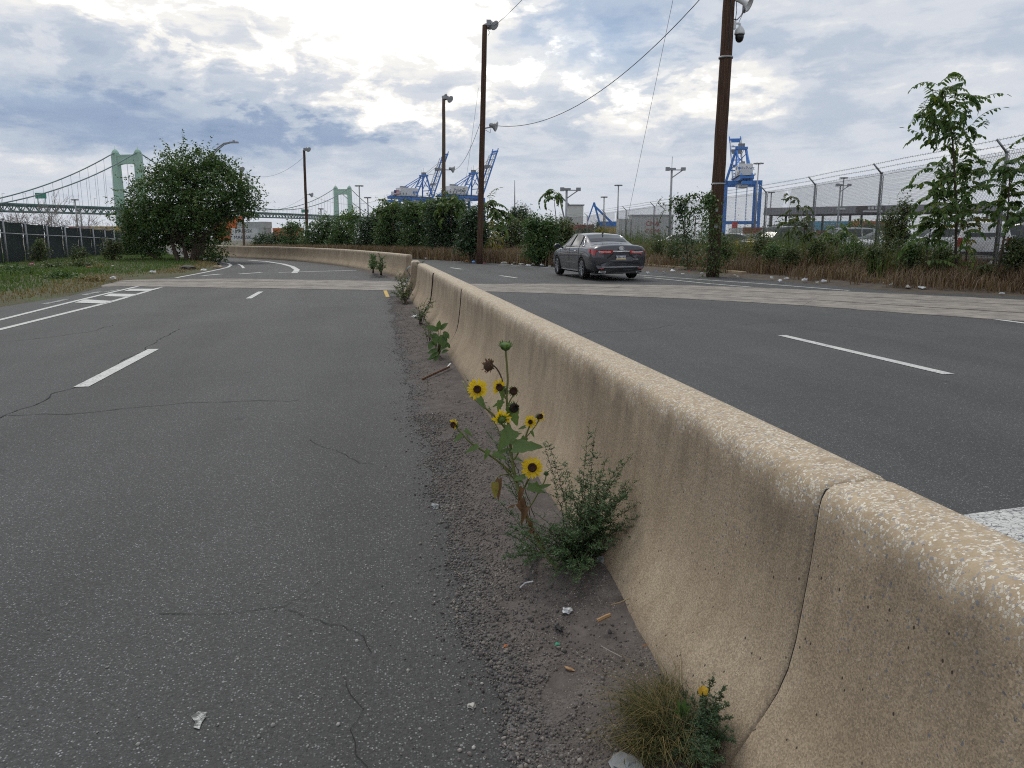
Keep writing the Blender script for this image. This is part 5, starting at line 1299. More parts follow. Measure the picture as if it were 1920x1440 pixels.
class Shell:
    # columns: y | zb wb | zs ws | zm wm | zbelt wbelt | zg wg | zr wr | zc
    def __init__(s, tab): s.tab = tab
    def ctrl(s, y):
        r = cr_interp(s.tab, y); return np.array([(0, r[1]), (r[2], r[1]), (r[4], r[3]), (r[6], r[5]), (r[8], r[7]), (r[10], r[9]), (r[12], r[11]), (0, r[13])])
    def pt(s, y, t, off=0.0, side=1):
        c = s.ctrl(y); i = int(min(t, 6.9999)); f = t - i
        if i == 6: xx = c[6][0] * (1 - f); zz = c[6][1] + (c[7][1] - c[6][1]) * math.sin(f * PI / 2)
        elif i in (2, 3): 
            p0, p1, p2, p3 = c[i - 1], c[i], c[i + 1], c[min(i + 2, 7)]; q = .5 * ((2 * p1) + (-p0 + p2) * f + (2 * p0 - 5 * p1 + 4 * p2 - p3) * f * f + (-p0 + 3 * p1 - 3 * p2 + p3) * f ** 3); xx, zz = q
        else: xx, zz = c[i] + (c[i + 1] - c[i]) * f
        return Vector((xx * side, y, zz))
    def off(s, y, t, d, side=1):
        e = .012; a = s.pt(y - e, t, 0, side); b = s.pt(y + e, t, 0, side); c = s.pt(y, max(t - .03, 0), 0, side); dd = s.pt(y, min(t + .03, 7), 0, side)
        n = (b - a).cross(dd - c); n = n.normalized() if n.length > 1e-9 else Z
        p = s.pt(y, t, 0, side)
        if n.dot(Vector((p.x, 0, p.z - .7))) < 0: n = -n
        return p + n * d
    def body(s, name, mat, parent, ny=64, wheels=(), wr=.36):
        ys = np.linspace(s.tab[0][0], s.tab[-1][0], ny); ts = [0, .5, 1] + list(np.linspace(1.2, 2, 3)) + list(np.linspace(2.2, 5, 13)) + list(np.linspace(5.2, 6, 4)) + list(np.linspace(6.12, 7, 8))
        ring = [(1, t) for t in ts] + [(-1, t) for t in ts[-2:0:-1]]; k = len(ring); vs = [s.pt(y, t, 0, sd) for y in ys for sd, t in ring]
        fs = [(i * k + j, i * k + (j + 1) % k, (i + 1) * k + (j + 1) % k, (i + 1) * k + j) for i in range(ny - 1) for j in range(k)]
        fs += [tuple(range(k - 1, -1, -1)), tuple((ny - 1) * k + j for j in range(k))]
        m = MB(); m.add(vs, fs); o = m.build(name, [mat, DARKP], parent, smooth=True, world=False)
        bm = bmesh.new(); bm.from_mesh(o.data); bmesh.ops.recalc_face_normals(bm, faces=bm.faces); bm.to_mesh(o.data); bm.free()
        cut = MB()
        for (x, y) in wheels: cut.lathe([(wr, -.22), (wr, .30)], 28, (x, y, wr - .01), Matrix.Rotation(PI / 2 if x > 0 else -PI / 2, 3, 'Y'))
        if wheels:
            cuts = []
            for (x, y) in wheels:
                cm = MB(); cm.lathe([(wr + .035, -.26), (wr + .035, .26)], 28, (x, y, wr - .005), Matrix.Rotation(PI / 2, 3, 'Y')); co = cm.build('cutter', DARKP)
                md = o.modifiers.new('arch', 'BOOLEAN'); md.operation = 'DIFFERENCE'; md.object = co; md.solver = 'EXACT'; cuts.append(co)
                co.parent = parent
            dg = bpy.context.evaluated_depsgraph_get(); me = bpy.data.meshes.new_from_object(o.evaluated_get(dg)); o.modifiers.clear(); o.data = me
            for p in me.polygons: p.use_smooth = True
            for co in cuts: bpy.data.objects.remove(co)
        return o
    def patch(s, name, mat, parent, yf, t0, t1, ny=14, nt=8, d=.006, side=1, both=False, thick=.006):
        """a sheet on the shell: yf(t01) gives the y range for a row"""
        m = MB()
        for sd in ((1, -1) if both else (side,)):
            vs = []
            for j in range(nt + 1):
                f = j / nt; ya, yb = yf(f)
                for i in range(ny + 1): vs.append(s.off(ya + (yb - ya) * i / ny, t0 + (t1 - t0) * f, d, sd))
            fs = [(j * (ny + 1) + i, j * (ny + 1) + i + 1, (j + 1) * (ny + 1) + i + 1, (j + 1) * (ny + 1) + i) for j in range(nt) for i in range(ny)]
            m.add(vs, fs if sd > 0 else [f[::-1] for f in fs])
        return m.build(name, mat, parent, smooth=True, world=False)
def wheel(t, x, y, r=.345, w=.22, rim=RIM, spokes=10):
    sd = 1 if x > 0 else -1; Mx = Matrix.Rotation(sd * PI / 2, 3, 'Y')
    m = MB(); m.lathe([(r * .68, -w / 2), (r * .9, -w / 2), (r, -w * .36), (r, w * .36), (r * .93, w / 2), (r * .70, w / 2), (r * .68, w * .3)], 26, (x, y, r), Mx); wh = m.build('wheel', RUBBER, t, smooth=True, world=False)
    m = MB(); m.lathe([(r * .70, w * .30), (r * .70, w * .49), (r * .655, w * .50), (r * .64, w * .34)], 26, (x, y, r), Mx); m.lathe([(r * .14, w * .2), (r * .15, w * .46), (.01, w * .49)], 12, (x, y, r), Mx)
    for i in range(spokes):
        a = 2 * PI * i / spokes; p0 = Vector((x + sd * w * .42, y + math.cos(a) * r * .12, r + math.sin(a) * r * .12)); p1 = Vector((x + sd * w * .46, y + math.cos(a + .1) * r * .66, r + math.sin(a + .1) * r * .66)); m.beam(p0, p1, .03, .035)
    m.build('rim', rim, wh, world=False)
    m = MB(); m.lathe([(r * .66, -w * .1), (r * .64, w * .12)], 20, (x, y, r), Mx); m.build('brake_drum', DARKP, wh, world=False)
    return wh
SEDAN = [(-2.47, .42, .62, .50, .72, .70, .78, .93, .72, .98, .66, 1.02, .56, 1.05),
         (-2.38, .30, .72, .40, .82, .68, .87, .97, .82, 1.03, .74, 1.07, .62, 1.10),
         (-2.10, .25, .76, .36, .87, .66, .915, .99, .875, 1.05, .79, 1.085, .66, 1.12),
         (-1.70, .22, .78, .33, .885, .66, .922, 1.0, .895, 1.055, .80, 1.10, .66, 1.135),
         (-1.42, .20, .79, .31, .885, .66, .922, 1.0, .90, 1.05, .845, 1.155, .68, 1.185),
         (-1.05, .19, .79, .29, .885, .64, .918, .99, .90, 1.04, .86, 1.29, .645, 1.325),
         (-.62, .18, .79, .28, .885, .62, .915, .98, .90, 1.03, .865, 1.405, .60, 1.44),
         (0.0, .18, .79, .28, .885, .62, .915, .96, .90, 1.01, .865, 1.44, .595, 1.48),
         (.48, .18, .79, .28, .885, .62, .915, .945, .90, .995, .86, 1.405, .60, 1.45),
         (.95, .19, .79, .29, .885, .62, .918, .93, .90, .98, .85, 1.205, .655, 1.25),
         (1.32, .20, .78, .31, .885, .62, .92, .915, .90, .965, .835, 1.01, .70, 1.045),
         (1.75, .22, .76, .33, .87, .60, .915, .87, .88, .915, .80, .95, .66, .985),
         (2.15, .24, .72, .36, .83, .56, .88, .79, .83, .84, .72, .875, .58, .90),
         (2.42, .30, .60, .40, .70, .54, .76, .69, .68, .74, .58, .775, .46, .80), (2.50, .40, .48, .45, .55, .54, .60, .62, .54, .66, .46, .69, .38, .70)]
shell = Shell(SEDAN)
car = thing('sedan_car', 'slate grey sedan with red tail lights driving away in the right lane', 'car', (7.95, 26.85, 0.02), math.radians(2.5)); car.scale = (1.04,) * 3
WH = [(-.80, -1.33), (.80, -1.33), (-.80, 1.49), (.80, 1.49)]
shell.body('body', P_GREY, car, 84, WH, .345)
for sd in (-1, 1):
    g = lambda f: (-.98 + .30 * f, -.02 - .02 * f); h_ = lambda f: (.04 - .02 * f, 1.02 - .50 * f)
    wr_ = shell.patch('side_window', GLASS, car, lambda f: (-.96 + .26 * f, .02), 5.12, 5.93, d=.008, side=sd); wf_ = shell.patch('side_window', GLASS, car, lambda f: (.07, 1.08 - .56 * f), 5.12, 5.93, d=.008, side=sd)
    shell.patch('quarter_window', GLASS, car, lambda f: (-1.33 + .46 * f, -1.00 + .27 * f), 5.14, 5.80, d=.008, side=sd)
    m = MB(); pts = [shell.off(y, 5.04, .012, sd) for y in np.linspace(-1.42, 1.20, 14)]; m.tube(pts, .011, 5)
    top = [shell.off(-1.42 + .50 * f, 5.06 + .90 * f, .012, sd) for f in np.linspace(0, 1, 6)] + [shell.off(y, 5.97, .012, sd) for y in np.linspace(-.85, .48, 8)] + [shell.off(.50 + .66 * f, 5.97 - .9 * f, .012, sd) for f in np.linspace(0, 1, 6)]
    m.tube(top, .010, 5); m.build('window_trim', CHROME, car, smooth=True, world=False)
    m = MB(); 
    for yy in (-.98, .05): m.tube([shell.off(yy + (.26 * f if yy < 0 else 0), 5.05 + .9 * f, .010, sd) for f in np.linspace(0, 1, 5)], .022, 5)
    m.build('pillar_trim', DARKP, car, world=False)
    for yy in (.30, -.72):
        m = MB(); m.tube([shell.off(yy - .1, 4.0 - .30, .03, sd), shell.off(yy + .1, 4.0 - .30, .03, sd)], .016, 6); m.build('door_handle', CHROME, car, world=False)
    m = MB()
    for yy in (1.12, .05, -.98): m.tube([shell.off(yy, t_, .0015, sd) for t_ in np.linspace(2.15, 4.95, 10)], .0055, 4)
    m.tube([shell.off(yy, 2.12, .0015, sd) for yy in np.linspace(-.98, 1.12, 14)], .0055, 4); m.build('door_gap', DARKP, car, world=False)
    p = shell.off(1.02, 4.9, .0, sd); m = MB(); m.beam(p, p + Vector((sd * .10, .02, .03)), .05, .04); m.lathe([(.02, -.09), (.075, -.06), (.10, 0), (.085, .06), (.03, .085)], 12, p + Vector((sd * .19, .03, .06)), Matrix.Rotation(PI / 2, 3, 'X') @ Matrix.Diagonal((1.25, .82, 1)));
    mir = m.build('side_mirror', P_GREY, car, smooth=True, world=False)
    m = MB(); m.lathe([(.082, 0), (.08, .004)], 14, p + Vector((sd * .19, -.052, .06)), Matrix.Rotation(PI / 2, 3, 'X') @ Matrix.Diagonal((1.25, .8, 1))); m.build('mirror_glass', GLASS, mir, world=False)
    # sill strip
    m = MB(); m.tube([shell.off(yy, 1.75, .01, sd) for yy in np.linspace(-.9, 1.05, 12)], .022, 5); m.build('sill_trim', CHROME, car, world=False)
shell.patch('rear_window', GLASS, car, lambda f: (-1.36 + .02 * f, -.74), 6.10, 6.999, d=.007, both=True); shell.patch('windscreen', GLASS, car, lambda f: (.52, 1.27), 6.06, 6.999, d=.007, both=True)
def rear_y(x):                       # rear face of the body, bowed in plan
    return -2.478 + .03 * (abs(x) / .8) ** 2 + (.05 * max(0, (abs(x) - .62) / .2) ** 2)
def rear_poly(poly, d, th=.02, nm='panel', mat=P_GREY, parent=car, tilt=0.0):
    m = MB(); n = len(poly); vs = [(x, rear_y(x) - d - th, z) for x, z in poly] + [(x, rear_y(x) - d + .03, z) for x, z in poly]
    m.add(vs, [tuple(range(n)), tuple(range(2 * n - 1, n - 1, -1))] + [(i, n + i, n + (i + 1) % n, (i + 1) % n) for i in range(n)]); return m.build(nm, mat, parent, world=False)
def sub(x0, x1, n=6): return list(np.linspace(x0, x1, n))
# boot lid outline, bumper, lights
lid = [(x, .94) for x in sub(-.60, .60, 9)] + [(.56, .78), (.50, .64), (.40, .60)] + [(x, .595) for x in sub(.3, -.3, 5)] + [(-.40, .60), (-.50, .64), (-.56, .78)]
rear_poly(lid, .002, .016, 'boot_lid', P_GREY)
bump = [(x, .56) for x in sub(-.76, .76, 11)] + [(.80, .45), (.74, .36)] + [(x, .34) for x in sub(.6, -.6, 7)] + [(-.74, .36), (-.80, .45)]
rear_poly(bump, .0, .03, 'bumper', P_GREY)
low = [(x, .40) for x in sub(-.56, .56, 9)] + [(.68, .30), (.60, .24)] + [(x, .22) for x in sub(.5, -.5, 7)] + [(-.60, .24), (-.68, .30)]
rear_poly(low, .004, .03, 'lower_valance', DARKP)
rear_poly([(x, .425) for x in sub(-.62, .62, 9)] + [(x, .41) for x in sub(.62, -.62, 9)], .012, .028, 'bumper_trim', CHROME)
for sd in (-1, 1):
    pl = [(sd * .26, .93), (sd * .45, .94), (sd * .64, .945), (sd * .74, .94), (sd * .79, .92), (sd * .775, .80), (sd * .74, .72), (sd * .70, .80), (sd * .62, .815), (sd * .45, .82), (sd * .30, .83)]
    lt = rear_poly(pl if sd < 0 else pl[::-1], .010, .02, 'tail_light', TAIL)
    pw = [(sd * .34, .895), (sd * .55, .90), (sd * .74, .90), (sd * .72, .865), (sd * .55, .86), (sd * .34, .862)]
    rear_poly(pw if sd < 0 else pw[::-1], .016, .02, 'lamp_strip', TAILW, lt)
    # the part that wraps around the corner
    m = MB(); vs = []; 
    for f in np.linspace(0, 1, 7):
        yy = -2.42 + .46 * f; zz0 = .80 + .09 * f; zz1 = .945 - .0 * f
        for k_, tt in enumerate((3.28 + .40 * f, 3.86)): vs.append(shell.off(yy, tt, .012, sd))
    fs = [(2 * i, 2 * i + 2, 2 * i + 3, 2 * i + 1) for i in range(6)]; m.add(vs, fs if sd < 0 else [f[::-1] for f in fs]); m.build('lamp_corner', TAIL, lt, world=False)
    rf = [(sd * .56, .385), (sd * .70, .385), (sd * .69, .36), (sd * .57, .36)]; rear_poly(rf if sd < 0 else rf[::-1], .03, .02, 'reflector', TAIL)
    ex = [(sd * .50, .285), (sd * .70, .30), (sd * .71, .24), (sd * .52, .225)]; rear_poly(ex if sd < 0 else ex[::-1], .03, .02, 'exhaust_tip', CHROME); ex = [(sd * .52, .275), (sd * .685, .288), (sd * .695, .25), (sd * .535, .237)]; rear_poly(ex if sd < 0 else ex[::-1], .045, .012, 'exhaust_bore', DARKP)
    dg = [(sd * .24, .86), (sd * .30, .82), (sd * .46, .70), (sd * .47, .66), (sd * .40, .70), (sd * .27, .80)]; rear_poly(dg if sd < 0 else dg[::-1], .018, .01, 'chrome_garnish', DARKP)
rear_poly([(x, .925 - abs(x) * .02) for x in sub(-.27, .27, 5)] + [(x, .885 - abs(x) * .02) for x in sub(.27, -.27, 5)], .02, .02, 'chrome_garnish', CHROME)
m = MB(); 
for a in range(16):
    a0_, a1_ = 2 * PI * a / 16, 2 * PI * (a + 1) / 16; m.beam((.085 * math.cos(a0_), -2.513, .995 + .055 * math.sin(a0_)), (.085 * math.cos(a1_), -2.513, .995 + .055 * math.sin(a1_)), .014)
    m.beam((.045 * math.cos(a0_), -2.513, .998 + .035 * math.sin(a0_)), (.045 * math.cos(a1_), -2.513, .998 + .035 * math.sin(a1_)), .010)
m.beam((-.05, -2.513, 1.02), (.05, -2.513, 1.02), .012); m.lathe([(.07, -2.50), (.07, -2.503)], 12, (0, 0, .995), Matrix(((1, 0, 0), (0, 0, 1), (0, .7, 0)))); m.build('emblem', CHROME, car, world=False)
rear_poly([(-.155, .79), (.155, .79), (.155, .64), (-.155, .64)], .024, .01, 'number_plate', PLATE)
np_ = car.children[-1]
rear_poly([(-.15, .79), (.15, .79), (.15, .768), (-.15, .768)], .030, .008, 'plate_band', PLATEB, np_); rear_poly([(-.15, .663), (.15, .663), (.15, .642), (-.15, .642)], .030, .008, 'plate_band', PLATEY, np_)
def car_text(s, size, x, z, y, par, mat):
    p = car.matrix_basis @ Vector((x, y, z)); R = car.rotation_euler.to_matrix(); return p, R
rcar = Matrix.Rotation(car.rotation_euler.z, 3, 'Z')
def on_car(v): return Vector(car.location) + rcar @ (Vector(v) * 1.04)
text('KZR-1429', .082, (0, -2.5215, .715), (1, 0, 0), (0, 0, 1), PLATEB, None, ext=.001).parent = np_
text('HYBRID', .05, (.48, -2.512, .655), (1, 0, 0), (0, 0, 1), CHROME, None, ext=.001).parent = car
m = MB(); m.prism([(-.10, 0), (.06, 0), (-.09, .075)], -.012, .012, M=Matrix(((0, 0, 1), (1, 0, 0), (0, 1, 0))), o=(0, -.70, 1.432)); m.build('roof_aerial', DARKP, car, world=False)
for x, y in WH: wheel(car, x * 1.015, y)
m = MB(); m.box((0, -.1, .24), (1.5, 4.2, .10)); m.box((0, -1.9, .26), (.9, .6, .12)); m.build('underbody', DARKP, car, world=False)
for sd in (-1, 1):
    m = MB(); m.box((sd * .62, 2.36, .68), (.34, .12, .12), sd * -.5); m.build('headlight', TAILW, car, world=False)

# ---- parked vehicles behind the fence
SUVT = [(-2.35, .45, .66, .55, .76, .80, .82, 1.05, .80, 1.12, .78, 1.62, .62, 1.66), (-2.22, .34, .76, .45, .86, .78, .91, 1.08, .89, 1.15, .86, 1.70, .68, 1.74), (-1.6, .28, .8, .40, .91, .76, .94, 1.08, .92, 1.14, .89, 1.74, .70, 1.79),
        (-.4, .26, .8, .38, .91, .74, .94, 1.06, .92, 1.12, .89, 1.75, .70, 1.80), (.3, .26, .8, .38, .91, .74, .94, 1.05, .92, 1.11, .89, 1.70, .70, 1.76), (.75, .27, .8, .39, .91, .74, .94, 1.05, .92, 1.10, .88, 1.45, .74, 1.50),
        (1.15, .28, .8, .40, .91, .72, .94, 1.03, .92, 1.08, .86, 1.13, .76, 1.16), (1.7, .30, .78, .42, .89, .70, .93, .98, .90, 1.03, .82, 1.07, .72, 1.10), (2.15, .34, .7, .45, .82, .68, .86, .90, .82, .95, .74, .99, .62, 1.01), (2.35, .42, .58, .5, .68, .66, .72, .80, .68, .84, .58, .87, .5, .88)]
SUVS = Shell(SUVT)
def parked(px, d, yaw, paint, label, shellx, kind, z0=.24, name='parked_car'):
    p = base(px, d, z0); t = thing(name, label, 'car', tuple(p), -PHI + yaw, 'cars parked beyond the chain link fence')
    wh = [(-.82, -1.40), (.82, -1.40), (-.82, 1.42), (.82, 1.42)]
    shellx.body('body', paint, t, 44, wh, .36)
    if kind == 'suv':
        for sd in (-1, 1):
            for ya, yb, ya2, yb2 in ((-2.05, -1.2, -1.9, -1.2), (-1.1, -.1, -1.1, -.12), (-.02, .98, -.02, .42)):
                shellx.patch('side_window', GLASS, t, lambda f: (ya + (ya2 - ya) * f, yb + (yb2 - yb) * f), 5.1, 5.9, ny=6, nt=4, d=.01, side=sd)
        m = MB(); m.add([(-.66, -2.375, 1.18), (.66, -2.375, 1.18), (.58, -2.30, 1.62), (-.58, -2.30, 1.62)], [(0, 1, 2, 3)]); m.add([(-.66, -2.365, 1.18), (.66, -2.365, 1.18), (.58, -2.29, 1.62), (-.58, -2.29, 1.62)], [(3, 2, 1, 0)]); m.build('rear_window', GLASS, t, world=False)
        shellx.patch('windscreen', GLASS, t, lambda f: (.40, 1.10), 6.06, 6.999, ny=6, nt=4, d=.008, both=True)
        for sd in (-1, 1):
            m = MB(); m.box((sd * .80, -2.33, .98), (.16, .10, .34)); m.build('tail_light', TAIL, t, world=False)
            m = MB(); m.box((sd * .66, 2.22, .84), (.36, .2, .16), -sd * .4); m.build('headlight', TAILW, t, world=False)
            m = MB(); m.beam((sd * .62, -1.7, 1.82), (sd * .62, .2, 1.83), .04); m.build('roof_rail', DARKP, t, world=False)
            m = MB(); m.box((sd * 1.02, .95, 1.16), (.2, .1, .15)); m.build('side_mirror', paint, t, world=False)
        m = MB(); m.box((0, -2.36, .55), (1.5, .12, .16)); m.build('bumper', DARKP, t, world=False)
    else:
        for sd in (-1, 1):
            shellx.patch('side_window', GLASS, t, lambda f: (-1.2 + .4 * f, .02), 5.1, 5.93, ny=6, nt=4, d=.01, side=sd); shellx.patch('side_window', GLASS, t, lambda f: (.07, 1.08 - .56 * f), 5.1, 5.93, ny=6, nt=4, d=.01, side=sd)
            m = MB(); m.box((sd * .62, -2.44, .9), (.34, .08, .12), sd * .2); m.build('tail_light', TAIL, t, world=False)
            m = MB(); m.box((sd * .60, 2.34, .68), (.34, .16, .12), -sd * .5); m.build('headlight', TAILW, t, world=False)
        shellx.patch('rear_window', GLASS, t, lambda f: (-1.36, -.74), 6.1, 6.999, ny=6, nt=4, d=.008, both=True); shellx.patch('windscreen', GLASS, t, lambda f: (.52, 1.27), 6.06, 6.999, ny=6, nt=4, d=.008, both=True)
    for x, y in wh: wheel(t, x, y, .35, .22, RIM, 6)
    return t
parked(1838, 31.5, math.radians(-30), P_WHITE, 'white parked SUV seen from behind, its red tail lights showing between the saplings', SUVS, 'suv')
parked(1925, 33, math.radians(28), P_DARK, 'dark parked SUV at the right edge beyond the fence', SUVS, 'suv')
parked(1455, 45, math.radians(118), P_DARK, 'dark blue parked SUV between two fence posts left of the canopy saplings', SUVS, 'suv', name='parked_car')
parked(1660, 40, math.radians(100), P_WHITE, 'white parked car hidden behind weeds below the canopy', shell, 'sedan')
parked(1570, 52, math.radians(95), P_SILV, 'silver parked car under the orange container beyond the fence', SUVS, 'suv')
parked(1275, 72, math.radians(60), P_WHITE, 'white parked car half hidden left of the vine covered pole', shell, 'sedan')
parked(1365, 66, math.radians(95), P_DARK, 'dark parked car behind the yellow flowering weeds', shell, 'sedan')
parked(1745, 52, math.radians(95), P_WHITE, 'white parked van-like SUV far behind the tall sapling', SUVS, 'suv')
# ------------------------------------------------------------------ trees and shrubs
def clump_leaves(ells, ncl, per, size, sig, rng, up=.35, shell_bias=.33, aspect=1.0):
    """leaf positions gathered in clumps inside ellipsoids -> leaf mesh arrays"""
    vol = np.array([e[1][0] * e[1][1] * e[1][2] for e in ells]) ** (.7); pick = rng.choice(len(ells), ncl, p=vol / vol.sum())
    C = np.array([tuple(e[0]) for e in ells])[pick]; Rr = np.array([e[1] for e in ells])[pick]
    d = rng.normal(size=(ncl, 3)); d /= np.linalg.norm(d, axis=1, keepdims=True); r = rng.random(ncl) ** shell_bias
    P = C + d * r[:, None] * Rr
    k = rng.poisson(per, ncl) + 1; idx = np.repeat(np.arange(ncl), k); n = len(idx)
    off = rng.normal(size=(n, 3)) * sig * np.array([1, 1, .7]) * rng.uniform(.6, 1.5, ncl)[idx][:, None]
    Q = P[idx] + off
    yaw = rng.uniform(0, 2 * PI, n); pitch = rng.normal(-.25, .55, n); roll = rng.normal(0, .6, n)
    sc = size * rng.uniform(.6, 1.35, n); sc3 = np.stack([sc * aspect, sc, sc], 1)
    V, Fq = scatter(LEAF_V, LEAF_F, Q, up_rot(yaw, pitch, roll), sc3); return V, Fq, P
def sprigs(ells, n, L, size, rng):
    # shoots that stick out of the crown and break its outline
    vol = np.array([e[1][0] * e[1][2] for e in ells]); pick = rng.choice(len(ells), n, p=vol / vol.sum()); Q = []; Yw = []; Pt = []
    for k in pick:
        c, r = ells[k]; d = Vector((rng.normal(), rng.normal(), rng.normal(.35, .8))).normalized(); p = Vector(c) + Vector((d.x * r[0], d.y * r[1], d.z * r[2])) * .92
        dr = (d + Vector((0, 0, rng.uniform(.1, .9)))).normalized(); ln = L * rng.uniform(.4, 1.3); m_ = max(4, int(ln / (size * .42)))
        for i in range(m_):
            f = i / m_; o = p + dr * ln * f + Vector((0, 0, -.25 * ln * f * f)); s_ = rng.choice((-1, 1)); Q.append((o.x + rng.normal(0, size * .3), o.y + rng.normal(0, size * .3), o.z + rng.normal(0, size * .25))); Yw.append(rng.uniform(0, 2 * PI)); Pt.append(rng.normal(-.1, .5))
    n = len(Q); return scatter(LEAF_V, LEAF_F, np.array(Q), up_rot(np.array(Yw), np.array(Pt), rng.normal(0, .6, n)), size * rng.uniform(.55, 1.15, n))
def limb(m, a, c, r0, r1, rng_, wob=.12, n=6):
    a = Vector(a); c = Vector(c); L = (c - a).length; pts = []
    for i in range(n):
        f = i / (n - 1); p = a.lerp(c, f); w = wob * L * math.sin(PI * f)
        pts.append(p + Vector((mnoise.noise((p.x, p.y * 3, p.z)) * w, mnoise.noise((p.x * 3, p.y, p.z + 5)) * w, 0)))
    m.tube(pts, [r0 + (r1 - r0) * i / (n - 1) for i in range(n)], 8); return pts
def px_ell(px, py, rx, ry, d, dz=None):
    c = at(px, py, d); k = d / F_PX; return (c, (rx * k, (dz if dz else rx * k), ry * k))
# the big tree on the left verge
D = 45; rng = np.random.default_rng(11)
ells = [px_ell(x, y, a, b_, D + dd) for x, y, a, b_, dd in ((362, 365, 105, 62, 0), (300, 395, 68, 52, .5), (432, 372, 50, 48, .3), (355, 318, 60, 36, 0), (400, 322, 44, 34, .6), (318, 335, 44, 36, -.3), (270, 408, 42, 38, 1.2), (452, 375, 34, 36, -.3), (398, 412, 42, 34, 1), (285, 425, 55, 34, 1.2), (360, 420, 90, 40, .3), (352, 288, 14, 20, 0), (380, 296, 12, 16, .4), (330, 300, 12, 16, 0), (430, 325, 14, 15, 0), (394, 450, 24, 28, .6), (245, 440, 24, 28, 1.6), (300, 452, 40, 22, 1.2), (400, 480, 20, 14, -.4), (340, 450, 34, 26, .8), (258, 462, 26, 26, 1.8), (285, 470, 24, 20, 1.4), (402, 481, 20, 11, 0), (374, 455, 30, 26, 1.0), (470, 395, 18, 22, 0), (238, 415, 18, 20, 1))]
tb = base(360, D, .1)
tree = thing('deciduous_tree', 'big spreading dark green tree on the left verge in front of the bridge', 'tree', tuple(tb))
V, Fq, P = clump_leaves(ells, 1350, 27, .18, .21, rng, shell_bias=.5)
V, Fq = merge((V, Fq), sprigs(ells, 420, 1.0, .17, rng)); np_mesh('crown', V, Fq, LF_TREE, tree)
m = MB(); rg = random.Random(5)
for x0, r in ((362, .17), (370, .15), (350, .12), (335, .12), (376, .11)):
    s_ = base(x0, D + rg.uniform(-.3, .4), -.05); mid = at(x0 + (x0 - 355) * .5 + rg.uniform(-4, 4), 455, D); limb(m, s_, mid, r * 1.15, r * .85, rg, .10)
    for k in range(4):
        tip = Vector(P[rg.randrange(len(P))]); limb(m, mid, mid.lerp(tip, .45) + Z * .25, r * .72, r * .45, rg); limb(m, mid.lerp(tip, .45) + Z * .25, tip, r * .42, .02, rg)
m.build('trunk', TRUNK, tree, smooth=True)
m = MB(); limb(m, base(300, D + 1, .05), at(272, 470, D + 1), .09, .03, rg); m.build('fallen_limb', TRUNK, tree, smooth=True)
# roadside bush row beyond the bend
def bush(ells, label, mat, ncl, per, size, sig, trunk_px, seed, name='roadside_bush', cat='bush', group='bushes along the far side of the road', shell=.4):
    rng = np.random.default_rng(seed); px, d = trunk_px; b0 = base(px, d, .1)
    t = thing(name, label, cat, tuple(b0), 0, group); E_ = [px_ell(x, y, a, b_, d + dd) for x, y, a, b_, dd in ells]
    V, Fq, P = clump_leaves(E_, int(ncl * .86), per, size * .92, sig, rng, shell_bias=shell); V, Fq = merge((V, Fq), sprigs(E_, max(6, ncl // 7), size * 4.5, size * .9, rng)); np_mesh('crown', V, Fq, mat, t)
    m = MB(); rg = random.Random(seed)
    for k in range(4):
        tip = Vector(P[rg.randrange(len(P))]); limb(m, b0 + Vector((rg.uniform(-.3, .3), rg.uniform(-.2, .2), -.2)), tip, .07, .02, rg)
    m.build('trunk', TRUNK, t, smooth=True); return t
bush([(490, 456, 16, 15, 0), (498, 452, 12, 14, 0), (482, 466, 12, 8, 0)], 'small dark bush in front of the white containers', LF_DARK, 200, 18, .2, .2, (490, 84), 1)
bush([(428, 470, 9, 7, 0), (420, 472, 9, 6, 0)], 'low dark bush just right of the big left tree', LF_DARK, 150, 16, .24, .24, (430, 84), 2)
bush([(524, 454, 20, 20, 0), (508, 462, 20, 12, 0), (532, 460, 16, 12, 0)], 'rounded dark bush right of the grey containers', LF_DARK, 260, 18, .24, .24, (520, 82), 3)
bush([(552, 442, 22, 24, 0), (545, 425, 14, 14, 0), (560, 460, 22, 14, 0), (540, 460, 16, 12, 0)], 'upright bush at the foot of the fourth wooden pole', LF_BUSH, 280, 18, .23, .24, (552, 80), 4)
bush([(606, 438, 34, 26, 0), (590, 450, 26, 22, 0), (612, 420, 22, 14, 0), (628, 455, 22, 18, 0)], 'broad olive green bush below the far bridge tower', LF_BUSH, 420, 18, .23, .25, (606, 76), 5)
bush([(648, 432, 20, 30, 0), (640, 455, 22, 18, 0)], 'dark olive bush right beneath the far bridge tower', LF_BUSH, 260, 18, .23, .25, (646, 72), 6)
bush([(662, 412, 15, 16, 0), (652, 402, 10, 8, 0), (672, 405, 9, 10, 0), (664, 435, 10, 18, 0)], 'loose airy young tree by the far bridge tower legs', LF_AIL, 90, 9, .26, .26, (664, 70), 7, 'young_tree', 'tree')
bush([(700, 432, 28, 30, 0), (690, 455, 26, 18, 0), (712, 418, 16, 20, 0), (685, 425, 14, 16, 0)], 'dark bush between the far bridge tower and the left blue crane', LF_DARK, 420, 18, .22, .24, (700, 66), 8)
bush([(738, 418, 28, 34, 0), (728, 396, 16, 14, 0), (748, 400, 18, 18, 0), (738, 450, 30, 20, 0), (722, 440, 18, 24, 0)], 'tall bright green bush below the left blue crane', LF_BUSH, 560, 19, .21, .23, (738, 62), 9)
bush([(785, 420, 30, 34, 0), (775, 398, 22, 14, 0), (796, 395, 16, 12, 0), (785, 452, 32, 22, 0)], 'dense green bush between the left crane and the third pole', LF_BUSH, 600, 19, .20, .22, (785, 58), 10)
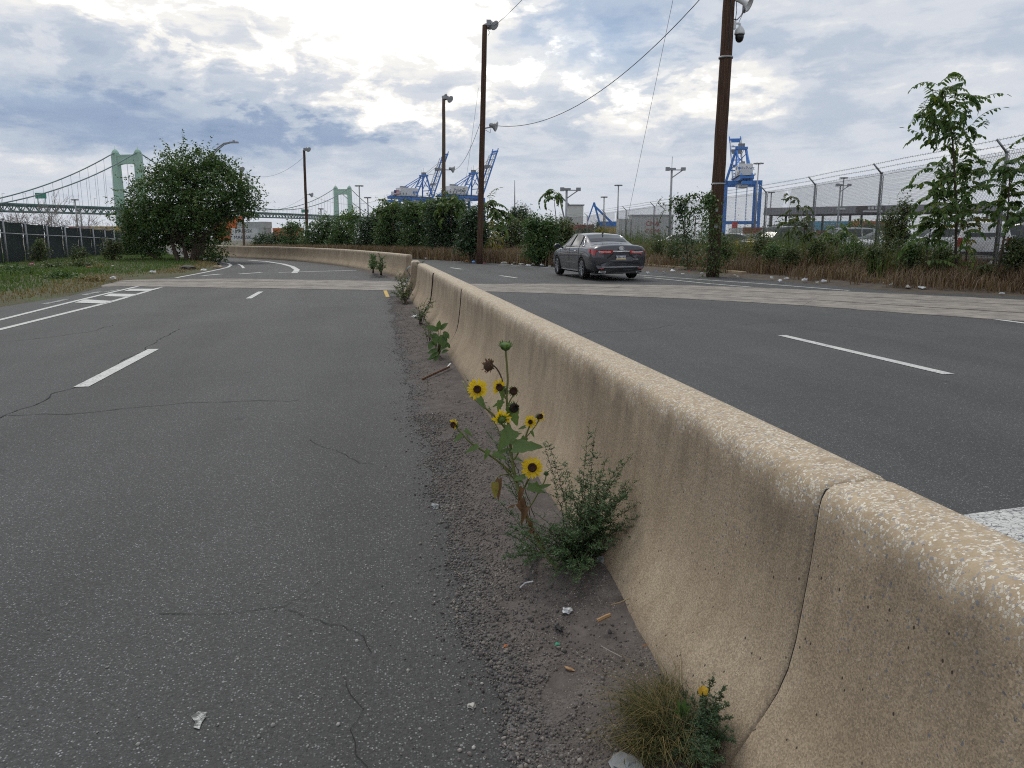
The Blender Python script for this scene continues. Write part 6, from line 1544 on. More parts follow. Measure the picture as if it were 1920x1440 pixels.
bush([(836, 412, 40, 38, 0), (848, 386, 26, 16, 0), (822, 390, 16, 14, 0), (836, 455, 40, 22, 0), (866, 420, 18, 30, 0)], 'largest dark green bush in front of the third wooden pole', LF_DARK, 820, 19, .19, .21, (838, 53), 11)
bush([(812, 392, 14, 18, 0), (806, 402, 14, 18, 0)], 'leafy bush top against the blue crane legs beside the third pole', LF_AIL, 150, 14, .22, .2, (810, 55), 13)
bush([(884, 430, 20, 38, 0), (892, 410, 12, 18, 0), (878, 460, 22, 16, 0), (900, 438, 12, 22, 0)], 'dark twiggy bush at the foot of the tallest lamp pole', LF_DARK, 380, 18, .18, .18, (886, 44), 12)
bush([(1012, 445, 26, 30, 0), (1000, 420, 16, 18, 0), (1026, 428, 18, 18, 0), (1012, 472, 26, 16, 0), (1036, 455, 14, 22, 0)], 'dark green bush standing just left of the grey car', LF_BUSH, 520, 19, .15, .17, (1014, 39), 14)
bush([(975, 400, 18, 14, 0), (960, 410, 14, 12, 0), (985, 412, 14, 12, 0)], 'dark tree crown behind the fence below the slim radio mast', LF_DARK, 260, 16, .26, .28, (974, 110), 15, 'background_tree', 'tree', 'trees behind the fence')
bush([(955, 425, 24, 14, 0), (985, 432, 20, 16, 0), (940, 440, 18, 18, 0), (965, 448, 28, 16, 0)], 'yellow green thicket behind the short pale fence posts', LF_WEED, 330, 14, .22, .26, (960, 62), 16)
bush([(1055, 432, 16, 18, 0), (1062, 452, 14, 22, 0)], 'olive bush peeping over the car bonnet', LF_WEED, 180, 14, .2, .2, (1056, 48), 17)
bush([(1092, 440, 16, 10, 0), (1110, 446, 14, 8, 0), (1118, 428, 7, 12, 0), (1100, 432, 7, 9, 0)], 'small dark conifers behind the fence above the car roof', LF_DARK, 160, 14, .3, .25, (1105, 105), 18, 'background_tree', 'tree', 'trees behind the fence')
bush([(1128, 440, 12, 8, 0)], 'yellow green weed bush peeping above the car roof', LF_YEL, 70, 10, .16, .14, (1128, 52), 19)
# far tree belts on the horizon
bush([(1262, 452, 26, 6, 0), (1300, 450, 40, 7, 0), (1235, 454, 20, 5, 0)], 'far low line of trees behind the small power poles', LF_DARK, 220, 12, .9, 1.2, (1280, 330), 20, 'tree_belt', 'trees', 'trees behind the fence')
bush([(1880, 420, 60, 18, 0), (1820, 425, 40, 12, 0), (1940, 415, 40, 22, 0)], 'dark tree belt beyond the right end of the canopy', LF_DARK, 420, 14, .7, .9, (1880, 175), 21, 'tree_belt', 'trees', 'trees behind the fence')
bush([(1480, 432, 30, 14, 0), (1500, 428, 22, 14, 0), (1462, 440, 20, 10, 0)], 'dark shrubs below the left end of the grey canopy', LF_DARK, 260, 14, .4, .5, (1482, 110), 22, 'background_bush', 'bush', 'trees behind the fence')
bush([(1640, 430, 34, 8, 0), (1600, 436, 30, 7, 0)], 'low hedge of shrubs below the orange container', LF_DARK, 220, 14, .4, .5, (1620, 130), 23, 'background_bush', 'bush', 'trees behind the fence')

# compound-leaved saplings (long drooping leaves of many leaflets)
LFT_V = np.array([(0, 0, 0), (.24, .30, .03), (.18, .70, -.02), (0, 1, -.12), (-.18, .70, -.02), (-.24, .30, .03)]); LFT_F = np.array([(0, 1, 2), (0, 2, 3), (0, 3, 4), (0, 4, 5)])
def pinnate(specs, rng, ll, npairs=8, droop=1.0):
    """specs: list of (origin, yaw, pitch, length) -> leaflets + rachis polylines"""
    P = []; Yw = []; Pt = []; Sc = []; lines = []
    for (o, yw, pt, L) in specs:
        n = npairs + int(rng.integers(-2, 3)); line = []; p = Vector(o); pitch = pt; step = L / n; dp_ = droop * rng.uniform(.35, 1.5); turn = rng.normal(0, .06)
        for i in range(n + 1):
            line.append(p.copy())
            if i > 0:
                for sg in (-1, 1):
                    P.append(tuple(p)); Yw.append(yw + sg * rng.uniform(.85, 1.25)); Pt.append(pitch * .4 - rng.uniform(.25, .75)); Sc.append(ll * rng.uniform(.75, 1.15) * (1 - .35 * (i / n) ** 2))
            p = p + Vector((math.sin(yw) * math.cos(pitch), math.cos(yw) * math.cos(pitch), math.sin(pitch))) * step
            pitch -= dp_ * .16 + rng.uniform(-.04, .04); yw += turn
        P.append(tuple(p)); Yw.append(yw); Pt.append(pitch); Sc.append(ll * .9); lines.append(line)
    P = np.array(P); Yw = np.array(Yw); Pt = np.array(Pt); Sc = np.array(Sc)
    V, Fq = scatter(LFT_V, LFT_F, P, up_rot(Yw, Pt, rng.normal(0, .35, len(P))), Sc); return V, Fq, lines
def sapling(px_path, d, r0, label, origins, ll, L, mat, seed, npairs=8, droop=1.0, group=None, name='sapling_tree', extra=None):
    rng = np.random.default_rng(seed); pts = [at(x, y, d) for x, y in px_path]; pts[0].z = max(.0, pts[0].z - .2)
    t = thing(name, label, 'tree', tuple(pts[0]), 0, group); specs = []
    for (x, y, n, spread) in origins:
        o = at(x, y, d)
        yaw0 = rng.uniform(0, 2 * PI)
        for k in range(n + (2 if n > 3 else 0)):
            yw = yaw0 + 2 * PI * k / n + rng.normal(0, .9); specs.append((o + Vector((rng.normal(0, spread * 1.3), rng.normal(0, spread * 1.3), rng.normal(0, spread * 2.2))), yw, rng.uniform(-.5, 1.1), L * rng.uniform(.35, 1.3)))
    V, Fq, lines = pinnate(specs, rng, ll, npairs, droop); np_mesh('crown', V, Fq, mat, t)
    m = MB(); n = len(pts); m.tube(pts, [r0 * (1 - .75 * i / (n - 1)) for i in range(n)], 8); trunk = m.build('trunk', STEMB, t, smooth=True)
    m = MB()
    for l in lines: m.tube(l, [.008 * d / 24] * len(l), 3, caps=False)
    m.build('leaf_stalk', STEMG, t, kind='stuff'); return t
sapling([(1797, 535), (1792, 470), (1794, 400), (1790, 330), (1786, 260), (1776, 200), (1768, 165)], 22.5, .045, 'tallest sapling with long drooping compound leaves in front of the right-hand fence',
        [(1764, 172, 5, .08), (1752, 192, 6, .12), (1738, 220, 6, .14), (1728, 235, 3, .1), (1775, 235, 6, .15), (1818, 215, 4, .12), (1800, 262, 6, .16), (1780, 288, 5, .18), (1812, 305, 6, .16), (1770, 322, 5, .18), (1820, 340, 5, .15), (1792, 352, 6, .2), (1755, 345, 5, .15), (1810, 385, 4, .16), (1758, 380, 4, .15), (1790, 405, 4, .16), (1788, 245, 5, .2), (1800, 330, 6, .25), (1785, 375, 6, .25), (1775, 205, 5, .15), (1800, 440, 4, .2)], .20, .72, LF_AIL, 31, 9, .95)
sapling([(1812, 520), (1812, 470), (1815, 420)], 22.8, .03, 'thin low sapling with yellowing leaves beside the tallest one', [(1815, 410, 5, .12), (1810, 425, 3, .12)], .17, .5, LF_YEL, 32)
sapling([(1866, 525), (1880, 460), (1890, 400), (1893, 340), (1890, 310)], 21, .035, 'second leafy sapling at the right edge behind the last fence post', [(1890, 302, 5, .06), (1892, 330, 5, .12), (1905, 355, 5, .16), (1880, 365, 5, .14), (1910, 390, 5, .16), (1890, 400, 4, .16), (1916, 325, 4, .1)], .18, .75, LF_AIL, 33, 10, .85)
sapling([(1735, 520), (1738, 470), (1745, 430), (1735, 418)], 22.6, .03, 'low sapling with big drooping leaves left of the tallest one', [(1742, 412, 5, .12), (1722, 430, 4, .16), (1760, 428, 4, .14), (1735, 452, 4, .2)], .19, .8, LF_AIL, 34, 10, .9)
sapling([(1565, 500), (1568, 470), (1570, 440)], 30, .03, 'bright low sapling in front of the blue container', [(1570, 436, 6, .12), (1555, 446, 5, .16), (1590, 445, 5, .16), (1570, 458, 5, .2)], .22, .75, LF_AIL, 35)
sapling([(1507, 510), (1508, 460), (1509, 420), (1506, 395)], 33, .03, 'leafy vine clad sapling climbing the fence post left of the blue container', [(1508, 398, 3, .1), (1500, 420, 5, .16), (1515, 432, 5, .18), (1490, 440, 4, .18), (1508, 455, 5, .2)], .22, .6, LF_WEED, 36)
sapling([(1478, 470), (1480, 400), (1482, 372)], 34, .02, 'slim sprig rising above the canopy left end', [(1481, 368, 3, .05), (1484, 385, 3, .08), (1492, 375, 3, .08), (1482, 402, 3, .1)], .15, .4, LF_WEED, 37)
sapling([(1045, 480), (1044, 420), (1040, 385), (1040, 366)], 60, .05, 'umbrella topped sapling left of the car', [(1040, 364, 8, .1)], .42, 1.3, LF_AIL, 38, 7, 1.7)
sapling([(918, 470), (915, 420), (914, 385)], 52, .05, 'palm-like sapling top right of the tallest lamp pole', [(914, 383, 9, .06)], .36, 1.0, LF_AIL, 39, 7, 1.5, 'palm-like saplings by the tallest pole')
sapling([(934, 470), (933, 430), (934, 396)], 52, .05, 'lower palm-like sapling top further right of the tallest lamp pole', [(934, 395, 8, .06), (925, 412, 6, .2), (940, 418, 6, .2)], .36, .95, LF_AIL, 40, 7, 1.5, 'palm-like saplings by the tallest pole')
sapling([(925, 475), (922, 445), (916, 430)], 47, .03, 'yellowing sapling beside the short pale fence posts', [(916, 432, 6, .15), (908, 445, 5, .2), (925, 440, 5, .2), (912, 462, 5, .25)], .24, .7, LF_YEL, 41, 7, 1.4)
sapling([(845, 420), (847, 395), (848, 380)], 51, .04, 'feathery sapling top above the largest bush', [(848, 380, 8, .1), (862, 390, 6, .15), (830, 388, 6, .15)], .33, .9, LF_AIL, 42, 7, 1.4)
sapling([(736, 430), (736, 400), (735, 385)], 60, .04, 'feathery sapling top above the bright green bush', [(730, 384, 7, .12), (745, 388, 6, .15), (716, 388, 6, .12)], .36, 1.0, LF_AIL, 43, 7, 1.4)
# vines on the big pole, the fence post and between them
def vine(pts_d, label, n, sp, size, seed, mat=LF_BUSH, name='climbing_vine'):
    rng = np.random.default_rng(seed); P = []
    pts = [at(x, y, d) for x, y, d in pts_d]; t = thing(name, label, 'vine', tuple(Vector((pts[0].x, pts[0].y, .1))))
    m = MB(); m.tube(pts, .02, 5); m.build('stem', STEMB, t)
    seg_ = rng.integers(0, len(pts) - 1, n); f = rng.random(n); A = np.array([tuple(p) for p in pts]); Q = A[seg_] * (1 - f[:, None]) + A[seg_ + 1] * f[:, None]
    w = np.array([s for s in sp])[seg_]; Q = Q + rng.normal(size=(n, 3)) * w[:, None]
    V, Fq = scatter(LEAF_V, LEAF_F, Q, up_rot(rng.uniform(0, 2 * PI, n), rng.normal(-.5, .5, n), rng.normal(0, .5, n)), size * rng.uniform(.6, 1.3, n)); np_mesh('foliage', V, Fq, mat, t); return t
vine([(1340, 512, 27.5), (1338, 470, 27.6), (1332, 430, 27.6), (1328, 390, 27.6), (1332, 365, 27.6)], 'dark leafy vine wrapped round the foot of the big near pole', 1200, (.26, .24, .20, .10), .13, 51)
vine([(1290, 505, 33), (1288, 470, 33), (1284, 440, 33), (1278, 400, 33), (1276, 380, 33)], 'dark leafy vine climbing the fence post left of the big near pole', 1300, (.36, .34, .25, .14), .14, 52, LF_DARK)
vine([(1330, 372, 30), (1318, 378, 30), (1306, 366, 30), (1296, 366, 30), (1288, 378, 30), (1278, 374, 30), (1266, 372, 30), (1258, 382, 30), (1256, 392, 30)], 'arching vine strand hanging along the barbed wire left of the big pole', 300, (.10,) * 8, .12, 53)
vine([(1325, 385, 30), (1312, 392, 30), (1302, 392, 30), (1294, 402, 30), (1288, 420, 30)], 'short vine loop under the arching strand by the big pole', 240, (.12,) * 4, .12, 54)
vine([(1240, 372, 42), (1233, 380, 42), (1246, 392, 42), (1238, 410, 42), (1232, 425, 42)], 'wispy dry vine dangling from the barbed wire right of the car', 90, (.10,) * 4, .10, 55, LF_WEED)

# ------------------------------------------------------------------ right verge: dry stalks, weeds
rng = np.random.default_rng(21)
def bank_points(n, vlo, vhi, ulo, uhi, rng, power=1.0):
    u = ulo + (uhi - ulo) * rng.random(n) ** power; v = vlo + (vhi - vlo) * rng.random(n)
    return np.array([tuple(lerp2(a, b_)) for a, b_ in zip(u, v)]), u, v
def ycut(P, dmax=None): 
    f = P[:, 0] * sP + P[:, 1] * cP; return f
P, u, v = bank_points(60000, .07, 1.0, .05, .62, rng, 1.1)
f = ycut(P); patch_ = np.array([mnoise.noise((p[0] * .35, p[1] * .35, 0)) + .6 * mnoise.noise((p[0] * 1.3, p[1] * 1.3, 4)) for p in P])
keep = (f > 10) & (patch_ > -.45 + .5 * (v < .14)); P, u, v, f, patch_ = P[keep], u[keep], v[keep], f[keep], patch_[keep]
h = (.26 + .50 * np.clip(v * 2.4, 0, 1) + .35 * patch_) * rng.uniform(.45, 1.35, len(P)); azm = np.arctan2(P[:, 0] * cP - P[:, 1] * sP, f); open_ = np.exp(-((azm - .562) / .042) ** 2); h = np.clip(h, .1, 1.6) * (1 - .55 * open_)
V, Fq = blades(P, h, .010 + .00045 * f, rng.uniform(.1, .75, len(P)), rng)
np_mesh('dry_grass', V, Fq, DRY, kind='stuff', label='russet dry grass and dead stalks along the foot of the fence', cat='grass')
P, u, v = bank_points(26000, .30, 1.15, .05, .55, rng, 1.1); f = ycut(P); patch_ = np.array([mnoise.noise((p[0] * .45, p[1] * .45, 7)) + .5 * mnoise.noise((p[0] * 1.6, p[1] * 1.6, 2)) for p in P]); azm = np.arctan2(P[:, 0] * cP - P[:, 1] * sP, f); keep = (f > 10) & (patch_ > .12) & (np.abs(azm - .562) > .05); P, v, f, patch_ = P[keep], v[keep], f[keep], patch_[keep]
V, Fq = blades(P, rng.uniform(.4, 1.0, len(P)) * (1 + patch_), .010 + .0004 * f, rng.uniform(.05, .5, len(P)), rng); V1, F1 = V, Fq
np_mesh('green_grass_stalks', V1, F1, GRASS, kind='stuff', label='tall green and olive grass stalks standing among the dry stalks at the fence', cat='grass')
# leafy weed stalks
n = 2300; P, u, v = bank_points(n, .30, 1.2, .05, .5, rng, 1.1); f = ycut(P); pt_ = np.array([mnoise.noise((p[0] * .25, p[1] * .25, 2)) for p in P]); azm = np.arctan2(P[:, 0] * cP - P[:, 1] * sP, f); keep = (f > 11) & (pt_ > -.25) & (np.abs(azm - .562) > .05); P, f = P[keep], f[keep]; n = len(P)
H = rng.uniform(.6, 1.9, n) * (1 + .25 * rng.normal(size=n)).clip(.5, 1.4); kl = 26
t_ = np.tile(np.linspace(.25, 1, kl), n); ii = np.repeat(np.arange(n), kl); lean = rng.normal(0, .14, (n, 2))
Q = P[ii] + np.stack([lean[ii, 0] * H[ii] * t_, lean[ii, 1] * H[ii] * t_, H[ii] * t_], 1)
V, Fq = scatter(NARROW_V, LEAF_F, Q, up_rot(rng.uniform(0, 2 * PI, len(Q)), rng.normal(.35, .35, len(Q)), rng.normal(0, .4, len(Q))), np.stack([(.13 + .0012 * f[ii]) * (1.15 - t_ * .7)] * 3, 1) * np.array([.9, 1, 1]))
Vs, Fs = blades(P, H, .014 + .0003 * f, np.hypot(lean[:, 0], lean[:, 1]) * .0 + .1, rng)
np_mesh('weeds', *merge((V, Fq), (Vs, Fs)), LF_WEED, kind='stuff', label='tangle of tall leafy green weeds growing through the fence', cat='weeds')
# yellow flowering weeds
for i, (x, y, d) in enumerate(((1383, 462, 36), (1406, 455, 36), (1388, 478, 35), (1412, 470, 36))):
    p = at(x, y, d); t = thing('goldenrod_weed', ['yellow flowering weed, left of the two by the fence post', 'yellow flowering weed, tallest one beside the fence post', 'low yellow flowering weed in front of the taller ones', 'small yellow flowering weed touching the fence post'][i], 'weed', (p.x, p.y, .25), 0, 'yellow flowering weeds')
    n = 110; Q = np.array([(p.x, p.y, p.z)]) + rng.normal(size=(n, 3)) * np.array([.10, .10, .20]); V, Fq = scatter(LEAF_V, LEAF_F, Q, rand_rot(n, rng), .075 * rng.uniform(.6, 1.2, n)); np_mesh('blossom', V, Fq, M('goldenrod_yellow_%d' % i, (.55, .42, .02), (.38, .28, .02), rough=.8), t)
    m = MB(); m.tube([(p.x, p.y, .2), (p.x + .03, p.y, p.z)], .01, 4); m.build('stem', STEMG, t)
# dry stalks at the foot of the bushes round the bend
E_pts = gx((445, 474), (520, 476), (600, 477), (680, 480), (740, 484), (800, 488), (850, 491), (900, 494), (960, 497), (1040, 501))
rs = resample(E_pts, 200); n = 26000; k = rng.integers(0, 200, n); A = np.array([tuple(p) for p in rs])[k]; P = A + np.stack([rng.uniform(.0, 2.6, n), rng.uniform(.3, 3.2, n), np.full(n, .02)], 1)
f = ycut(P); V, Fq = blades(P, rng.uniform(.25, .95, n) , .012 + .0006 * f, rng.uniform(.1, .7, n), rng)
np_mesh('dry_grass', V, Fq, DRY, kind='stuff', label='russet dry grass fringe at the foot of the bushes round the bend', cat='grass')

# ------------------------------------------------------------------ left verge
def in_poly(px, py, poly):
    inside = np.zeros(len(px), bool); j = len(poly) - 1
    for i in range(len(poly)):
        xi, yi = poly[i].x, poly[i].y; xj, yj = poly[j].x, poly[j].y
        c = ((yi > py) != (yj > py)) & (px < (xj - xi) * (py - yi) / (yj - yi + 1e-12) + xi); inside ^= c; j = i
    return inside
vp = [Vector((-7.75, 10, 0)), Vector((-7.75, 17.4, 0))] + gx((138, 552), (238, 524), (300, 518), (345, 514), (392, 504), (408, 497), (395, 492), (340, 486), (316, 479)) + [Vector((-24, 74, 0)), Vector((-44, 60, 0)), Vector((-44, 10, 0))]
n = 170000; x = rng.uniform(-40, -6.5, n); y = 13 + 59 * rng.random(n) ** 1.2; ok = in_poly(x, y, vp) & (np.abs(x / y + 0.0) < 1.1); x, y = x[ok], y[ok]; n = len(x)
edge = np.array([min((Vector((a, b_, 0)) - q).length for q in vp[1:9]) for a, b_ in zip(x[:1], y[:1])])
nz = np.array([mnoise.noise((a * .5, b_ * .5, 0)) for a, b_ in zip(x, y)])
f = x * sP + y * cP
# distance from the kerb
def seg_dist(x, y, pts):
    d = np.full(len(x), 1e9)
    for a, c in zip(pts, pts[1:]):
        ax, ay, bx2, by2 = a.x, a.y, c.x, c.y; L2 = (bx2 - ax) ** 2 + (by2 - ay) ** 2; t = np.clip(((x - ax) * (bx2 - ax) + (y - ay) * (by2 - ay)) / L2, 0, 1); d = np.minimum(d, np.hypot(x - ax - t * (bx2 - ax), y - ay - t * (by2 - ay)))
    return d
dk = seg_dist(x, y, vp[:9]); zz = .03 + .06 * np.clip(dk / 1.5, 0, 1); P = np.stack([x, y, zz], 1)
dry = (dk + nz * .9 < .95 + .4 * rng.random(n)); tall = (y < 33) & (dk > 2.6 + nz * 1.2)
h = np.where(tall, rng.uniform(.10, .34, n) + .12 * np.clip(nz, 0, 1), rng.uniform(.05, .13, n)); w = .010 + .0006 * f
for nm, msk, mt, lb in (('verge_grass', ~dry, GRASS, 'green mown grass on the left verge'), ('dry_verge_grass', dry, STRAW, 'straw coloured grass along the left road edge')):
    V, Fq = blades(P[msk], h[msk], w[msk], rng.uniform(.2, 1.0, msk.sum()), rng); np_mesh(nm, V, Fq, mt, kind='stuff', label=lb, cat='grass')
# weedy bushes on the verge and in front of the screen
def weedbush(px, py, d, rx, ry, label, mat, n, size, seed, group='weedy shrubs by the screened fence', name='weed_shrub'):
    rng = np.random.default_rng(seed); c = at(px, py, d); k = d / F_PX; t = thing(name, label, 'shrub', (c.x, c.y, .1), 0, group)
    V, Fq, P = clump_leaves([(c, (rx * k, rx * k, ry * k))], n, 14, size, .10, rng, shell_bias=.5); np_mesh('foliage', V, Fq, mat, t)
    m = MB(); 
    for j in range(10): m.tube([(c.x + rng.normal(0, .08), c.y + rng.normal(0, .08), .05), tuple(P[rng.integers(len(P))])], [.014, .005], 4)
    m.build('stem', STEMB, t); return t
weedbush(150, 500, 34, 26, 14, 'leafy green weed clump in the middle of the left verge', LF_WEED, 150, .10, 61)
weedbush(100, 505, 32, 30, 12, 'brownish weed clump left of the leafy one on the verge', LF_WEED, 150, .10, 62)
weedbush(30, 512, 27, 30, 12, 'dark green weed clump at the left picture edge', LF_BUSH, 170, .09, 63)
weedbush(115, 522, 25, 26, 8, 'low dark weed clump nearest the road on the left verge', LF_BUSH, 130, .08, 64)
weedbush(210, 470, 44, 18, 22, 'thin olive shrub against the screened fence near the tree', LF_WEED, 90, .13, 65)
weedbush(75, 472, 42, 16, 24, 'olive shrub against the screened fence between the second and third posts', LF_WEED, 80, .12, 66)
weedbush(148, 480, 44, 14, 18, 'sparse olive shrub before the middle of the screened fence', LF_WEED, 60, .12, 67)
weedbush(252, 468, 58, 24, 26, 'dark shrub at the far end of the screened fence', LF_DARK, 220, .2, 68)
weedbush(290, 478, 60, 26, 16, 'dark low shrub in the shade of the big tree', LF_DARK, 200, .2, 69)
weedbush(170, 528, 24, 22, 5, 'low straw coloured tuft beside the road on the left verge', STRAW, 90, .07, 70)
weedbush(190, 508, 33, 18, 8, 'straw coloured grass clump right of the leafy weeds', STRAW, 90, .10, 71)
# bare grey shrubs behind the screen
def bare_shrub(px, d, h, sp, label, seed, n0=7):
    rg = random.Random(seed); b0 = base(px, d, .1); t = thing('bare_shrub', label, 'shrub', tuple(b0), 0, 'bare grey shrubs behind the screened fence'); m = MB()
    def grow(p, d_, L, r, lev):
        q = p + d_ * L * .5 + Vector((rg.gauss(0, .05), rg.gauss(0, .05), 0)) * L; e = p + d_ * L; m.tube([p, q, e], [r, r * .85, r * .7], 4, caps=False)
        if lev <= 0: return
        for k in range(rg.choice((2, 2, 3))):
            nd = (d_ + Vector((rg.gauss(0, .5), rg.gauss(0, .5), rg.gauss(.12, .32)))).normalized(); grow(p + d_ * L * rg.uniform(.55, 1), nd, L * rg.uniform(.55, .85), r * .66, lev - 1)
    for k in range(n0): grow(b0 + Vector((rg.gauss(0, sp * .3), rg.gauss(0, .4), 0)), Vector((rg.gauss(0, .28), rg.gauss(0, .25), 1)).normalized(), h * rg.uniform(.30, .44), .035, 4)
    m.build('branches', TWIG, t)
bare_shrub(15, 52, 3.6, 2.0, 'bare grey shrub behind the screened fence at the left picture edge', 1, 8); bare_shrub(62, 58, 4.2, 1.8, 'bare grey shrub behind the screened fence, second from the left edge', 2, 9); bare_shrub(105, 62, 4.6, 1.6, 'tallest bare grey shrub, under the green road sign on the bridge', 3, 9)
bare_shrub(138, 65, 4.2, 1.4, 'bare grey shrub behind the screen left of the lone forked one', 4, 7); bare_shrub(178, 70, 4.4, .6, 'lone forked bare shrub just left of the near bridge tower', 5, 4); bare_shrub(210, 74, 2.9, 1.4, 'low tangled bare shrub where the screen meets the tree', 6, 8)

# scrubby weeds that break up the dry fringe along the right-hand fence
rw = random.Random(4)
for i, (x, y, d, rx, ry, mt, lb) in enumerate((
    (1236, 462, 40, 14, 26, LF_WEED, 'olive scrub just right of the car tail'), (1262, 468, 36, 16, 22, LF_WEED, 'olive scrub left of the vine clad fence post by the big pole'), (1358, 470, 31, 16, 26, LF_WEED, 'feathery olive scrub right of the big near pole'),
    (1425, 462, 32, 18, 30, LF_WEED, 'olive scrub in front of the dark parked SUV'), (1448, 476, 29, 16, 22, LF_BUSH, 'green scrub below the dark parked SUV'), (1482, 482, 28, 18, 22, LF_WEED, 'pale olive scrub left of the vine clad fence post'),
    (1532, 470, 28, 18, 28, LF_WEED, 'tall olive scrub right of the vine clad fence post'), (1600, 475, 27, 22, 26, LF_BUSH, 'green scrub left of the fence post below the canopy'), (1640, 482, 25, 16, 24, LF_WEED, 'olive scrub at the foot of the fence post below the canopy'),
    (1668, 440, 26, 15, 52, LF_WEED, 'tall wispy olive weed right of the fence post below the canopy'), (1692, 425, 26, 12, 62, LF_WEED, 'tallest wispy olive weed before the canopy sign'), (1712, 478, 24, 20, 26, LF_BUSH, 'green scrub under the low drooping sapling'),
    (1765, 488, 23, 18, 22, LF_WEED, 'olive scrub left of the tallest sapling foot'), (1842, 512, 21, 14, 10, LF_WEED, 'olive scrub right of the tallest sapling foot'), (1908, 478, 21, 24, 34, LF_WEED, 'olive scrub at the right picture edge below the second sapling'))):
    weedbush(x, y, d, rx, ry, lb, mt, 60 + int(rx * ry * .12), .085, 400 + i, 'scrub along the right-hand fence', 'scrub_weed')
# ------------------------------------------------------------------ the sunflower
PETAL = leafmat('sunflower_petal', [(.58, .36, .006), (.68, .46, .010), (.76, .56, .018)], .30, .5, 30)
DISC = M('sunflower_disc', (.070, .026, .010), (.018, .009, .006), scale=180, rough=.9, bump=1.0, bscale=300, bdist=.002); DISCR = M('sunflower_disc_ring', (.10, .035, .008), (.045, .016, .006), scale=250, rough=.9, bump=1, bscale=350, bdist=.002)
SEPAL = leafmat('sunflower_sepal', [(.06, .115, .022), (.09, .155, .032), (.13, .19, .045)], .25, .6, 40); DRYL = leafmat('dried_leaf', [(.085, .045, .025), (.16, .088, .048), (.24, .145, .08)], .15, .8, 30); DRYHEAD = M('dried_flower_head', (.085, .048, .024), (.03, .017, .010), scale=120, rough=.95, bump=1, bscale=160, bdist=.004)
YLEAF = leafmat('yellowed_leaf', [(.11, .14, .03), (.22, .19, .05), (.30, .20, .10)], .25, .6, 40)
d0s = 3.22
rootp = G(1018, 1046, .03); 
sf = thing('sunflower_plant', 'tall branching sunflower plant with yellow blooms in front of the concrete barrier', 'sunflower', tuple(rootp))
def sp_(x, y, d=3.22): return at(x, y, d)
def stem(pts, r, mat=STEMG):
    P = [sp_(*p) for p in pts]
    # smooth the polyline
    Q = []
    for i in range(len(P) - 1):
        a = P[max(i - 1, 0)]; b_ = P[i]; c = P[i + 1]; d = P[min(i + 2, len(P) - 1)]
        for k in range(4):
            t = k / 4; Q.append(.5 * ((2 * b_) + (c - a) * t + (2 * a - 5 * b_ + 4 * c - d) * t * t + (-a + 3 * b_ - 3 * c + d) * t ** 3))
    Q.append(P[-1]); n = len(Q); m = MB(); rr = r if isinstance(r, tuple) else (r, r * .7)
    m.tube(Q, [rr[0] + (rr[1] - rr[0]) * i / (n - 1) for i in range(n)], 8); return m.build('stem', mat, sf, smooth=True)
# lower stem stands at about 2.98 m and rises leaning away
m = stem([(1046, 1066, 2.95), (1020, 1035, 3.0), (1002, 1000, 3.05), (986, 965, 3.1), (975, 930, 3.14), (966, 895, 3.18), (960, 860, 3.2), (956, 825, 3.22), (953, 795, 3.22), (951, 765, 3.22)], (.0085, .0055))
stem([(951, 765), (950, 740), (952, 715), (951, 690), (949, 668), (948, 655)], (.0050, .0042))
stem([(950, 742), (944, 722), (939, 705), (932, 692), (924, 684)], (.0036, .0030), STEMB)
stem([(948, 748), (944, 738), (940, 728)], (.0035, .003)); stem([(951, 765), (956, 752), (962, 742)], (.0035, .003)); stem([(952, 775), (956, 765), (960, 758)], (.004, .003))
stem([(955, 815, 3.22), (942, 796, 3.18), (922, 775, 3.16), (900, 757, 3.14), (880, 738, 3.2), (868, 715, 3.26)], (.0052, .0036))
stem([(958, 885, 3.2), (930, 862, 3.16), (905, 845, 3.13), (880, 828, 3.1), (866, 812, 3.1), (857, 803, 3.1)], (.0046, .0034))
stem([(964, 862, 3.19), (975, 842, 3.22), (984, 822, 3.25), (990, 806, 3.26), (995, 795, 3.26)], (.0046, .0034)); stem([(984, 822, 3.25), (998, 806, 3.3), (1008, 792, 3.32), (1010, 784, 3.32)], (.0034, .003))
stem([(974, 928, 3.14), (985, 910, 3.1), (993, 893, 3.08), (996, 880, 3.08)], (.0046, .0036)); stem([(985, 962, 3.1), (1000, 940, 3.12), (1012, 918, 3.14), (1022, 900, 3.16), (1024, 888, 3.17)], (.0036, .0026))
stem([(970, 905, 3.16), (948, 880, 3.14), (944, 868, 3.14)], (.003, .0022)); stem([(962, 888, 3.18), (945, 890, 3.14), (935, 893, 3.12), (927, 905, 3.1), (926, 912, 3.1)], (.003, .0024))
stem([(956, 825, 3.22), (950, 806, 3.23), (946, 795, 3.24)], (.0035, .003))
def petal_mesh(L, W, curl, nm):
    m = MB(); n = 7; vs = []
    for i in range(n):
        f = i / (n - 1); w = W * (math.sin(PI * (f * .86 + .12)) ** .75) * (1 if f < .99 else .05); z = curl * L * (f ** 2) - .10 * L * math.sin(PI * f)
        vs += [(-w / 2, f * L, z + .10 * w), (0, f * L, z - .06 * w), (w / 2, f * L, z + .10 * w)]
    fs = []
    for i in range(n - 1):
        for j in range(2): fs.append((i * 3 + j, i * 3 + j + 1, (i + 1) * 3 + j + 1, (i + 1) * 3 + j))
    m.add(vs, fs); o = m.build(nm, PETAL, smooth=True); me = o.data; bpy.data.objects.remove(o); return me
PM = [petal_mesh(1.0, .36, c, 'petal') for c in (-.05, .12, -.22)]
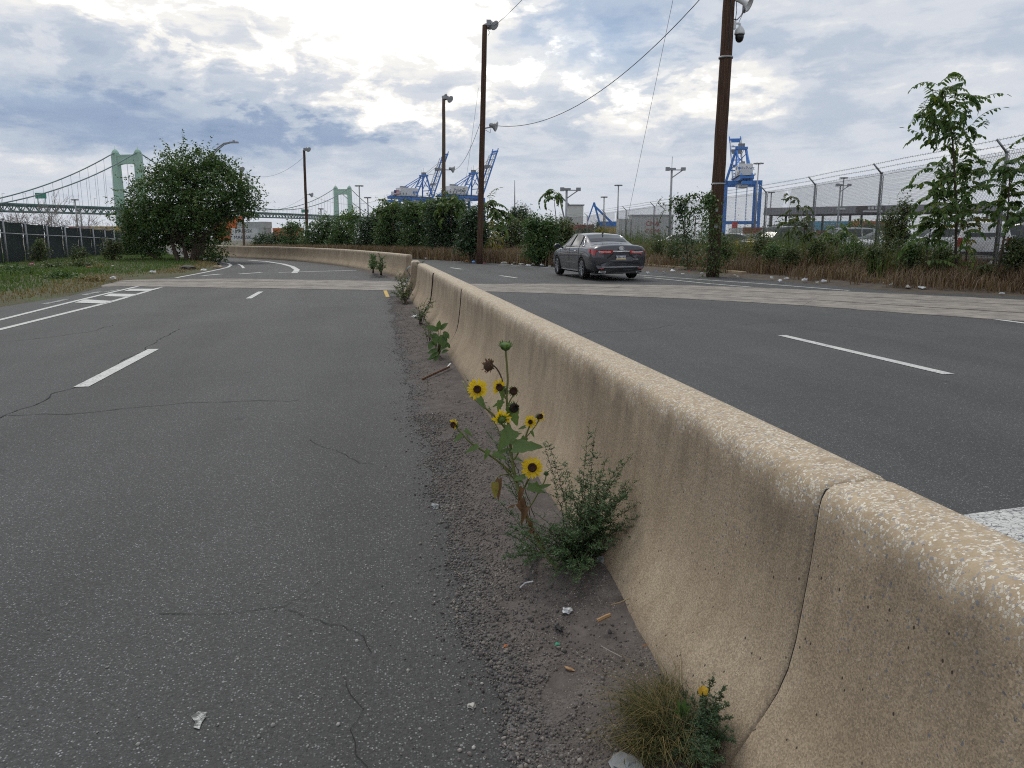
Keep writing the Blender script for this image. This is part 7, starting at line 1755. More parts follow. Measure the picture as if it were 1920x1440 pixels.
def axes(n, roll=0.0):
    z = Vector(n).normalized(); return (z.to_track_quat('Z', 'Y').to_matrix() @ Matrix.Rotation(roll, 3, 'Z')).to_4x4()
def head(px, py, d, n, R, rd, npet, seed, droop=0.0, only=None, name='flower_head', disc=DISC, back=True, ring=True):
    rg = random.Random(seed); c = sp_(px, py, d); Mx = axes(n, rg.random()); o3 = Mx.to_3x3()
    m = MB(); m.lathe([(rd * 1.02, -.006), (rd * 1.04, .0), (rd * .98, .005), (rd * .80, .0085), (rd * .55, .0065), (rd * .50, .0035), (rd * .25, .003), (.0004, .0035)], 24, c, o3, 0)
    o = m.build(name, [disc], sf, smooth=True)
    if ring:
        m = MB(); k = 70
        for i in range(k):
            r = rd * (.58 + .42 * math.sqrt(rg.random())); a = rg.uniform(0, 2 * PI); p = c + o3 @ Vector((r * math.cos(a), r * math.sin(a), .006)); m.tube([p, p + o3 @ Vector((rg.gauss(0, .0012), rg.gauss(0, .0012), .0045))], [.0011, .0006], 4)
        m.build('floret', DISCR, o, kind='stuff')
    Mloc = Matrix.Translation(c) @ Mx; off = Matrix.Translation(-Vector(sf.location))
    for i in range(npet):
        a = 2 * PI * i / npet + rg.gauss(0, .06)
        if only and not only(a): continue
        L = (R - rd * .8) * rg.uniform(.86, 1.1); p = bpy.data.objects.new('petal', PM[rg.choice((0, 0, 1, 2))]); COL.objects.link(p); p.parent = o
        Wd = L * rg.uniform(.85, 1.1)
        p.matrix_local = off @ Mloc @ Matrix.Rotation(a, 4, 'Z') @ Matrix.Translation((0, rd * .82, .001 + (i % 2) * .002)) @ Matrix.Rotation(rg.gauss(droop, .12), 4, 'X') @ Matrix.Rotation(rg.gauss(0, .16), 4, 'Y') @ Matrix.Diagonal((Wd, L, L, 1))
    if back:
        m = MB(); vs = []
        for layer, (rr_, ll_, ti) in enumerate(((.95, .75, -.35), (.8, .7, -.7))):
            for i in range(16):
                a = 2 * PI * i / 16 + layer * .2 + rg.gauss(0, .06); R2 = Matrix.Rotation(a, 3, 'Z'); L = rd * ll_ * rg.uniform(.8, 1.25)
                q = [Vector((-.16 * L, 0, 0)), Vector((.16 * L, 0, 0)), Vector((.12 * L, L * .5, -.02 * L)), Vector((0, L, .08 * L)), Vector((-.12 * L, L * .5, -.02 * L))]
                q = [c + o3 @ (R2 @ (Matrix.Rotation(ti, 3, 'X') @ v_ + Vector((0, rd * rr_, -.005 - .004 * layer)))) for v_ in q]; m.add(q, [(0, 1, 2, 4), (2, 3, 4)])
        m.lathe([(rd * 1.0, -.005), (rd * .85, -.011), (rd * .45, -.018), (.005, -.024)], 14, c, o3); m.build('sepals', SEPAL, o)
    return o
toC = lambda px, py: (Vector((0, 0, EYE)) - sp_(px, py)).normalized()
def face(px, py, dx=0.0, dz=0.0):           # turned from the viewer by amounts to the right / up
    v_ = toC(px, py); return (v_ + rxv * dx + Z * dz).normalized()
head(895, 730, 3.16, face(895, 730, -.10, .05), .0465, .0165, 21, 1)
head(998, 877, 3.05, face(998, 877, .05, .15), .0475, .0185, 23, 2)
head(995, 791, 3.24, face(995, 791, -.18, .02), .031, .0095, 17, 3, droop=.15)
head(937, 726, 3.16, face(937, 726, -.75, .10), .038, .0155, 20, 4, only=lambda a: math.sin(a * 1.0 + 1.0) > -.45, droop=.25)
head(940, 787, 3.15, -face(940, 787, .35, -.1), .046, .016, 16, 5, only=lambda a: math.sin(a + 2.2) > -.45, droop=-.25)
head(851, 797, 3.07, face(851, 797, -.9, .4), .028, .012, 12, 6, only=lambda a: math.sin(a) < .25, droop=.5)
head(1012, 781, 3.28, face(1012, 781, .8, .1), .028, .0115, 11, 7, only=lambda a: math.sin(a + 4.2) > 0, droop=.5)
# spent and budding heads
head(963, 733, 3.22, face(963, 733, .1, .25), .02, .0165, 0, 8, name='seed_head'); head(964, 765, 3.18, face(964, 765, .55, -.35), .02, .020, 0, 9, name='seed_head', disc=M('dark_seed_disc', (.012, .011, .008), (.006, .006, .005), scale=200, rough=.9))
def bud(px, py, d, n, r, mat, nm, nsep=40, seed=0, openness=.3):
    rg = random.Random(seed); c = sp_(px, py, d); o3 = axes(n).to_3x3(); m = MB()
    m.lathe([(.004, -r * .9), (r * .75, -r * .55), (r, 0), (r * .85, r * .4), (r * .45, r * .55), (.001, r * .5)], 14, c, o3); o = m.build(nm, mat, sf, smooth=True); m = MB()
    for i in range(nsep):
        a = rg.uniform(0, 2 * PI); zz = rg.uniform(-.6, .45) * r; rr_ = r * math.sqrt(max(.1, 1 - (zz / r) ** 2)) * .95; L = r * rg.uniform(.45, .8); R2 = Matrix.Rotation(a, 3, 'Z'); ti = rg.uniform(.1, .9) + openness
        q = [Vector((-.2 * L, 0, 0)), Vector((.2 * L, 0, 0)), Vector((.14 * L, L * .5, 0)), Vector((0, L, .06 * L)), Vector((-.14 * L, L * .5, 0))]
        q = [c + o3 @ (R2 @ (Matrix.Rotation(ti, 3, 'X') @ v_ + Vector((0, rr_, zz)))) for v_ in q]; m.add(q, [(0, 1, 2, 4), (2, 3, 4)])
    m.build('sepals', SEPAL if mat is not DRYHEAD else DRYL, o); return o
bud(948, 649, 3.22, Z + rxv * .05 + toC(948, 649) * .25, .0235, M('bud_green', (.10, .17, .04), (.06, .11, .03), scale=60, rough=.8), 'flower_bud', 60, 1)
bud(916, 686, 3.2, face(916, 686, -.8, .25), .0235, DRYHEAD, 'dried_flower_head', 46, 2, .1); bud(1024, 888, 3.17, face(1024, 888, .3, .5), .010, M('small_bud_green', (.06, .11, .03), (.04, .08, .02), rough=.8), 'flower_bud', 24, 3)
def heart_leaf(bx, by, tx, ty, d, w, mat=LF_SUN, fold=.25, dd=0.0, curl=.12, nrm=None):
    a = sp_(bx, by, d); c = sp_(bx + (tx - bx) * 1.08, by + (ty - by) * 1.08, d + dd); ax_ = c - a; L = ax_.length; ax_.normalize(); v_ = nrm or toC(bx, by) + Z * .5
    s_ = ax_.cross(v_).normalized(); n_ = s_.cross(ax_).normalized(); m = MB(); N_ = 11; vs = []
    for i in range(N_):
        f = i / (N_ - 1); wd = w * L * (1 - f) ** .72 * min(1, (f + .10) * 3.6) ** .6 * (1.0 + .12 * math.sin(f * 23)) if f < 1 else 0
        for j in range(-3, 4):
            q = j / 3; back = -.10 * L * (abs(q) ** 1.5) * max(0, 1 - f * 3.2); vs.append(a + ax_ * (f * L + back) + s_ * (q * wd * .5) + n_ * (fold * wd * .5 * (abs(q) ** 1.2) * .6 - curl * L * f * f + .012 * L * math.sin(q * 5 + f * 9)))
    fs = [(i * 7 + j, i * 7 + j + 1, (i + 1) * 7 + j + 1, (i + 1) * 7 + j) for i in range(N_ - 1) for j in range(6)]
    m.add(vs, fs); return m.build('leaf', mat, sf, smooth=True)
heart_leaf(962, 806, 934, 842, 3.17, .80); heart_leaf(958, 762, 970, 797, 3.21, .72); heart_leaf(962, 838, 1015, 836, 3.15, .62, fold=.5); heart_leaf(985, 820, 975, 838, 3.2, .7); heart_leaf(898, 746, 909, 766, 3.12, .62)
heart_leaf(938, 752, 934, 773, 3.2, .62); heart_leaf(944, 752, 924, 762, 3.22, .5); heart_leaf(943, 728, 942, 749, 3.24, .75); heart_leaf(866, 815, 850, 828, 3.08, .55); heart_leaf(872, 806, 886, 818, 3.14, .5); heart_leaf(896, 836, 872, 848, 3.1, .48)
heart_leaf(916, 843, 908, 862, 3.12, .55); heart_leaf(925, 850, 950, 861, 3.16, .45); heart_leaf(934, 850, 958, 840, 3.2, .45); heart_leaf(985, 800, 972, 804, 3.22, .55); heart_leaf(996, 808, 1002, 820, 3.25, .5); heart_leaf(966, 894, 982, 905, 3.12, .55); heart_leaf(968, 860, 980, 864, 3.12, .45)
heart_leaf(985, 893, 962, 900, 3.08, .5); heart_leaf(990, 912, 1020, 922, 3.06, .6); heart_leaf(1003, 905, 1012, 925, 3.1, .5); heart_leaf(1010, 915, 1032, 908, 3.12, .5); heart_leaf(960, 812, 947, 818, 3.24, .6); heart_leaf(968, 815, 978, 812, 3.24, .5)
heart_leaf(928, 905, 929, 934, 3.08, .55, YLEAF, fold=.8); heart_leaf(936, 898, 934, 938, 3.1, .3, DRYL, fold=.9)
for i, (a_, b_, c_, d_, e_) in enumerate(((980, 915, 970, 945, 3.08), (978, 935, 985, 962, 3.06), (988, 950, 975, 985, 3.05), (970, 945, 992, 972, 3.06), (990, 975, 1004, 1003, 3.0), (1000, 990, 985, 1012, 3.0), (1005, 1005, 1025, 1030, 2.97), (965, 948, 950, 952, 3.05))): heart_leaf(a_, b_, c_, d_, e_, .34, DRYL, fold=1.2, curl=.3)

# ------------------------------------------------------------------ clover-like shrub by the sunflower
def spray(name, label, cat, base_px, tips, mat, stem_mat, leaf, node, seed, d0, twigs=2, twl=.05, r=.0022, group=None, tri=3, aspect=.8, bow=.25, zb=.03):
    rng = np.random.default_rng(seed); rg = random.Random(seed); b0 = G(base_px[0], base_px[1], zb); t = thing(name, label, cat, tuple(b0), 0, group)
    Pl = []; Yw = []; Pt = []; Sc = []; m = MB()
    def leaves(p, d_, s):
        for k in range(tri):
            Pl.append(tuple(p)); Yw.append(rng.uniform(0, 2 * PI)); Pt.append(rng.normal(.25, .45)); Sc.append(leaf * s * rng.uniform(.7, 1.25))
    for tp in tips:
        tx, ty, td = tp[:3]; tip = at(tx, ty, td); a = b0 + Vector((rng.normal(0, .02), rng.normal(0, .02), 0)); L = (tip - a).length; n = max(4, int(L / node)); out = (tip - a); out.z = 0
        ctrl = a.lerp(tip, .5) + Z * L * bow * .5 - out * bow * .35
        pts = [a * (1 - f) ** 2 + ctrl * 2 * f * (1 - f) + tip * f * f + Vector((rng.normal(0, .002), rng.normal(0, .002), rng.normal(0, .002))) for f in np.linspace(0, 1, n)]
        m.tube(pts, [r * (1 - .75 * i / (n - 1)) for i in range(n)], 4, caps=False)
        for i, p in enumerate(pts):
            f = i / (n - 1)
            if f < .16: continue
            leaves(p, None, 1.05 - .35 * f)
            if twigs and rng.random() < .62 and f < .95:
                for q in range(rng.integers(1, twigs + 1)):
                    dr = Vector((rng.normal(0, 1), rng.normal(0, 1), rng.normal(.45, .5))).normalized(); tl = twl * rng.uniform(.4, 1.4) * (1.15 - f); k = max(2, int(tl / node)); m.tube([p, p + dr * tl], [r * .45, r * .25], 3, caps=False)
                    for w_ in range(1, k + 1): leaves(p + dr * tl * w_ / k, None, .85)
    Pl = np.array(Pl); n = len(Pl); Sc = np.array(Sc); V, Fq = scatter(NARROW_V, LEAF_F, Pl, up_rot(np.array(Yw), np.array(Pt), rng.normal(0, .5, n)), np.stack([Sc * aspect * 1.5, Sc, Sc], 1)); np_mesh('foliage', V, Fq, mat, t)
    m.build('stem', stem_mat, t); return t
tips = [(1105, 797, 3.02), (1187, 850, 2.95), (1140, 858, 2.98), (1027, 828, 3.12), (1208, 965, 2.85), (1150, 900, 2.9), (1128, 880, 3.05), (1085, 880, 3.0), (1165, 885, 3.0), (1175, 925, 2.88), (1195, 985, 2.86), (1200, 1010, 2.84), (1110, 915, 2.85), (1070, 915, 2.95), (1060, 950, 2.85), (1135, 940, 2.8), (1098, 945, 2.78), (1160, 965, 2.78), (1040, 985, 2.8), (1120, 990, 2.74), (1075, 1000, 2.74), (1150, 1015, 2.76), (1020, 1060, 2.75), (1030, 1090, 2.68), (1075, 1095, 2.66), (1115, 1060, 2.68), (1090, 900, 3.05), (1180, 900, 2.95), (1145, 925, 2.95), (1108, 860, 3.05), (1055, 975, 2.98), (1012, 990, 2.9)]
spray('clover_shrub', 'bushy dark green clover-like shrub leaning on the barrier right of the sunflower', 'shrub', (1085, 1062), tips + [(x_ + random.Random(i_).uniform(-16, 16), y_ + random.Random(i_ + 99).uniform(-4, 30), d_ + random.Random(i_ + 7).uniform(-.08, .08)) for i_, (x_, y_, d_) in enumerate(tips) if i_ % 3 == 0] + [(960, 1000, 2.85), (975, 1022, 2.8), (950, 1040, 2.78), (990, 975, 2.85), (1000, 1050, 2.74), (968, 985, 2.9), (1010, 1010, 2.8), (1040, 1040, 2.7), (1060, 1075, 2.66), (1000, 960, 2.95), (1195, 900, 2.9), (1205, 940, 2.88), (1168, 860, 2.95), (1060, 865, 3.08)], LF_CLOV, STEMB, .0175, .0145, 5, 2.9, 2, .085, .0022)
spray('clover_shrub', 'long dark sprig of clover-like shrub trailing left behind the sunflower stem', 'shrub', (1000, 985), [(872, 705, 3.65), (905, 800, 3.45), (925, 850, 3.3), (915, 812, 3.4), (940, 900, 3.25), (925, 790, 3.5)], LF_CLOV, STEMB, .0175, .018, 6, 3.2, 1, .05, .0022)
spray('clover_shrub', 'low sprawling clover sprigs on the silt left of the sunflower root', 'shrub', (1010, 1045), [(945, 1000, 2.95), (940, 1050, 2.85), (960, 1030, 2.9), (985, 1062, 2.8), (950, 985, 3.0), (930, 935, 3.12)], LF_CLOV, STEMB, .0175, .014, 7, 2.95, 2, .05, .0018, bow=.15)
# ------------------------------------------------------------------ weeds further along the barrier foot
def broadleaf(px, py, d, specs, label, seed, mat=LF_BUSH, name='broadleaf_weed', seeds=None):
    rng = np.random.default_rng(seed); b0 = G(px, py, .03); t = thing(name, label, 'weed', tuple(b0), 0, 'weeds along the barrier foot'); m = MB(); lv = MB()
    for (x0, y0, x1, y1, w) in specs:
        a = at(x0, y0, d); c = at(x1, y1, d - .05); ax_ = (c - a); L = ax_.length; ax_.normalize(); s_ = ax_.cross((Vector((0, 0, EYE)) - a).normalized() + Z * .6).normalized(); n_ = s_.cross(ax_); vs = []
        for i in range(6):
            f = i / 5; wd = w * L * math.sin(PI * (f * .9 + .08)) ** .8 * .5
            for q in (-1, 0, 1): vs.append(a + ax_ * f * L + s_ * q * wd + n_ * (abs(q) * wd * .35 - .12 * L * f * f))
        lf = MB(); lf.add(vs, [(i * 3 + j, i * 3 + j + 1, (i + 1) * 3 + j + 1, (i + 1) * 3 + j) for i in range(5) for j in range(2)]); lf.build('leaf', mat, t, smooth=True)
        m.tube([b0.lerp(a, .0) if False else b0 + (a - b0) * 0, b0.lerp(a, .6) + Vector((0, 0, .02)), a], [.005, .004, .002], 5)
    m.build('stem', STEMG, t); return t
broadleaf(822, 668, 8.6, [(822, 620, 800, 612, .5), (826, 618, 838, 606, .5), (822, 618, 824, 602, .5), (815, 625, 818, 645, .7), (828, 628, 832, 650, .8), (832, 622, 842, 634, .6), (812, 640, 804, 655, .6), (835, 642, 844, 652, .5), (820, 655, 802, 662, .45), (822, 660, 805, 672, .4), (826, 655, 842, 645, .4), (828, 662, 840, 656, .45), (818, 648, 808, 640, .4), (820, 668, 800, 674, .3), (824, 665, 812, 680, .35), (830, 640, 838, 626, .5), (816, 632, 806, 628, .5)], 'broad leaved green weed at the barrier foot below the jagged crack', 71)
spray('bushy_weed', 'small leafy weed with a few yellow flowers before the hairline barrier joint', 'weed', (790, 608), [(800, 560, 11.9), (810, 560, 11.8), (790, 566, 12), (785, 575, 12), (803, 578, 11.6), (815, 565, 11.8), (778, 590, 12), (796, 590, 11.6), (770, 582, 12.2)], LF_BUSH, STEMB, .045, .06, 8, 12, 2, .12, .006, 'weeds along the barrier foot')
spray('bushy_weed', 'spindly small weed between the broad leaved weed and the yellow flowering one', 'weed', (806, 640), [(798, 600, 9.6), (792, 612, 9.8), (803, 606, 9.5), (808, 622, 9.3), (788, 625, 9.8)], LF_WEED, STEMB, .03, .04, 18, 9.6, 1, .06, .004, 'weeds along the barrier foot')
spray('bushy_weed', 'olive tufted weed at the very end of the near barrier, beside the yellow marks', 'weed', (760, 570), [(748, 508, 17), (757, 518, 17), (742, 520, 17.4), (765, 520, 16.8), (738, 535, 17.4), (752, 530, 17), (770, 535, 16.6), (745, 545, 17), (776, 528, 16.8), (760, 512, 17.2), (735, 548, 17.2), (772, 550, 16.5)], LF_WEED, STEMB, .07, .07, 9, 17, 1, .14, .008, 'weeds along the barrier foot', bow=.1)
spray('bushy_weed', 'small flowering weed sprouting on top of the broken barrier stub', 'weed', (785, 545), [(783, 492, 18.6), (790, 494, 18.6), (776, 496, 18.8), (794, 490, 18.6), (780, 500, 18.7)], LF_BUSH, STEMB, .06, .08, 10, 18.6, 1, .12, .006, 'weeds along the barrier foot')
for i, (x, yb, yt) in enumerate(((699, 512, 480), (715, 516, 478))):
    spray('bushy_weed', ['left one of two leafy weeds before the far barrier end', 'right one of two leafy weeds before the far barrier end'][i], 'weed', (x, yb), [(x - 3, yt, 27.5), (x + 4, yt + 4, 27.5), (x - 6, yt + 14, 27.5), (x + 6, yt + 14, 27.4), (x, yt + 8, 27.5), (x - 8, yt + 22, 27.4), (x + 7, yt + 24, 27.3)], LF_BUSH, STEMB, .13, .14, 80 + i, 27.5, 1, .2, .012, 'weeds along the barrier foot')

# ------------------------------------------------------------------ grass tuft and creeping weed in the corner
rng = np.random.default_rng(77); gb0 = G(1258, 1392, .04)
t = thing('grass_tuft', 'tuft of fine green and straw grass at the barrier foot in the lower corner', 'grass tuft', tuple(gb0))
cl = [G(x, y, .03) for x, y in ((1245, 1378), (1282, 1392), (1205, 1345), (1225, 1412), (1258, 1330), (1300, 1420), (1182, 1392))]; wt = np.array([.26, .2, .12, .14, .12, .1, .06])
def tuft(n, h0, h1, w0, w1, lean, sg):
    k = rng.choice(len(cl), n, p=wt); P = np.array([tuple(c) for c in cl])[k] + np.stack([rng.normal(0, sg, n), rng.normal(0, sg, n), np.zeros(n)], 1); P[:, 2] = [silt_z(a_, b_) for a_, b_ in P[:, :2]]
    hk = np.array([1.0, .8, .75, .9, .7, .8, .6])[k]; yw = np.array([2.6, 1.0, 2.9, 3.6, 1.9, 5.0, 3.3])[k] + rng.normal(0, 1.1, n)
    return blades(P, rng.uniform(h0, h1, n) * hk * rng.uniform(.6, 1.1, n), rng.uniform(w0, w1, n), np.abs(rng.normal(lean, .45, n)), rng, yw)
V, Fq = tuft(1700, .03, .15, .0012, .0032, 1.0, .030); np_mesh('green_blades', V, Fq, TUFT, t, kind='stuff')
V, Fq = tuft(900, .05, .21, .0009, .0020, 1.3, .038); np_mesh('straw_blades', V, Fq, STRAW, t, kind='stuff')
spray('knotweed', 'dark feathery creeping weed climbing the barrier in the lower corner', 'weed', (1308, 1388), [(1340, 1262, 1.905), (1362, 1285, 1.855), (1368, 1318, 1.805), (1372, 1368, 1.745), (1378, 1392, 1.725), (1340, 1340, 1.785), (1350, 1400, 1.705), (1340, 1432, 1.665), (1320, 1440, 1.645), (1300, 1430, 1.74), (1280, 1440, 1.74), (1318, 1278, 1.98), (1330, 1300, 1.865), (1300, 1300, 1.98), (1350, 1355, 1.755), (1330, 1410, 1.705), (1285, 1290, 2.02), (1362, 1430, 1.665), (1260, 1420, 1.78), (1240, 1390, 1.85), (1330, 1440, 1.645), (1300, 1360, 1.88), (1345, 1310, 1.845), (1356, 1300, 1.865), (1375, 1345, 1.775)], LF_DARK, STEMB, .0105, .0052, 12, 1.9, 3, .030, .0014, zb=.05, bow=.12)
spray('knotweed', 'low green creeping weed spreading left below the grass tuft', 'weed', (1250, 1405), [(1150, 1425, 1.86), (1180, 1410, 1.88), (1165, 1395, 1.92), (1205, 1435, 1.80), (1190, 1380, 1.95), (1230, 1440, 1.78), (1170, 1440, 1.82)], LF_WEED, STEMB, .010, .007, 13, 1.9, 2, .025, .0012, zb=.04, bow=.12)
def lance(px, py, tx, ty, w, par, mat): 
    a = G(px, py, .09); c = at(tx, ty, (a.x * sP + a.y * cP) - .01); ax_ = c - a; L = ax_.length; ax_.normalize(); s_ = ax_.cross((Vector((0, 0, EYE)) - a).normalized()).normalized(); n_ = s_.cross(ax_); vs = []
    for i in range(6):
        f = i / 5; wd = w * L * math.sin(PI * (f * .9 + .06)) * .5
        for q in (-1, 0, 1): vs.append(a + ax_ * f * L + s_ * q * wd + n_ * (abs(q) * wd * .4))
    m = MB(); m.add(vs, [(i * 3 + j, i * 3 + j + 1, (i + 1) * 3 + j + 1, (i + 1) * 3 + j) for i in range(5) for j in range(2)]); return m.build('leaf', mat, par, smooth=True)
rt = thing('rosette_weed', 'small bright green rosette weed in the middle of the corner grass tuft', 'weed', tuple(G(1282, 1348, .06)))
for (tx, ty) in ((1270, 1312), (1284, 1310), (1296, 1322), (1300, 1338), (1262, 1330), (1256, 1352), (1268, 1366), (1288, 1366), (1300, 1352), (1276, 1322), (1262, 1362)): lance(1281, 1345, tx, ty, .22, rt, LF_BUSH)
yl = thing('fallen_leaf', 'bright yellow fallen leaf lying on the dark creeping weed', 'leaf', tuple(at(1318, 1295, 1.90)))
m = MB(); c = at(1318, 1294, 1.90); s1 = rxv; s2 = (Z * .8 + fwv * .5).normalized(); out_ = [(-11, 2), (-8, 8), (-2, 7), (2, 10), (6, 7), (11, 5), (9, -2), (11, -7), (4, -9), (-2, -7), (-7, -9), (-10, -4)]
m.add([c + (s1 * x + s2 * y) * (1.92 / F_PX) + fwv * (-.002 * abs(x) * .3) for x, y in out_] + [c - fwv * .004], [(i, (i + 1) % 12, 12) for i in range(12)]); m.build('blade', M('leaf_yellow', (.62, .40, .02), (.45, .24, .02), scale=60, rough=.6), yl)
# ------------------------------------------------------------------ litter
def crumple(name, label, cat, px, py, size, mat, seed, flat_=.5, z=None, group=None, stretch=(1, 1)):
    rng = np.random.default_rng(seed); p = G(px, py, .0); zz = (silt_z(p.x, p.y) if (.1 < p.x < 1.1 and p.y < 19) else 0) if z is None else z; p = G(px, py, max(zz, 0))
    o = bmesh.new(); bmesh.ops.create_icosphere(o, subdivisions=2, radius=1); V = []
    for v_ in o.verts:
        k = 1 + .6 * mnoise.noise(v_.co * 1.9 + Vector((seed, 0, 0))) + .55 * mnoise.noise(v_.co * 4.5 + Vector((0, seed, 0))); V.append((v_.co.x * k * size * stretch[0], v_.co.y * k * size * stretch[1], max(-.25, v_.co.z * k) * size * flat_))
    fs = [tuple(w.index for w in f_.verts) for f_ in o.faces]; o.free(); t = MB(); R = Matrix.Rotation(rng.uniform(0, 6.28), 3, 'Z'); t.add([R @ Vector(v_) + Vector((p.x, p.y, p.z + size * flat_ * .35)) for v_ in V], fs)
    ob = t.build(name, mat, smooth=False); ob.location = (0, 0, 0); return tag(ob, label, cat, group)
PLW = M('white_plastic_scrap', (.66, .67, .67), (.42, .43, .44), scale=30, rough=.45); PLG = M('grey_paper', (.30, .31, .31), (.19, .20, .20), scale=40, rough=.7); PAPER = M('dirty_paper', (.52, .50, .45), (.34, .32, .28), scale=30, rough=.85); BRN = M('brown_cork', (.22, .105, .028), (.14, .066, .02), scale=40, rough=.7); WCH = M('wood_chip', (.42, .26, .13), (.28, .16, .08), scale=60, rough=.8); BLK = M('black_scrap', (.012, .012, .013), rough=.6); ORG = M('orange_scrap', (.60, .16, .03), rough=.6); BLU = M('blue_scrap', (.10, .25, .55), rough=.5); REDS = M('red_scrap', (.45, .03, .03), rough=.6); GRN = M('green_scrap', (.04, .30, .18), rough=.6)
crumple('paper_scrap', 'crumpled grey paper scrap at the edge of the asphalt left of the shrub', 'litter', 815, 951, .035, PLG, 2, .4, 0.0, stretch=(1, .5)); p = G(1208, 1220, .04); t = thing('bottle_cap', 'round brown cap lying against the barrier above the grass tuft', 'litter', tuple(p)); m = MB(); m.lathe([(.0245, -.012), (.0255, .0), (.0225, .009), (.013, .0135), (.004, .012), (.0005, .0115)], 18, p + Z * .008, Matrix.Rotation(-.5, 3, 'X')); m.build('cap', BRN, t, smooth=True)
crumple('plastic_scrap', 'white shred of plastic on the silt below the shrub', 'litter', 1064, 1147, .018, PLW, 6, .5); crumple('plastic_scrap', 'black scrap with a torn tail on the bare silt', 'litter', 1047, 1179, .02, BLK, 8, .3, stretch=(1.4, .5)); crumple('plastic_scrap', 'grey crumpled plastic at the barrier foot behind the shrub', 'litter', 1130, 1055, .025, PLG, 10, .9)
crumple('plastic_bag', 'grey plastic bag remnant under the grass at the bottom picture edge', 'litter', 1170, 1432, .04, PLG, 12, .3); crumple('stone', 'pale squarish stone on the asphalt edge near the lower centre', 'stone', 884, 1326, .012, PAPER, 3, .7, 0.0); crumple('plastic_scrap', 'tiny green plastic scrap on the bare silt', 'litter', 1045, 1208, .009, GRN, 5, .4); crumple('plastic_scrap', 'tiny orange chip in the gravel', 'litter', 949, 1212, .008, ORG, 7, .5); crumple('wood_chip', 'small tan wood chip on the silt left of the grass', 'litter', 1067, 1255, .014, WCH, 9, .4, stretch=(1.2, .5)); crumple('paper_scrap', 'white paper bit beside the trailing sprig', 'litter', 985, 1028, .012, PLW, 14, .5)
crumple('paper_scrap', 'white paper litter at the foot of the bushy weed', 'litter', 778, 595, .05, PLW, 16, .6); crumple('paper_scrap', 'white paper litter left of the broad leaved weed', 'litter', 808, 650, .035, PLW, 18, .4)
def stick(name, label, pts, r, mat, cat='stick'):
    P = [G(x, y, (silt_z(G(x, y).x, G(x, y).y) if G(x, y).x > .1 else 0) + dz) for x, y, dz in pts]; t = thing(name, label, cat, tuple(P[0])); m = MB(); m.tube(P, r, 6); m.build('shaft', mat, t); return t
stick('dry_twig', 'reddish dry twig lying on the gravel below the broad leaved weed', [(792, 711, .02), (815, 700, .03), (842, 688, .03)], .012, M('twig_brown', (.14, .075, .04), rough=.8)); stick('plastic_straw', 'bent white strip on the silt below the sunflower root', [(975, 1102, .012), (985, 1093, .016), (1000, 1090, .014)], .003, PLW, 'litter'); stick('splinter', 'flat pale wood splinter on the silt above the brown cap', [(1120, 1164, .012), (1134, 1157, .014), (1144, 1153, .012)], .007, WCH); stick('dry_twig', 'thin grey twig on the silt beside the grass tuft', [(1128, 1212, .012), (1146, 1222, .014), (1166, 1232, .012)], .0018, TWIG); stick('dry_twig', 'thin straw stalk leaning at the barrier foot', [(1146, 1134, .012), (1162, 1130, .014), (1180, 1122, .02)], .002, M('straw_stalk', (.36, .27, .14), rough=.8)); stick('dry_twig', 'white stalk propped at the barrier below the broad leaved weed', [(838, 690, .02), (845, 682, .05)], .01, PLW, 'litter')
# litter blown along the right verge
rg = random.Random(9); rngl = np.random.default_rng(9)
spots = [(1215, 513), (1230, 509), (1245, 512), (1262, 509), (1280, 514), (1292, 510), (1316, 513), (1378, 516), (1383, 519), (1390, 522), (1447, 522), (1462, 528), (1475, 523), (1508, 527), (1532, 531), (1545, 529), (1660, 533), (1672, 536), (1688, 530), (1702, 540), (1728, 541), (1738, 533), (1750, 539), (1776, 534), (1786, 538), (1795, 530), (1802, 536), (1812, 541), (1830, 537), (1845, 545), (1878, 551), (1898, 540), (1912, 537), (1916, 533)]
spots += [(876, 492), (888, 493), (896, 491), (908, 494), (930, 491), (945, 495), (948, 492), (960, 497), (966, 494), (978, 496), (985, 492), (990, 499), (1000, 497), (1008, 494), (1016, 498), (1024, 496), (1030, 500), (782, 483), (795, 484), (800, 486), (812, 485)]
mats = [PLW, PLW, PLW, PAPER, PAPER, PLG, PLW]
marks = [(1200, 'end of the pale kerb beside the car'), (1310, 'foot of the vine covered pole'), (1375, 'patch of yellow flowering weeds'), (1440, 'kerb end'), (1500, 'vine clad fence post'), (1600, 'fence post with the bent arm below the canopy'), (1655, 'yellowish timber block'), (1730, 'low drooping sapling'), (1790, 'tallest sapling'), (1840, 'last fence post'), (1890, 'second leafy sapling'),
         (700, 'rubbish bag on the bend'), (860, 'tallest lamp pole'), (905, 'short pale fence posts'), (955, 'dark twiggy bush'), (1005, 'dark bush left of the car')]
cnt = {}
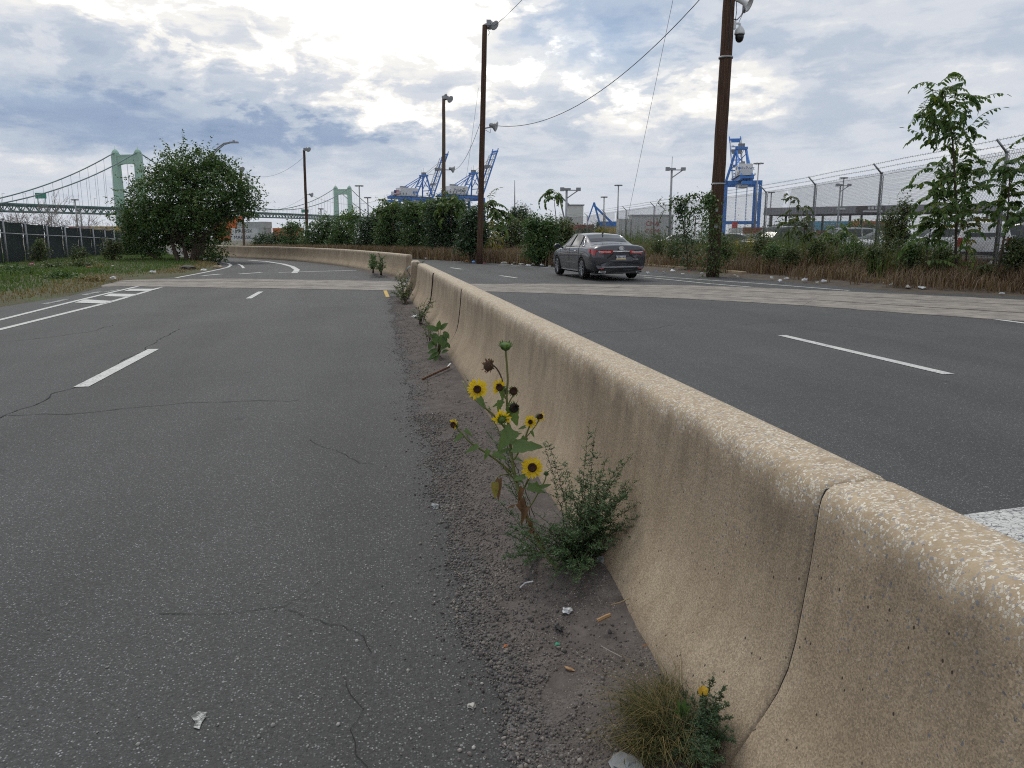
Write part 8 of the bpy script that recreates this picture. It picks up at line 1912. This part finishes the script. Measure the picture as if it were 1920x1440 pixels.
for i, (x, y) in enumerate(sorted(spots)):
    far_ = x < 1100; mt = rg.choice(mats); cn = {PLW.name: 'white', PAPER.name: 'cream', PLG.name: 'grey'}[mt.name]
    if i % 17 == 5: mt, cn = BLU, 'blue'
    if i % 19 == 7: mt, cn = REDS, 'red'
    if i % 13 == 4: mt, cn = BRN, 'brown'
    mk = max([q for q in marks if q[0] <= x])[1]; k_ = (cn, mk); cnt[k_] = cnt.get(k_, 0) + 1
    lb = ('' if cnt[k_] == 1 else ['', 'second ', 'third ', 'fourth ', 'fifth ', 'sixth '][cnt[k_] - 1]) + cn + ' scrap of litter near the ' + mk
    crumple('litter_scrap', lb, 'litter', x, y, (.095 if far_ else .075) * rg.uniform(.5, 1.5), mt, 100 + i, rg.uniform(.35, .8), .05, 'litter along the far road edge' if far_ else 'litter along the right verge', (rg.uniform(.7, 1.6), rg.uniform(.5, 1.0)))
crumple('plastic_bag', 'blue and white crumpled plastic bag in the dry stalks below the tallest sapling', 'litter', 1794, 533, .16, BLU, 201, .7, .08); crumple('rubbish_bag', 'black rubbish bag at the bend below the largest bush', 'litter', 770, 482, .35, BLK, 203, .5, .05); crumple('rubbish_bag', 'black rubbish bag with a white bag before it on the far road edge', 'litter', 930, 489, .22, BLK, 205, .8, .05)
m = MB(); p = G(1645, 531, .05); t = thing('timber_block', 'short yellowish timber block lying before the dry stalks', 'timber', tuple(p)); m.box(p + Z * .06, (.42, .18, .13), -.25); m.build('block', M('yellow_timber', (.30, .21, .09), (.20, .13, .06), rough=.8), t)
for i, (x, y, s_, mt, lb) in enumerate(((60, 497, .12, M('pink_scrap', (.55, .10, .28), rough=.6), 'pink piece of litter before the screened fence'), (166, 502, .10, REDS, 'red piece of litter right of the leafy weeds'), (287, 511, .10, PLW, 'white scrap of litter on the mown grass'), (382, 508, .11, PLW, 'white bag at the kerb nose near the big tree'), (88, 504, .12, PLG, 'grey scrap of litter between the weed clumps'), (212, 523, .10, PLW, 'white scrap of litter at the crossing edge'), (210, 500, .09, PAPER, 'pale scrap of litter below the screened fence'))):
    crumple('litter_scrap', lb, 'litter', x, y, s_, mt, 300 + i, .6, .12, 'litter on the left verge')
crumple('rubble_heap', 'grey heap of dead branches and rubble at the kerb nose', 'rubble', 354, 506, .28, M('rubble_grey', (.16, .145, .13), (.07, .06, .055), scale=8, rough=.95), 331, .5, .05); crumple('rubble_heap', 'pale rubble at the very tip of the kerb nose', 'rubble', 408, 502, .22, KERB, 333, .35, .03)
# pale kerb stone at the road nose, and a few fallen leaves
# ------------------------------------------------------------------ thin summer haze over the port
HZM = bpy.data.materials.new('thin_haze'); HZM.use_nodes = True; _n = HZM.node_tree; _n.nodes.clear()
_o = _n.nodes.new('ShaderNodeOutputMaterial'); _v = _n.nodes.new('ShaderNodeVolumePrincipled'); _v.inputs['Color'].default_value = (.93, .95, 1.0, 1); _v.inputs['Density'].default_value = .00006; _v.inputs['Anisotropy'].default_value = .2
_n.links.new(_v.outputs[0], _o.inputs['Volume'])
m = MB(); m.box((0, 1000, 62), (3000, 2700, 130)); m.build('haze', HZM, kind='stuff')
# lettering becomes plain meshes
dg = bpy.context.evaluated_depsgraph_get()
for o in [o for o in S.objects if o.type == 'FONT']:
    me = bpy.data.meshes.new_from_object(o.evaluated_get(dg)); n = bpy.data.objects.new('lettering', me); COL.objects.link(n)
    n.parent = o.parent; n.matrix_parent_inverse = o.matrix_parent_inverse.copy(); n.matrix_basis = o.matrix_basis.copy(); bpy.data.objects.remove(o)
